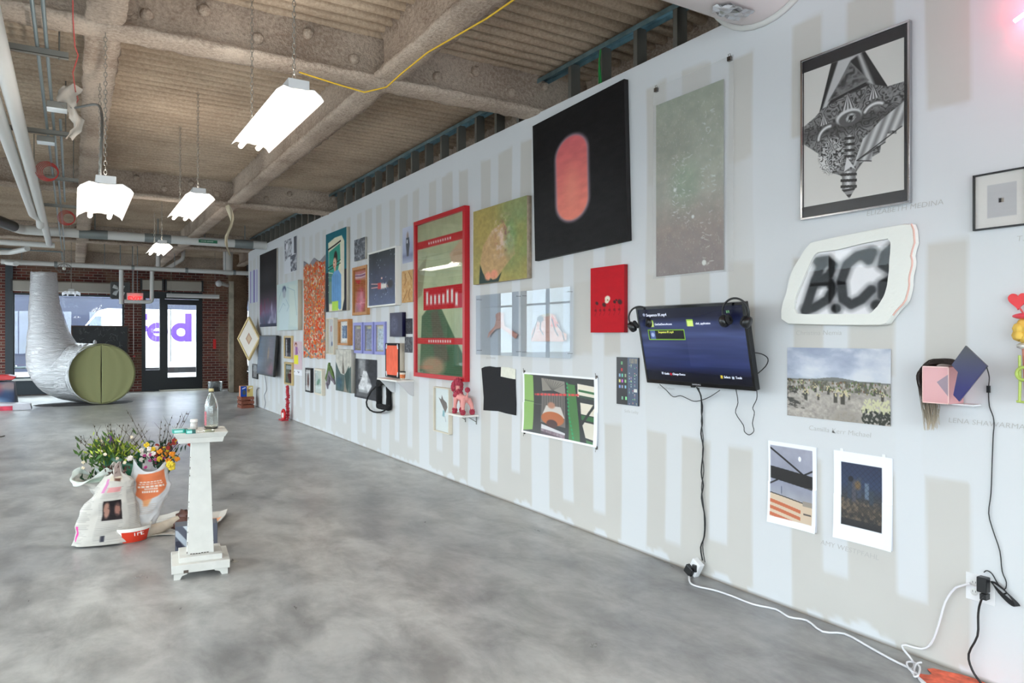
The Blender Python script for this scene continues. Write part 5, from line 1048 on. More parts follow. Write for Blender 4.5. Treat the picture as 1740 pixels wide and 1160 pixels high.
# hanging fan heater, exit sign, cage lamp
X, Y, Z = onY(205, 493, 19.0); t = thing('fan_heater', 'dark square fan heater hanging under the pipes before the brick wall', 'heater', (X, 19, Z)); s = .20
b = MB(); b.box((-s, 0, -s), (s, .3, s)); b.build('casing', mat('heater_grey', (70, 72, 70), .5), t, bevel=.01)
b = MB(); [b.box((-s*.8, -.012, -s*.8+k*.032), (s*.8, -.004, -s*.8+k*.032+.006)) for k in range(11)]; b.build('louvre_grille', M_BLACK, t)
b = MB()
for k in range(4): b.add([(0, 0, 0), (.05, 0, .13), (.13, 0, .1), (.1, .02, .02)], [(0, 1, 2, 3)], M=Matrix.Translation((-.04, -.014, 0)) @ Matrix.Rotation(k*PI/2, 4, 'Y'))
b.build('fan_blade', mat('pale_blades', (200, 206, 206), .4), t)
MB().tube([(0, .15, s), (0, .15, 3.75-Z)], .01, 6).build('hanger_rod', M_COND, t)
X, Y, Z = onY(229.5, 507, 18.6); t = thing('exit_sign', 'glowing red exit sign hanging beside the fan heater', 'sign', (X, 18.6, Z))
MB().box((-.17, 0, -.11), (.17, .06, .13)).build('housing', mat('sign_grey', (176, 172, 168), .5), t, bevel=.006)
text('EXIT', .19, t, mat('exit_red', (255, 40, 40), .4, emit=(255, 24, 24), estr=1.6), M=Matrix.Translation((-.15, -.003, -.085)) @ Matrix.Rotation(PI/2, 4, 'X'), bold=.02, sx=.74)
b = MB(); [b.tube([(x, .03, .13), (x, .03, 3.75-Z)], .008, 6) for x in (-.05, .05)]; b.build('conduit_stem', M_COND, t)
l = bpy.data.lights.new('exit_glow', 'POINT'); l.energy = 1.6; l.color = (1, .05, .05); l.shadow_soft_size = .08; q = bpy.data.objects.new('exit_glow', l); C.objects.link(q); q.parent = t; q.location = (0, -.12, 0)
X, Y, Z = onY(227, 600, 19.6); t = thing('pull_cord', 'thin cord with a red handle hanging before the brick pier', 'cord', (X, 19.6, Z))
MB().tube([(0, 0, -.02), (0, 0, 3.765-Z)], .006, 6).build('cord', mat('pale_cord', (210, 206, 200), .7), t); MB().tube([(-.0, 0, -.06), (.03, 0, -.09)], .022, 8).build('handle', mat('pink_red', (214, 90, 90), .5), t)
X, Y, Z = onY(374, 481, 19.6); t = thing('security_camera', 'small white dome camera on an arm left of the column', 'camera', (X, 19.6, Z))
MB().tube([(0, 0, 0), (.3, .7, 0)], .05, 10).build('arm', M_WPIPE, t); MB().sphere((-.03, 0, -.01), .085, 14, 10).build('dome', mat('dome_grey', (196, 198, 200), .15), t)
X, Y, Z = onY(109, 456, 17.6); t = thing('cage_lamp', 'small round wire cage lamp hanging above the foil duct', 'lamp', (X, 17.6, Z)); b = MB()
for k in range(6):
    a = PI*k/6; b.tube([(.14*math.cos(a)*math.sin(q), .14*math.sin(a)*math.sin(q), .1*math.cos(q)) for q in np.linspace(0, 2*PI, 20, endpoint=False)], .003, 4, closed=True)
b.build('wire_cage', M_STEEL, t); MB().sphere((0, 0, 0), .035, 10, 8).build('bulb', mat('bulb_glass', (240, 236, 224), .2), t); MB().tube([(0, 0, .1), (0, 0, 3.75-Z)], .006, 6).build('stem', M_COND, t)
# ============================================================ THINGS ON AND BY THE WALL
M_BP = mat('black_plastic', (18, 18, 20), .3); M_RUB = mat('black_cable', (22, 22, 24), .5); M_WC = mat('white_cable', (222, 222, 226), .45)
def wp(pts, out=.006): return [onX(x, y, WX-out) for x, y in pts]
def smooth(P, k=3):
    P = [Vector(p) for p in P]; out = []
    for i in range(len(P)-1):
        a, b, c, d = P[max(i-1, 0)], P[i], P[i+1], P[min(i+2, len(P)-1)]
        for j in range(k):
            t = j/k; out.append(.5*((2*b)+(c-a)*t+(2*a-5*b+4*c-d)*t*t+(3*b-a-3*c+d)*t**3))
    return out+[P[-1]]
def cable(name, label, P, r, m, cat='cable', seg=6, parent=None):
    o = MB().tube(smooth(P), r, seg).build(name, m)
    if parent: o.parent = parent; o.matrix_parent_inverse = parent.matrix_world.inverted()
    else: tag(o, label, cat)
    return o
# ---- big screen
TVM = wallM(3.11, 1.445, 0, .17) @ Matrix.Rotation(.2, 4, 'X')
tv = thing('television', 'black flat television tilted off the wall showing a dark blue file menu', 'television', M=TVM)
w, h = .885, .505
b = MB().box((-w/2, -h/2, -.035), (w/2, h/2, 0)); b.box((-w/2+.12, -h/2+.06, -.065), (w/2-.12, h/2-.1, -.035)); b.build('housing', M_BP, tv, bevel=.004)
b = MB(); f = .016; b.box((-w/2, -h/2, 0), (w/2, -h/2+.024, .004)).box((-w/2, h/2-f, 0), (w/2, h/2, .004)).box((-w/2, -h/2+.024, 0), (-w/2+f, h/2-f, .004)).box((w/2-f, -h/2+.024, 0), (w/2, h/2-f, .004)); b.build('bezel', mat('piano_black', (10, 10, 12), .12), tv)
A = Art(160, 100); A.grad([(0, (14, 16, 34)), (.12, (16, 18, 40)), (.2, (42, 50, 84)), (.35, (58, 66, 104)), (.6, (40, 50, 92)), (.8, (26, 34, 74)), (.9, (10, 12, 28)), (1, (8, 9, 20))]); n = A.n(2, 14, 4, 3); A.mul(.75+.5*n); A.put((A.u > .47)*(A.v > .42)*(A.v < .78)*.25, (60, 70, 112))
for x in (.09, .49): A.put(A.rect(x, .16, x+.06, .25), (150, 186, 70)); A.put(A.rect(x+.005, .18, x+.06, .25), (196, 214, 116))
A.put(A.rect(.08, .285, .455, .43, .004), (126, 176, 40)); A.put(A.rect(.086, .297, .449, .42, .004), (16, 18, 26)); A.put(A.rect(.10, .3, .155, .418, .004), (74, 92, 140)); A.put(A.ell(.127, .36, .018, .03, .3), (150, 164, 200)); A.put(A.ell(.06, .075, .012, .02, .3), (150, 156, 180))
A.put(A.rect(.16, .885, .18, .915), (180, 186, 200)); A.put(A.rect(.25, .89, .265, .92), (206, 40, 60)); A.put(A.rect(.735, .885, .753, .92), (216, 190, 70)); A.put(A.rect(.835, .89, .853, .92), (200, 206, 220))
artmesh('screen', A, w-2*f, h-.024-f, vmat('lit_screen', .25, .3, emit=.24), tv, z=.002, origin=(0, .004))
MT = mat('screen_text', (206, 210, 224), .5, emit=(206, 210, 224), estr=.6); MY = mat('screen_text_yellow', (206, 210, 90), .5, emit=(206, 210, 90), estr=.5); MG = mat('screen_text_green', (130, 190, 130), .5, emit=(130, 190, 130), estr=.4)
sw, sh = w-2*f, h-.024-f
for s, u, v, sz, m in (('Sequence 01.mp4', .085, .10, .026, MT), ('GetGetDanceAccess', .165, .225, .018, MT), ('club_application', .575, .225, .018, MT), ('Sequence 01.mp4', .19, .335, .019, MY), ('1/1', .86, .09, .022, MG), ('Guide', .19, .915, .018, MT), ('Change Device', .275, .915, .018, MT), ('Select', .765, .915, .02, MT), ('Tools', .865, .915, .02, MT)):
    text(s, sz, tv, m, at=(-sw/2+u*sw, sh/2+.004-v*sh, .0035))
text('SAMSUNG', .013, tv, mat('logo_silver', (190, 190, 195), .3), at=(-.035, -h/2+.007, .0048), sx=1.2)
MB().box((-.06, -h/2-.012, -.02), (-.03, -h/2, -.005)).build('sensor_foot', M_BP, tv)
im = TVM.inverted(); b = MB(); b.box((-.12, -.1, -.075), (.12, .1, -.062))
for s in (-1, 1): 
    p = im @ Vector((WX-.002, 3.11+s*.09, 1.445)); q = Vector((p.x, 0, -.07)); b.tube([q, p], .014, 8)
b.build('wall_bracket', M_STEEL, tv)
# cables of the screen
c0 = onX(1184, 658, WX-.11)
cable('power_cable', 'black cable pair running from the television down the wall to the power strip', [c0]+wp([(1191, 672)], .04)+wp([(1192, 690), (1192, 700), (1193.4, 718), (1191, 737), (1195, 762), (1191.5, 802), (1195, 824), (1192, 846), (1198, 880), (1196.7, 911), (1190.5, 929.7), (1193.6, 952)], .012), .0045, M_RUB)
cable('signal_cable', 'thin black cable twisted around the television power cable', [onX(1187, 659, WX-.11)]+wp([(1194, 690), (1191.5, 715), (1195, 745), (1193.5, 772), (1196, 800), (1192, 828), (1195.5, 860), (1197, 900), (1194, 928), (1198, 955)], .02), .0028, M_RUB)
cable('swag_cable', 'thin black cable sagging beneath the television bottom edge', [onX(1121, 653, WX-.1)]+wp([(1132.5, 663), (1144, 674), (1156, 672), (1168, 677), (1179.4, 681.6), (1194, 679), (1208, 673)], .03)+[onX(1223, 663, WX-.1)], .0025, M_RUB)
cable('headphone_cable', 'thin black headphone cable dangling in a long loop below the screen corner', [onX(1250.6, 662, WX-.1)]+wp([(1254, 683.7), (1249.8, 701), (1263, 721.8), (1265, 733), (1273, 738.5), (1281, 732), (1278.5, 719), (1282, 701), (1279, 692.5), (1285.8, 677.8)], .02)+[onX(1286, 664, WX-.1)], .0025, M_RUB)
cable('side_cable', 'black cable loop sticking out right of the television', [onX(1278.5, 598.7, WX-.1)]+wp([(1293.7, 601), (1304.8, 609), (1301, 622)], .05)+[onX(1283.4, 638, WX-.1)], .003, M_RUB)
def headphones(label, M, R=.078):
    t = thing('headphones', label, 'headphones', M=M)
    MB().tube([(R*math.cos(a), R*1.05*math.sin(a), 0) for a in np.linspace(-.15*PI, 1.15*PI, 22)], .006, 8).build('headband', M_BP, t)
    for s in (-1, 1):
        a = -.17*PI if s > 0 else 1.17*PI; c = (R*math.cos(a), R*1.05*math.sin(a)-.008, 0)
        Mx = Matrix.Translation(c) @ Matrix.Rotation(-s*.35, 4, 'Z') @ Matrix.Rotation(PI/2, 4, 'Y')
        e = MB().lathe([(.001, -.022), (.026, -.022), (.034, -.014), (.036, 0), (.034, .012), (.026, .018), (.001, .018)], 20, M=Mx).build('ear_cup', M_BP, t)
        MB().lathe([(.012, -.002), (.026, -.006), (.03, .004), (.024, .012), (.012, .010)], 20, M=Mx @ Matrix.Translation((0, 0, -s*.026))).build('ear_pad', mat('ear_foam', (30, 30, 32), .9), e)
    return t
c = TVM @ Vector((w/2-.045, h/2-.055, .028)); R0 = TVM.to_3x3().to_4x4()
headphones('black headphones hung over the right upper corner of the television', Matrix.Translation(c) @ R0 @ Matrix.Rotation(.25, 4, 'Y') @ Matrix.Rotation(-.12, 4, 'Z'))
c = TVM @ Vector((-w/2+.055, h/2-.065, .03)); headphones('black headphones hung over the left upper corner of the television', Matrix.Translation(c) @ R0 @ Matrix.Rotation(.75, 4, 'Y') @ Matrix.Rotation(.1, 4, 'Z'), .07)
# ---- far screen
T2 = wallM(14.47, 1.135, 0, .13) @ Matrix.Rotation(-.075, 4, 'X'); t2 = thing('television', 'smaller-looking far television with a dim streaky blue and red picture', 'television', M=T2); w, h = 1.40, .79
MB().box((-w/2, -h/2, -.05), (w/2, h/2, 0)).build('housing', M_BP, t2, bevel=.005)
A = Art(90, 100); A.grad([(0, (40, 54, 70)), (1, (42, 44, 62))]); A.put(A.ell(.1, .5, .25, .6, 1)*.6, (50, 84, 116)); A.put(A.poly([(.6, 0), (1, 0), (1, 1), (.55, 1)], .2)*.6, (104, 88, 100)); A.put(A.poly([(.6, .3), (.66, .35), (.72, .55), (.9, .6), (.8, .85), (.55, .8)], .05)*.8, (40, 34, 46)); A.put(A.ell(.65, .45, .05, .15, 1)*.6, (170, 130, 70)); A.put(A.ell(.85, .85, .15, .15, 1)*.5, (140, 60, 76)); A.mul(.85+.3*A.n(3, 40, 1))
artmesh('screen', A, w-.05, h-.05, vmat('dim_screen', .3, .3, emit=.08), t2, z=.002)
MB().box((-.2, -.15, -.11), (.2, .15, -.05)).build('wall_bracket', M_STEEL, t2)
cable('power_cable', 'thin cable wandering from the far television down to the floor', [onX(450, 638, WX-.09)]+wp([(452, 650), (453, 662), (449, 672), (451, 684), (449, 694)], .01), .006, mat('grey_cable', (150, 150, 160), .5))
cable('wall_cable', 'thin grey cable arching up the wall near its far end', wp([(441, 659), (436, 662), (436, 676), (438, 690), (440, 696)], .01), .006, mat('grey_cable', (150, 150, 160)))
# ---- power strip, floor cables, outlet
x, y, z = onZ(1196, 972, .0); t = thing('power_strip', 'small white power strip with black plugs standing at the wall foot', 'power strip', (WX-.05, y, 0)); Mz = Matrix.Rotation(.5, 4, 'X')
MB().cbox((0, 0, .065), (.045, .07, .10), M=Mz).build('strip_body', mat('white_plastic', (226, 226, 228), .4), t, bevel=.006)
MB().cbox((-.035, .01, .04), (.03, .06, .055), M=Mz).build('black_adapter', M_BP, t, bevel=.004); MB().cbox((-.01, -.045, .06), (.05, .03, .045)).build('black_plug', M_BP, t, bevel=.004)
def fl(pts, r): return [Vector(onZ(px, py_, r)) for px, py_ in pts]
pts = fl([(1190, 965), (1176, 968), (1171, 978), (1173, 990), (1185, 996), (1212, 1002), (1240, 1011), (1280, 1026.4), (1318, 1034.7), (1340.7, 1048), (1371, 1053.7), (1397.6, 1072.7), (1435.5, 1076.5), (1477, 1099), (1515, 1120), (1541.7, 1133), (1556, 1142), (1566, 1158), (1590, 1172)], .006)
for p in pts: p.x = min(p.x, WX-.012)
cable('extension_cable', 'white extension cable snaking along the floor beside the wall', pts, .0055, M_WC, seg=8)
o_ = wp([(1648, 991), (1633, 995), (1621, 1000.6), (1606, 1023), (1595, 1061), (1583, 1091.6), (1566, 1102)], .02); e_ = fl([(1553, 1126), (1549, 1140), (1560, 1150), (1572, 1160)], .006)
cable('outlet_cable', 'white cable curving down from the wall outlet to the floor', o_+[Vector((WX-.05, e_[0].y+.08, .05))]+e_, .005, M_WC, seg=8)
lp = fl([(1560, 1146), (1545, 1138), (1541, 1128), (1552, 1125), (1563, 1134), (1560, 1150), (1553, 1148), (1556, 1130), (1566, 1128)], .012)
for k, p in enumerate(lp): p.z = .012+.004*(k % 3); p.x = min(p.x, WX-.02)
cable('cable_loop', 'small tangled loop of white cable on the orange paint', lp, .0045, M_WC)
yo, zo, pw, ph, _ = quad((1644, 972.5), (1690, 980), (1690, 1030), (1644, 1016)); t = thing('wall_outlet', 'white double power outlet plate low on the wall', 'outlet', M=wallM(yo, zo)); pw, ph = .118, .118
MB().box((-pw/2, -ph/2, .0005), (pw/2, ph/2, .006)).build('cover_plate', mat('white_plastic', (226, 226, 228)), t, bevel=.002)
for sx in (-1, 1):
    for sy in (-1, 1):
        f_ = MB().lathe([(.001, .0065), (.016, .0065), (.017, .005)], 16, o=(sx*.024, sy*.02, 0)).build('receptacle', mat('ivory_plastic', (216, 216, 214), .4), t); b = MB()
        for d in (-.006, .006): b.box((sx*.024+d-.001, sy*.02-.002, .0064), (sx*.024+d+.001, sy*.02+.006, .0068))
        b.build('slot', M_BP, f_)
t = thing('power_adapter', 'black power adapter plugged into the right of the outlet', 'adapter', M=wallM(yo-.022, zo+.028)); MB().box((-.020, -.032, .007), (.020, .034, .045)).build('adapter_body', M_BP, t, bevel=.004)
cable('plug_cable', 'thick black cord with plug dropping from the outlet to the floor edge', [Vector((WX-.012, yo-.026, zo-.022)), Vector((WX-.04, yo-.026, zo-.022))]+wp([(1664, 1030), (1662, 1048), (1661, 1080), (1646, 1110.6), (1651.6, 1137), (1666.8, 1160), (1690, 1190)], .03), .0048, M_RUB)
MB_ = MB().cbox((0, 0, .022), (.026, .024, .034)).build('cord_plug', M_BP); MB_.parent = bpy.data.objects['plug_cable']; MB_.matrix_world = wallM(yo-.026, zo-.022)
cable('thin_cord', 'thin black cord running from the purple panel down to the outlet', [onX(1676.5, 623, WX-.15)]+wp([(1681, 641)], .06)+wp([(1679.7, 660), (1681, 689), (1687.7, 708), (1689, 724), (1687.7, 739), (1685.8, 784.5), (1683.9, 837.6), (1680, 871.7), (1687.7, 902), (1699, 936), (1702.8, 970), (1710, 989), (1707, 1001), (1696, 992), (1686, 975), (1677, 969), (1672, 972)], .008), .0024, M_RUB)
q = onX(1680, 661, WX-.008); MB().cbox((0, 0, 0), (.012, .03, .010)).build('cord_switch', M_BP, bpy.data.objects['thin_cord']).matrix_world = wallM(q[1], q[2], 0, .010)
b = MB(); q = Vector(onX(1708, 1008, WX-.012))
for k in range(5): b.tube([(WX-.012-.003*k, q.y-(.055*math.cos(a))*(1-.06*k), q.z-.035*math.cos(a)+.009*math.sin(a)*(1+.3*k)) for a in np.linspace(0, 2*PI, 18, endpoint=False)], .0022, 5, closed=True)
b.tube([(WX-.003, q.y, q.z), (WX-.03, q.y, q.z)], .004, 5); tag(b.build('tied_cord', M_RUB), 'small tied bundle of thin black cord beside the outlet', 'cord')
# ---- pink box with hair
t = thing('hair_box_sculpture', 'pink translucent box on the wall with a long hank of hair over it', 'sculpture', M=wallM(1.78, 1.36)); im = t.matrix_world.inverted(); D_ = .13
def L2(px, py_, out): return im @ Vector(onX(px, py_, WX-out))
a0, a1 = L2(1567.4, 621.5, D_), L2(1612.5, 687, D_); x0, x1, yt, yb = a0.x, a1.x, a0.y, a1.y
mp_ = newmat('pink_iridescent'); p_ = mp_[2]; p_.inputs['Base Color'].default_value = tuple(lin((226, 164, 166)))+(1,); p_.inputs['Roughness'].default_value = .12; p_.inputs['Alpha'].default_value = .82; p_.inputs['Coat Weight'].default_value = .5
b = MB().box((x0, yb, .004), (x1, yt, D_)); b.build('pink_box', mp_[0], t, bevel=.003)
MB().add([(x0+.02*0+(x1-x0)*.55, yt-(yt-yb)*.42, D_+.001), (x1-.002, yt-(yt-yb)*.2, D_+.001), (x1-.002, yb+(yt-yb)*.2, D_+.001)], [(0, 2, 1)]).build('grey_facet', mat('grey_facet', (150, 130, 142), .2), t)
b = MB(); [b.box(*q) for q in (((x0, yt-.004, D_), (x1, yt, D_+.002)), ((x0, yb, D_), (x1, yb+.004, D_+.002)), ((x0, yb, D_), (x0+.003, yt, D_+.002)), ((x1-.003, yb, D_), (x1, yt, D_+.002)))]; b.build('box_edge', mat('pale_pink_edge', (232, 196, 190), .3), t)
P = [L2(*p, .15) for p in ((1640, 587), (1677, 622), (1629, 682), (1619, 671), (1627, 632), (1616, 620))]
mg, mt_, mpn = newmat('purple_gradient'); tcn = mt_.nodes.new('ShaderNodeTexCoord'); sp = mt_.nodes.new('ShaderNodeSeparateXYZ'); rp = mt_.nodes.new('ShaderNodeValToRGB'); rg = mt_.nodes.new('ShaderNodeMapRange')
mt_.links.new(tcn.outputs['Generated'], sp.inputs[0]); mt_.links.new(sp.outputs[1], rp.inputs[0]); mt_.links.new(rp.outputs[0], mpn.inputs['Base Color']); mpn.inputs['Roughness'].default_value = .2
rp.color_ramp.elements[0].color = tuple(lin((22, 18, 96)))+(1,); rp.color_ramp.elements[1].color = tuple(lin((62, 62, 64)))+(1,); rp.color_ramp.elements[0].position = .25
MB().prism([(p.x, p.y) for p in P], D_+.006, D_+.018).build('purple_panel', mg, t, bevel=.001)
MB().box((x1-.02, yb-.006, .0005), (x1+.07, yb+.0, .07)).build('small_shelf', mat('white_plastic', (226, 226, 228)), t)
hm, ht, hp = newmat('human_hair'); tcn = ht.nodes.new('ShaderNodeTexCoord'); sp = ht.nodes.new('ShaderNodeSeparateXYZ'); rp = ht.nodes.new('ShaderNodeValToRGB'); ht.links.new(tcn.outputs['Generated'], sp.inputs[0]); ht.links.new(sp.outputs[1], rp.inputs[0]); ht.links.new(rp.outputs[0], hp.inputs['Base Color']); hp.inputs['Roughness'].default_value = .45
rp.color_ramp.elements[0].color = tuple(lin((196, 180, 156)))+(1,); rp.color_ramp.elements[1].color = tuple(lin((52, 38, 32)))+(1,); rp.color_ramp.elements[1].position = .6
rs = random.Random(5); b = MB()
for k in range(150):
    zz = .02+.09*rs.random(); s = rs.random(); e = rs.uniform(0, 1); pk = yt+.006+.02*rs.random()
    P_ = [Vector((x1+.03-.02*s, yt+.004, zz)), Vector(((x0+x1)/2+.02, pk+.006, zz)), Vector((x0+.02, pk-.0, zz+.01)), Vector((x0-.012-.012*s, yt-.03, zz+.02)), Vector((x0-.016-.014*s, (yt+yb)/2, zz+.01)), Vector((x0-.006+.03*e-.02*s, yb-.01, zz)), Vector((x0+.0+.034*e-.01, yb-.04-.09*rs.random(), zz))]
    b.tube(smooth(P_, 3), .0011, 3, cap=False)
b.build('hair', hm, t)
# ---- heart piece at the right edge
q = onX(1732, 560, WX-.03); t = thing('heart_assemblage', 'hanging piece with a red heart above yellow foam and green tubes at the right edge', 'sculpture', M=wallM(q[1]-.03, q[2])); im = t.matrix_world.inverted()
hp0 = L2_ = im @ Vector(onX(1729, 510, WX-.03)); pts = []
for k in range(40):
    a = 2*PI*k/40; pts.append((hp0.x+.0024*16*math.sin(a)**3*.95, hp0.y+.0024*(13*math.cos(a)-5*math.cos(2*a)-2*math.cos(3*a)-math.cos(4*a))))
MB().prism(pts, .02, .03).build('red_heart', mat('heart_red', (222, 44, 48), .4), t, bevel=.003)
e0 = im @ Vector(onX(1737, 537, WX-.03)); MB().tube([(hp0.x+.004, hp0.y-.03, .025), (hp0.x+.02, hp0.y-.055, .025), (e0.x+.02, e0.y+.01, .03)], .004, 8).build('red_stem', mat('pink_red', (214, 90, 90), .5), t)
MB().sphere((e0.x+.025, e0.y, .045), (.055, .014, .035), 16, 8).build('red_disc', mat('soft_red', (222, 70, 84), .4), t)
e1 = im @ Vector(onX(1742, 562, WX-.03)); b = MB(); rs = random.Random(8)
for k in range(16): b.sphere((e1.x+rs.uniform(-.02, .05), e1.y+rs.uniform(-.035, .03), .03+.02*rs.random()), .02+.008*rs.random(), 8, 6)
b.build('yellow_foam', mat('yellow_foam', (224, 184, 84), .8, bump=.5, bscale=60), t)
MB().tube([(e1.x+.02, e1.y-.07, .03), (e1.x+.03, e1.y-.28, .03)], .03, 12).build('pink_felt', mat('pink_felt', (222, 150, 130), .9), t)
b = MB(); b.tube([(e1.x-.006, e1.y-.10, .065), (e1.x-.004, e1.y-.21, .065), (e1.x-.006, e1.y-.29, .065)], .006, 8).tube([(e1.x+.03, e1.y-.1, .065), (e1.x+.03, e1.y-.29, .065)], .006, 8)
b.tube([(e1.x+.012+.026*math.cos(a), e1.y-.175+.026*math.sin(a), .072) for a in np.linspace(0, 2*PI, 20, endpoint=False)], .007, 8, closed=True).tube([(e1.x-.016, e1.y-.29, .065), (e1.x+.03, e1.y-.292, .065)], .005, 8); b.build('green_tubing', mat('pale_green_tube', (172, 190, 92), .4), t)
MB().sphere((e1.x+.0, e1.y-.062, .05), (.024, .014, .02), 12, 8).build('glass_bead', mat('bead_silver', (200, 200, 196), .1, .5), t)
# ---- shelf with the pink poodle
sh_ = thing('dog_shelf', 'small white shelf on two metal brackets under the pink dog', 'shelf', (WX-.09, 6.25, .722)); MB().box((-.09, -.175, 0), (.0895, .175, .018)).build('board', M_WHITE, sh_, bevel=.002)
for yy in (-.13, .1): MB().box((-.05, yy-.008, -.003), (.089, yy+.008, 0)).box((.086, yy-.008, -.08), (.089, yy+.008, -.003)).tube([(.0, yy, -.004), (.085, yy, -.055)], .003, 6).build('bracket', M_STEEL, sh_)
dog = thing('poodle_figure', 'pink poodle figure with deep pink curls standing on a small shelf', 'dog figure', (WX-.10, 6.24, .74))
ML, MD = mat('smooth_light_pink', (226, 152, 146), .55), mat('curly_deep_pink', (196, 72, 92), .9, bump=1, bscale=120, bdist=.02)
b = MB(); B_ = [((0, -.085, .15), .034), ((0, -.05, .155), .033), ((0, 0, .158), .034), ((0, .05, .17), .04), ((0, .085, .19), .036), ((0, .09, .24), .028), ((0, .095, .275), .032)]
for (c, r) in B_: b.sphere(c, r, 14, 10)
b.tube([c for c, _ in B_], [r*.95 for _, r in B_], 12)
for s in (-1, 1):
    b.tube([(s*.025, -.085, .15), (s*.045, -.11, .10), (s*.052, -.125, .05), (s*.052, -.118, .01)], [.03, .022, .016, .016], 10)
    b.tube([(s*.028, .065, .16), (s*.036, .072, .09), (s*.04, .075, .01)], [.028, .018, .016], 10)
b.tube([(0, -.1, .165), (0, -.118, .20), (0, -.12, .232)], [.012, .008, .007], 8); b.tube([(0, .11, .27), (0, .155, .26)], [.02, .012], 10); b.sphere((0, .158, .26), .013, 8, 6)
o = b.build('body', ML, dog); rm = o.modifiers.new('join', 'REMESH'); rm.mode = 'VOXEL'; rm.voxel_size = .005; rm.use_smooth_shade = True
def curls(name, cs, seed):
    rs = random.Random(seed); b = MB()
    for c, r in cs:
        R3 = r if hasattr(r, '__len__') else (r, r, r); b.sphere(c, R3, 12, 8)
        for k in range(60):
            v = Vector((rs.gauss(0, 1), rs.gauss(0, 1), rs.gauss(0, 1))).normalized(); b.sphere((c[0]+v.x*R3[0], c[1]+v.y*R3[1], c[2]+v.z*R3[2]), .0085, 6, 4)
    return b.build(name, MD, dog)
curls('topknot', [((0, .09, .305), .042)], 1)
for s in (-1, 1): curls('ear', [((s*.045, .098, .265), (.016, .022, .045))], 2+s)
curls('chest_ruff', [((0, .07, .185), (.05, .05, .055))], 5); curls('tail_pom', [((0, -.12, .243), .02)], 6)
for s in (-1, 1): curls('foot_cuff', [((s*.052, -.12, .03), (.022, .022, .03))], 8+s); curls('foot_cuff', [((s*.04, .075, .03), (.022, .022, .03))], 12+s)
# ---- shelf with cup
sh_ = thing('cup_shelf', 'white shelf with triangular brackets under the black box canvas', 'shelf', (WX-.108, 7.93, .98)); MB().box((-.108, -.31, 0), (.1075, .31, .02)).build('board', M_WHITE, sh_, bevel=.002)
for yy in (-.29, .27): MB().prism([(-.085, 0), (.107, 0), (.107, -.17), (.06, -.15)], -.01, .01, M=Matrix.Translation((0, yy, 0)) @ Matrix.Rotation(PI/2, 4, 'X')).build('bracket', mat('shelf_white', (206, 206, 208), .6), sh_)
t = thing('paper_cup', 'small paper cup with black lid on the white wall shelf', 'cup', (WX-.10, 7.72, 1.0))
MB().lathe([(.001, 0), (.026, 0), (.036, .088), (.034, .088)], 20).build('cup', mat('cup_cream', (226, 214, 196), .6), t); MB().lathe([(.029, .02), (.0335, .062)], 20).build('printed_band', mat('cup_orange', (206, 112, 58), .6, var=.5, vscale=60), t); MB().lathe([(.001, .1), (.03, .1), (.037, .094), (.038, .086)], 20).build('lid', M_BP, t)
# ---- red tower sculpture
t = thing('red_tower_sculpture', 'knobbly red tower on a red and white ring standing at the wall foot', 'sculpture', (WX-.14, 13.05, 0)); MR_ = mat('dull_red', (178, 34, 50), .5)
MB().tube([(.0+.0, .095*math.cos(a), .1+.085*math.sin(a)) for a in np.linspace(0, 2*PI, 28, endpoint=False)], .022, 10, closed=True).build('ring', mat('bright_red', (206, 26, 34), .4), t)
MB().cbox((0, 0, .09), (.04, .12, .09)).build('white_block', M_WHITE, t, bevel=.01); MB().box((-.06, -.12, 0), (.06, .12, .02)).build('base', MR_, t, bevel=.004)
b = MB(); rs = random.Random(4)
for k in range(13): b.sphere((.06+rs.uniform(-.01, .01), -.05+rs.uniform(-.03, .03), .05+k*.033), (.035, .05*(1-.2*(k % 2)), .018), 10, 6, jit=.3, rs=rs)
for k in range(5): b.sphere((.06, -.05+rs.uniform(-.02, .02), .48+k*.03), (.03, .045-.006*k, .03), 10, 6, jit=.4, rs=rs)
b.tube([(.06, -.05, .02), (.06, -.05, .5)], .014, 8); b.build('knobbly_tower', MR_, t)
# ---- crate with boxes by the wall end
cr = thing('wooden_crate', 'small reddish slatted wooden crate at the far end of the white wall', 'crate', (3.13, 15.83, 0), .04); MCW = mat('crate_wood', (126, 66, 44), .6, var=.2, vscale=16); b = MB()
for k in range(3):
    z0, z1 = k*.087, k*.087+.062
    b.box((-.13, -.18, z0), (.13, -.168, z1)).box((-.13, .168, z0), (.13, .18, z1)).box((-.13, -.168, z0), (-.118, .168, z1)).box((.118, -.168, z0), (.13, .168, z1))
b.build('slats', MCW, cr); b = MB(); [b.box((sx*.118-.012, sy*.156-.012, 0), (sx*.118+.012, sy*.156+.012, .236)) for sx in (-.9, .9) for sy in (-.98, .98)]; b.build('corner_posts', MCW, cr); MB().box((-.117, -.167, .004), (.117, .167, .014)).build('bottom_board', MCW, cr)
def boxart(c1, c2, disc):
    A = Art(50, 60, c1); A.put(A.ell(disc[0], disc[1], .28, .24, .15), c2); A.put(A.ell(disc[0], disc[1], .16, .12, .3), tuple(int(k*.5+40) for k in c2)); A.put(A.line([(.3, .25), (.8, .14)], .1, .03), (232, 232, 236)); return A
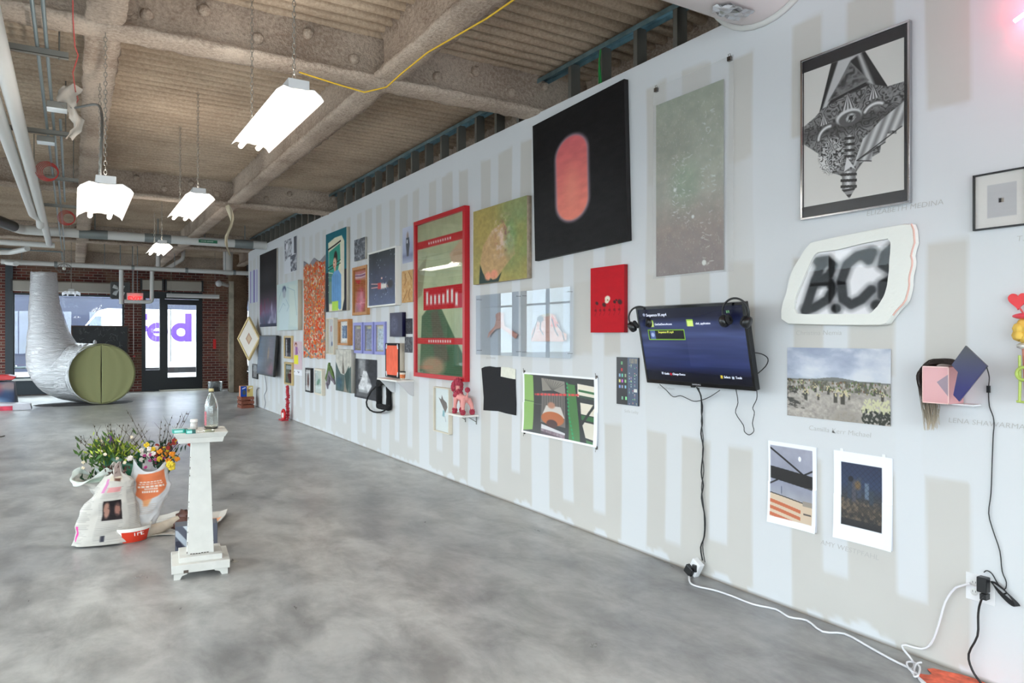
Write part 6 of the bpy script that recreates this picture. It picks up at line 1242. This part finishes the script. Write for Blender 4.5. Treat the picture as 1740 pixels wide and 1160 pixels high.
for lab, dx, w_, c1, c2, dsc, side in (('blue printed cardboard box with a dark disc standing on the crate', -.062, .125, (24, 70, 166), (70, 80, 84), (.6, .6), (206, 140, 110)), ('yellow and tan printed cardboard box standing on the crate, nearer the wall', .068, .125, (214, 190, 120), (196, 150, 80), (.25, .4), (226, 214, 196))):
    t = thing('cardboard_box', lab, 'box', (3.13+dx, 15.78, .236)); MB().box((-w_/2, -.05, 0), (w_/2, .1, .225)).build('carton', mat('carton_%d' % side[0], side, .7), t, bevel=.002)
    o = artmesh('printed_front', boxart(c1, c2, dsc), w_-.004, .221, VM, t); o.matrix_local = Matrix.Translation((0, -.0515, .1125)) @ Matrix.Rotation(PI/2, 4, 'X')
# ============================================================ FLOOR THINGS
M_OLDW = mat('chipped_white_paint', (206, 204, 198), .55, var=.05, vscale=12, bump=.2, bscale=14)
ped = thing('pedestal', 'tapering white chipped-paint wooden pedestal standing on the concrete floor', 'pedestal', (.70, 4.96, 0), -.10)
def frust(b, z0, z1, a0, a1, M=None):
    return b.add([(-a0, -a0, z0), (a0, -a0, z0), (a0, a0, z0), (-a0, a0, z0), (-a1, -a1, z1), (a1, -a1, z1), (a1, a1, z1), (-a1, a1, z1)], [(0, 3, 2, 1), (4, 5, 6, 7), (0, 1, 5, 4), (1, 2, 6, 5), (2, 3, 7, 6), (3, 0, 4, 7)], M=M)
MB().cbox((0, 0, .066), (.335, .335, .052)).build('base', M_OLDW, ped, bevel=.003); MB().cbox((0, .0, .108), (.25, .25, .034)).build('plinth', M_OLDW, ped, bevel=.003)
for sx in (-1, 1):
    for sy in (-1, 1): MB().prism([(sx*.155, .04), (sx*.155, 0), (sx*.12, 0), (sx*.108, .022), (sx*.08, .03), (sx*.075, .04)], -.02, .02, M=Matrix.Translation((0, sy*.135, 0)) @ Matrix.Rotation(PI/2, 4, 'X')).build('foot', M_OLDW, ped)
frust(MB(), .125, .84, .078, .054).build('shaft', M_OLDW, ped, bevel=.002)
frust(MB(), .835, .868, .128, .136).build('lower_cap', M_OLDW, ped, bevel=.002); frust(MB(), .868, .9, .14, .157).build('top', M_OLDW, ped, bevel=.003)
rs = random.Random(6); b = MB()
for k in range(26):
    z = rs.uniform(.14, .8); a = .078-(z-.125)*.0336+.0005; s = rs.choice([-1, 1]); r = rs.uniform(.0015, .0045); b.cbox((s*a if rs.random() < .4 else -a, -a, z), (r, r, r*2.4))
for k in range(7): b.cbox((-.055+k*.016, -.0788, .128+.003*rs.random()), (.012, .002, .005))
b.box((-.10, -.1685, .04), (-.072, -.1675, .058)); b.build('paint_chip', mat('dark_chip', (84, 74, 66), .8), ped)
def onped(px, py_): x, y, _ = onZ(px, py_, .9); return x, y
x, y = onped(359, 728); t = thing('glass_bottle', 'empty clear bottle with a pale cap on top of the white pedestal', 'bottle', (x, y, .9))
MGB = newmat('clear_glass')[2]; MGm = MGB.id_data if False else bpy.data.materials['clear_glass']; MGB.inputs['Transmission Weight'].default_value = 1; MGB.inputs['Roughness'].default_value = .02; MGB.inputs['IOR'].default_value = 1.45; MGB.inputs['Base Color'].default_value = (.95, .98, .96, 1)
MB().lathe([(.001, 0), (.036, 0), (.041, .006), (.042, .02), (.042, .135), (.040, .155), (.032, .19), (.018, .222), (.014, .232), (.014, .245), (.012, .245), (.012, .232), (.016, .221), (.030, .19), (.038, .155), (.040, .135), (.040, .02), (.036, .006), (.001, .004)], 28).build('bottle', MGm, t)
MB().lathe([(.001, .262), (.014, .262), (.016, .258), (.016, .243), (.0145, .243)], 20).build('cap', mat('brass_cap', (196, 180, 130), .4), t)
b = MB(); N_ = 10; vs = [(.0427*math.cos(a), .0427*math.sin(a), z) for z in (.025, .115) for a in np.linspace(-3.0, -2.45, N_)]; b.add(vs, [(i, i+1, N_+i+1, N_+i) for i in range(N_-1)]); b.build('label', mat('bottle_label', (176, 96, 104), .6, var=.5, vscale=120), t)
x, y = onped(329.5, 729); t = thing('pill_jar', 'small clear jar with a white lid on the pedestal', 'jar', (x, y, .9)); MB().lathe([(.001, 0), (.020, 0), (.022, .004), (.022, .045), (.018, .048)], 20).build('jar', mat('jar_grey', (190, 186, 182), .2, var=.15, vscale=60), t); MB().lathe([(.001, .064), (.023, .064), (.024, .06), (.024, .047), (.02, .046)], 20).build('lid', M_WHITE, t)
MT_ = mat('teal_card', (24, 156, 140), .4)
for lab, px, py_, w_, rz in (('teal cigarette packet lying at the left corner of the pedestal top', 306, 735, .085, .05), ('shorter teal cigarette packet lying in the middle of the pedestal top', 324, 736, .055, -.1)):
    x, y = onped(px, py_); t = thing('cigarette_packet', lab, 'packet', (x, y, .9), rz); MB().box((-w_/2, -.02, 0), (w_/2, .03, .022)).build('packet', MT_, t, bevel=.001); MB().box((-w_/2+.006, -.0205, .004), (w_*.15, -.0198, .018)).build('label', mat('label_pale', (170, 220, 214), .5), t); MB().box((w_/2-.02, -.0207, .0), (w_/2+.0005, .0302, .0225)).build('open_flap', mat('dark_teal', (20, 84, 78), .5), t)
x, y = onped(341, 733); t = thing('small_card', 'tiny white printed card lying on the pedestal top', 'card', (x, y, .9)); MB().box((-.018, -.02, 0), (.018, .02, .006)).build('card', M_WHITE, t)
MB().box((-.008, -.012, .006), (.006, .004, .0065)).build('print', M_BP, t)
x, y = onped(355, 731.5); t = thing('glass_dish', 'low greenish glass dish beside the bottle on the pedestal', 'dish', (x-.005, y-.045, .9)); MB().lathe([(.001, .003), (.03, .003), (.034, .012), (.036, .012), (.032, 0), (.001, 0)], 24).build('dish', mat('green_glass', (196, 200, 168), .1, trans=.6), t)
# grey box behind pedestal
A = Art(60, 60, (96, 98, 110)); [A.put(A.line(q, .14, .02), c) for q, c in (([(0, .2), (.5, 1.1)], (186, 194, 204)), ([(.2, -.1), (.75, 1)], (206, 212, 218)), ([(.55, 0), (.7, .5)], (60, 60, 74)), ([(.05, .6), (.2, 1)], (60, 60, 74)))]
t = thing('printed_box', 'small grey box with diagonal pale stripes behind the pedestal', 'box', (.745, 5.45, 0), -.12); MB().box((-.135, -.07, 0), (.135, .07, .19)).build('carton', mat('grey_carton', (92, 96, 106), .5), t, bevel=.003); o = artmesh('printed_front', A, .266, .186, VM, t); o.matrix_local = Matrix.Translation((0, -.0712, .095)) @ Matrix.Rotation(PI/2, 4, 'X')
# --- newsprint
def newsart(W, H, seed, photo=None, extras=()):
    A = Art(W, H, (198, 193, 186)); rs = np.random.RandomState(seed); A.mul(.96+.06*A.n(6, 6, seed))
    cols = 5
    for c in range(cols):
        x0 = .04+c*.19; y = .3
        while y < .96:
            if rs.rand() < .9: A.put(A.rect(x0, y, x0+.15*rs.uniform(.7, 1), y+.006, .006)*.45, (120, 116, 114))
            y += .017
    for e, c in extras: A.put(A.rect(*e), c)
    if photo: x0, y0, x1, y1 = photo; A.put(A.rect(*photo), (38, 32, 34)); A.put(A.ell(x0+(x1-x0)*.22, (y0+y1)/2, (x1-x0)*.16, (y1-y0)*.38, .4), (160, 120, 106)); A.put(A.ell(x0+(x1-x0)*.78, (y0+y1)/2, (x1-x0)*.15, (y1-y0)*.30, .6), (150, 108, 96)); A.put(A.rect(*photo)*(A.n(30, 24, 77, 2) > .52)*.5, (50, 42, 44))
    return A
def wrap(name, art, levels, m, parent, arc=(0, 1), wob=.01, seed=0, thick=.002):
    """a paper sleeve: levels = (cx, cy, z, rx, ry) from top to bottom, art wraps it with its middle facing the -Y side"""
    W, H = art.W, art.H; rs = np.random.RandomState(seed); lv = np.array(levels, float); tt = np.linspace(0, 1, len(lv)); v = np.linspace(0, 1, H); a = (np.linspace(arc[0], arc[1], W)-.5)*2*PI-PI/2
    cx, cy, z, rx, ry = [np.interp(v, tt, lv[:, k])[:, None] for k in range(5)]; nn = (noise(W, H, 7, 5, seed+1, 3)-.5)*2
    f = 1+wob*nn/np.maximum(rx, .05)*3; edge = .02*np.sin(np.linspace(0, 14, W)+seed)*np.exp(-np.arange(H)/6.)[:, None]*3
    X, Y, Z = cx+rx*np.cos(a)*f, cy+ry*np.sin(a)*f, z+0*a+edge; Z[-1] = lv[-1, 2]
    o = artmesh(name, art, 1, 1, m, parent); me = o.data; co = np.stack([X, Y, Z], -1).reshape(-1, 3); me.vertices.foreach_set('co', co.ravel().astype(np.float32)); me.update()
    for p in me.polygons: p.use_smooth = True
    s = o.modifiers.new('paper', 'SOLIDIFY'); s.thickness = thick; return o
VPAP = vmat('newsprint', .85, .2)
def twigs(b, c, n, seed, h=(.2, .4), sp=.18, r=.0022):
    rs = random.Random(seed)
    for k in range(n):
        a = rs.uniform(0, 2*PI); L_ = rs.uniform(*h); d = Vector((math.cos(a)*sp*rs.random(), math.sin(a)*sp*.7*rs.random(), L_)); P = [Vector(c)+d*f+Vector((rs.uniform(-.008, .008), rs.uniform(-.008, .008), 0))*(f > 0) for f in (0, .3, .55, .8, 1)]
        b.tube(P, [r*1.5, r*1.3, r, r*.8, r*.4], 5)
        for q in (P[2], P[3]): b.tube([q, q+Vector((rs.uniform(-.04, .04), rs.uniform(-.03, .03), rs.uniform(.04, .09)))], [r*.7, r*.3], 4)
        for f in np.linspace(.4, .95, 5): p = Vector(c)+d*f; b.sphere(p, (.004, .004, .008), 5, 4)
def leaves(b, c, n, seed, R=.12, L_=.06, up=.5):
    rs = random.Random(seed)
    for k in range(n):
        p = Vector(c)+Vector((rs.gauss(0, R*.5), rs.gauss(0, R*.35), rs.gauss(0, R*.35))); d = Vector((rs.uniform(-1, 1), rs.uniform(-1, 1), rs.uniform(-.2, 1)+up)).normalized(); s = d.orthogonal().normalized()*L_*.16; n_ = d.cross(s).normalized()*L_*.08
        b.add([p, p+d*L_*.5+s+n_, p+d*L_, p+d*L_*.5-s+n_], [(0, 1, 2, 3)]); b.add([p-n_*.3, p+d*L_*.5+s+n_*.7, p+d*L_, p+d*L_*.5-s+n_*.7], [(3, 2, 1, 0)])
def blooms(b, c, n, seed, R, r):
    rs = random.Random(seed)
    for k in range(n):
        p = Vector(c)+Vector((rs.gauss(0, R*.5), rs.gauss(0, R*.35), rs.gauss(0, R*.4)))
        for j in range(6): a = j*PI/3+rs.random(); b.sphere((p.x+math.cos(a)*r*.6, p.y-.004, p.z+math.sin(a)*r*.6), (r*.5, r*.25, r*.5), 6, 4)
        b.sphere(p, r*.4, 6, 5)
M_TWIG = mat('twig_brown', (84, 74, 62), .8); M_LEAF = mat('leaf_green', (74, 108, 50), .6, var=.35, vscale=14); M_DLEAF = mat('dark_leaf', (36, 66, 44), .6, var=.2, vscale=14)
BX, BY = .30, 6.05
# green-wrapped bouquet at the back
t = thing('bouquet', 'bouquet with twigs and lime leaves in dark green wrap, standing behind the newsprint', 'bouquet', (BX+.02, BY+.10, 0)); A = Art(40, 50, (36, 98, 68)); A.mul(.8+.4*A.n(6, 4, 2))
wrap('green_wrap', A, [(.02, 0, .60, .15, .09), (.0, 0, .36, .10, .07), (0, 0, .0, .05, .04)], vmat('green_foil', .3, .5), t, seed=3)
b = MB(); twigs(b, (-.07, 0, .5), 26, 3, (.2, .36), .3); b.build('twigs', M_TWIG, t); b = MB(); leaves(b, (-.08, -.03, .60), 220, 5, .16, .07); b.build('leaves', M_LEAF, t)
b = MB(); leaves(b, (-.05, -.05, .63), 150, 7, .15, .05); b.build('lime_leaves', mat('lime_leaf', (164, 180, 60), .6), t)
b = MB(); blooms(b, (-.06, -.06, .64), 16, 9, .17, .012); b.build('pale_blossom', mat('pale_blossom', (232, 216, 190), .7), t); b = MB(); b.tube([(-.06, -.04, .6), (-.075, -.05, .78)], .004, 5); [b.sphere((-.072-.001*k, -.05, .70+.014*k), .013-.001*k, 8, 5) for k in range(6)]; b.build('purple_spike', mat('purple_bloom', (98, 62, 108), .7), t)
# newsprint cone at the front
t = thing('bouquet', 'bouquet wrapped in a big newspaper cone with a picture of two faces', 'bouquet', (BX-.06, BY-.10, 0))
A = newsart(170, 130, 4, (.445, .46, .565, .66), (((.43, .1, .56, .2), (206, 196, 178)), ((.445, .30, .55, .36), (214, 150, 150)), ((.40, .16, .43, .36), (196, 130, 170)), ((.455, .84, .475, .94), (60, 60, 70)), ((.30, .70, .315, .92), (214, 70, 150))))
A.put(A.poly([(.44, 0), (.56, 0), (.55, .12), (.46, .14)], .01), (150, 132, 126)); A.put(A.poly([(.47, .15), (.54, .16), (.53, .22), (.48, .2)], .02), (96, 62, 52))
wrap('newspaper', A, [(.04, .03, .52, .05, .03), (.035, .01, .44, .105, .06), (.0, 0, .30, .17, .085), (-.01, 0, .12, .20, .10), (-.02, .0, .015, .215, .11)], VPAP, t, seed=7, wob=.012)
b = MB(); leaves(b, (.03, .03, .50), 40, 11, .06, .05); b.build('brown_leaves', mat('brown_leaf', (84, 60, 50), .8), t)
# left open sleeve
t = thing('paper_sleeve', 'open crumpled newspaper sleeve flaring at the left of the bouquets', 'paper sleeve', (BX-.13, BY+.02, 0)); A = newsart(120, 60, 9); A.put(A.v < .1, (206, 212, 206)); A.put(A.rect(.3, .12, .8, .3, .1)*.6, (96, 124, 104))
wrap('newspaper', A, [(-.03, 0, .485, .135, .085), (-.02, 0, .455, .15, .09), (.03, 0, .40, .09, .07), (.06, 0, .3, .05, .05), (.09, -.02, .0, .12, .07)], VPAP, t, seed=12, wob=.014)
MB().sphere((-.02, 0, .43), (.075, .05, .035), 14, 8, jit=.25).build('crumpled_filling', mat('crumpled_newsprint', (190, 196, 190), .8, var=.3, vscale=40, bump=.8, bscale=60), t); b = MB(); leaves(b, (-.05, -.01, .45), 14, 8, .05, .05); b.build('leaves', M_DLEAF, t)
# orange and white bag at the right
t = thing('bouquet', 'bouquet of mixed flowers in a white paper sleeve with an orange printed panel', 'bouquet', (BX+.19, BY+.02, 0))
A = Art(150, 120, (222, 222, 224)); A.mul(.94+.1*A.n(10, 10, 3)); A.put(A.poly([(.36, .12), (.62, .08), (.66, .30), (.56, .45), (.46, .52), (.36, .42)], .012), (222, 126, 84)); A.put(A.poly([(.44, .5), (.52, .48), (.5, .58), (.46, .58)], .02), (236, 170, 120))
for y, x0, x1, s in ((.24, .40, .60, .008), (.27, .39, .61, .008), (.31, .38, .63, .016), (.345, .44, .55, .012), (.385, .42, .56, .016)):
    for k in range(7):
        a_ = x0+(x1-x0)*k/7; A.put(A.rect(a_, y-s, a_+(x1-x0)/7*.75, y+s*.6, .006), (238, 226, 218))
for y in np.arange(.55, .68, .025): A.put(A.rect(.44, y, .58, y+.006, .006)*.6, (196, 160, 130))
A.put(A.rect(.2, .86, .8, .868), (240, 240, 240)); wrap('paper_sleeve', A, [(.03, 0, .53, .12, .07), (.02, 0, .36, .135, .08), (-.02, 0, .18, .11, .075), (-.08, -.0, .0, .10, .07)], VPAP, t, seed=17)
b = MB(); twigs(b, (.08, 0, .5), 12, 21, (.22, .46), .30); b.build('twigs', M_TWIG, t); b = MB(); leaves(b, (.08, 0, .58), 120, 15, .12, .06); b.build('leaves', M_DLEAF, t)
for nm, c, n_, R_2, r, col in (('yellow_blossom', (.10, -.03, .64), 9, .12, .02, (226, 190, 40)), ('red_blossom', (.12, -.04, .63), 10, .10, .016, (150, 44, 36)), ('orange_blossom', (.15, -.05, .60), 8, .08, .02, (230, 140, 30)), ('big_yellow_blossom', (.145, -.06, .52), 3, .04, .028, (236, 206, 60)), ('white_blossom', (-.04, -.05, .60), 10, .10, .018, (228, 214, 206)), ('magenta_blossom', (-.0, -.06, .57), 8, .1, .012, (176, 60, 120))):
    b = MB(); blooms(b, c, n_, len(nm), R_2, r); b.build(nm, mat(nm, col, .7), t)
b = MB(); b.tube([(.15, -.02, .62), (.24, -.04, .72)], .004, 5); [b.sphere((.20+.008*k, -.035, .685+.008*k), .011, 8, 5) for k in range(6)]; b.build('purple_spike', mat('purple_bloom', (98, 62, 108)), t)
# red printed bucket foot below them
t = thing('bouquet_bucket', 'low white bucket with a red lettered band under the wrapped bouquets', 'bucket', (BX+.06, BY-.07, 0)); MB().lathe([(.001, .003), (.115, .003), (.12, .0), (.15, .11), (.145, .11), (.115, .006)], 32).build('bucket', M_WHITE, t)
b = MB(); N_ = 16; vs = [((.1215+(.03*z/.11))*math.cos(a), (.1215+(.03*z/.11))*math.sin(a), z) for z in (.004, .085) for a in np.linspace(-2.0, -.5, N_)]; b.add(vs, [(i, i+1, N_+i+1, N_+i) for i in range(N_-1)], 0, True); b.build('red_band', mat('band_red', (216, 58, 34), .5), t)
for i, (ch, a) in enumerate(zip('THE', (-1.5, -1.3, -1.1))): text(ch, .05, t, M_WHITE, M=Matrix.Translation((.146*math.cos(a), .146*math.sin(a), .055)) @ Matrix.Rotation(a+PI/2, 4, 'Z') @ Matrix.Rotation(PI/2-.25, 4, 'X'))
# newspapers on the floor
def floorpaper(label, P, seed, zr=.02, extras=(), name='newspaper'):
    Q = [Vector(onZ(*p, .004)) for p in P]; A = newsart(90, 70, seed, None, extras); rs = np.random.RandomState(seed); H, W = A.H, A.W
    u, v = A.u[..., None], A.v[..., None]; q = [np.array(p) for p in Q]; XY = q[0]*(1-u)*(1-v)+q[1]*u*(1-v)+q[2]*u*v+q[3]*(1-u)*v
    XY = XY.copy(); XY[..., 2] = .003+zr*np.clip(noise(W, H, 3, 3, seed, 2)-.35, 0, 1)*2+zr*.8*(A.u > .9)*(A.u-.9)*10
    o = artmesh(name, A, 1, 1, VPAP); o.data.vertices.foreach_set('co', XY.reshape(-1, 3).ravel().astype(np.float32)); o.data.update(); s = o.modifiers.new('paper', 'SOLIDIFY'); s.thickness = .003; s.offset = 1; tag(o, label, 'newspaper'); return o
floorpaper('open newspaper spread flat on the floor behind the pedestal', [(262, 876), (388, 874), (362, 905), (238, 912)], 31, .03, (((.7, .2, .95, .5), (226, 160, 120)), ((.72, .6, .9, .9), (222, 130, 100)), ((.1, .5, .5, .7), (222, 206, 180))))
t = thing('crumpled_bundle', 'crumpled dark red and brown paper bundle lying behind the pedestal', 'paper bundle', (.74, 6.05, 0)); rs = random.Random(14)
MB().tube([(-.28, -.06, .03), (-.16, -.03, .05), (-.04, 0, .09)], [.05, .04, .03], 7).build('rolled_paper', mat('cream_roll', (196, 182, 164), .8, var=.2, vscale=12), t)
b = MB(); b.sphere((.0, .02, .10), (.06, .05, .05), 9, 6, jit=.6, rs=rs).sphere((.06, .02, .07), (.05, .04, .04), 9, 6, jit=.6, rs=rs).sphere((-.02, 0, .06), (.09, .05, .055), 9, 6, jit=.5, rs=rs); b.build('brown_wrap', mat('brown_foil', (96, 62, 54), .4, var=.4, vscale=20), t)
b = MB(); b.sphere((.11, .03, .05), (.07, .05, .045), 9, 6, jit=.6, rs=rs).sphere((.17, .0, .03), (.06, .05, .025), 8, 5, jit=.6, rs=rs); b.build('pale_wrap', mat('pale_crumple', (176, 164, 154), .8, var=.2, vscale=20), t)
x, y, _ = onZ(399, 954); t = thing('metal_tag', 'small square metal tag lying on the floor right of the pedestal', 'tag', (x, y, 0), .3); MB().box((-.018, -.02, 0), (.018, .02, .003)).build('plate', mat('dull_tag', (170, 168, 160), .4, .4), t); MB().tube([(-.05, .03, .004), (0, .02, .004), (.01, .05, .004)], .003, 5).build('wire', M_STEEL, t)
x, y, _ = onZ(12, 800); t = thing('dry_twig', 'thin bent twig lying on the floor at the left edge', 'twig', onZ(3, 742)); MB().tube([(-.1, -.1, .004), (0, 0, .006), (.03, .08, .005)], .006, 6).build('twig', M_TWIG, t)
# ---- the foil duct sculpture
def foil():
    m, t, p = newmat('crinkled_foil'); L = t.links.new; N = t.nodes.new; tc = N('ShaderNodeTexCoord'); p.inputs['Metallic'].default_value = .5; p.inputs['Roughness'].default_value = .22; p.inputs['Base Color'].default_value = tuple(lin((222, 222, 224)))+(1,)
    mp = N('ShaderNodeMapping'); mp.inputs['Scale'].default_value = (1, 1, 4.5); L(tc.outputs['Object'], mp.inputs[0]); n = N('ShaderNodeTexNoise'); n.inputs['Scale'].default_value = 4; n.inputs['Detail'].default_value = 7; n.inputs['Roughness'].default_value = .7; n.inputs['Distortion'].default_value = .8; L(mp.outputs[0], n.inputs['Vector'])
    b = N('ShaderNodeBump'); b.inputs['Strength'].default_value = .9; b.inputs['Distance'].default_value = .06; L(n.outputs['Fac'], b.inputs['Height']); L(b.outputs[0], p.inputs['Normal']); return m
MF = foil(); t = thing('foil_duct_sculpture', 'huge bent silver foil duct standing on the floor with an olive curtained mouth', 'sculpture', (.55, 18.35, 0)); R1 = .66
P = [(.0, 0, .67), (-.06, .16, .67), (-.22, .38, .69), (-.46, .56, .70), (-.72, .70, .78), (-.88, .76, 1.02), (-.98, .80, 1.40), (-1.04, .82, 1.80), (-1.08, .82, 2.2), (-1.09, .82, 2.55), (-1.10, .82, 2.95)]; R = [R1, R1, .66, .66, .64, .58, .45, .35, .30, .265, .25]
P2 = smooth(P, 6); R2 = np.interp(np.linspace(0, 1, len(P2)), np.linspace(0, 1, len(R)), R)
b = MB(); b.tube(P2, R2, 48, cap=False); rs = random.Random(2); b.v = [(x+rs.gauss(0, .004), y+rs.gauss(0, .004), z+rs.gauss(0, .004)) for x, y, z in b.v]
b.v = [(x, y, max(z, .004)) for x, y, z in b.v]; o = b.build('foil_tube', MF, t); s = o.modifiers.new('wall', 'SOLIDIFY'); s.thickness = .01
dirm = (Vector(P2[0])-Vector(P2[2])).normalized(); dirm = Vector((.02, -1, 0)).normalized(); MM = Matrix.Translation((0, 0, .67)) @ dirm.to_track_quat('Z', 'Y').to_matrix().to_4x4()
mc = mat('olive_curtain', (150, 150, 104), .8, bump=.3, bscale=6)
for s in (-1, 1):
    b = MB(); vs = []; nx, ny = 26, 30; fs = []
    for j in range(ny+1):
        z = -R1*.985+2*R1*.985*j/ny; half = math.sqrt(max(R1*R1*.97-z*z, 0))
        for i in range(nx+1): u = i/nx; x = s*(.004+.006*(1-abs(z)/R1)+(half-.0)*u); vs.append((x, -.03+.004*math.sin(u*17+s)*(.2+u*u), z+.67))
    for j in range(ny):
        for i in range(nx): q = j*(nx+1)+i; fs.append((q, q+1, q+nx+2, q+nx+1) if s > 0 else (q, q+nx+1, q+nx+2, q+1))
    b.add(vs, fs, 0, True); o = b.build('curtain', mc, t); sm = o.modifiers.new('cloth', 'SOLIDIFY'); sm.thickness = .006
MB().tube([(R1*1.005*math.cos(a), -.015, .672+R1*1.005*math.sin(a)) for a in np.linspace(0, 2*PI, 60, endpoint=False)], .016, 8, closed=True).build('mouth_hoop', mat('olive_hoop', (128, 128, 92), .7), t)
MB().tube([(-.12, .18, 1.3), (-.12, .18, 1.40)], .035, 8).sphere((-.12, .18, 1.40), .03, 8, 6).build('foil_knob', MF, t)
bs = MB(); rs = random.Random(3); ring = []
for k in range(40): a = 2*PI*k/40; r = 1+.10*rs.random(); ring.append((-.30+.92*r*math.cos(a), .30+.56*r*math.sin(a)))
bs.prism(ring, .0005, .004); bs.build('shadow_sheet', mat('shadow_dark', (46, 42, 42), .9), t)  # dark sheet standing in for the shadow beneath the duct
# chalkboard
t = thing('chalkboard', 'black chalkboard with a wooden frame leaning below the shop window', 'chalkboard', (.62, 21.45, 0)); w = .62
MB().box((-w, 0, .5), (w, .03, 1.76)).build('board', mat('slate_black', (28, 30, 32), .5, var=.5, vscale=5, bump=.1), t)
b = MB(); b.box((-w-.03, -.01, .46), (-w, .04, 1.79)).box((w, -.01, .46), (w+.03, .04, 1.79)).box((-w, -.01, 1.76), (w, .04, 1.79)).box((-w, -.01, .46), (w, .04, .5)); b.build('frame', mat('dark_wood', (70, 44, 30), .5), t)
for s in (-1, 1): MB().box((s*w-.02, 0, 0), (s*w+.02, .035, .46)).build('leg', mat('dark_wood', (70, 44, 30)), t)
b = MB(); rs = random.Random(41)
for k in range(34):
    x, z = rs.uniform(-.5, .5), rs.uniform(1.05, 1.7); pts = [(x, -.002, z)]
    for j in range(4): x += rs.uniform(-.03, .05); z += rs.uniform(-.05, .05); pts.append((x, -.002, z))
    b.tube(pts, .0035, 4)
b.build('chalk_scribble', mat('chalk_grey', (120, 122, 122), .9), t)
# galvanised tub
X, Y, _ = onZ(377, 661.5); t = thing('metal_tub', 'round galvanised metal tub on the floor between door and column', 'tub', (3.35, 21.0, 0)); MB().lathe([(.001, .005), (.16, .005), (.17, 0), (.19, .26), (.196, .265), (.185, .26), (.165, .01)], 32).build('tub', mat('shiny_zinc', (196, 200, 202), .22, .9, bump=.3, bscale=8), t)
MB().tube([(-.19, -.02, .2), (-.22, 0, .22), (-.19, .02, .2)], .006, 6).build('handle', M_STEEL, t)
# printed seats at the left edge
def seatart(seed):
    A = Art(80, 60, (24, 40, 70)); A.put(A.ell(.35, .35, .3, .35, .8), (196, 40, 52)); A.put(A.ell(.1, .2, .2, .3, 1), (206, 190, 176)); A.put(A.ell(.85, .2, .3, .25, 1)*.7, (196, 160, 150)); A.put(A.ell(.4, .9, .4, .2, .9), (180, 196, 216)); A.put(A.ell(.7, .65, .3, .3, 1)*.5, (40, 80, 130)); return A
t = thing('printed_bench', 'low folded seat printed in blurry red, white and blue at the left edge', 'seat', (-1.34, 18.15, 0), .0)
MB().prism([(-.5, 0), (.36, 0), (.30, .55), (-.5, .60)], 0, .5, M=Matrix.Rotation(PI/2, 4, 'X') @ Matrix.Translation((0, 0, -.5))).build('backrest', mat('navy_card', (28, 34, 56), .5), t, bevel=.006)
A = seatart(1); o = artmesh('printed_panel', A, .60, .46, VP, t); o.matrix_local = Matrix.Translation((.0, -.004, .33)) @ Matrix.Rotation(PI/2, 4, 'X')
MB().prism([(-.5, 0), (.62, 0), (.60, .11), (.05, .15), (-.5, .02)], 0, .42, M=Matrix.Translation((0, -.006, 0)) @ Matrix.Rotation(PI/2, 4, 'X')).build('seat', mat('marbled_pale', (206, 204, 212), .4, var=.12, vscale=3), t, bevel=.005)
MB().box((-.3, -.432, .0), (.3, -.426, .09)).build('red_edge', mat('print_red', (200, 60, 84), .5, var=.5, vscale=6), t)
MB().prism([(-.6, .70), (.20, .70), (.34, .66), (.28, .60), (-.6, .60)], 0, .52, M=Matrix.Translation((0, .5, 0)) @ Matrix.Rotation(PI/2, 4, 'X')).build('red_top', mat('gloss_red', (206, 34, 40), .25), t, bevel=.01)
# wall-mounted items on the brick
X, Y, Z = onY(384, 578, 20.38); t = thing('red_ribbon', 'small red ribbon fixed to the brick beside the column', 'ribbon', (3.5, BACK-.003, onY(384, 583, BACK)[2]), 0); MB().box((-.05, -.004, -.16), (.03, 0, .12)).build('ribbon', mat('ribbon_red', (222, 40, 40), .6), t)
MB().tube([(-1.22, BACK-.02, .75), (-1.22, BACK-.2, .72), (-1.0, BACK-.22, .72)], .03, 8).build('x', M_COND)
tag(bpy.data.objects['x'], 'short metal valve pipe sticking out beside the window jamb', 'pipe'); bpy.data.objects['x'].name = 'valve_pipe'
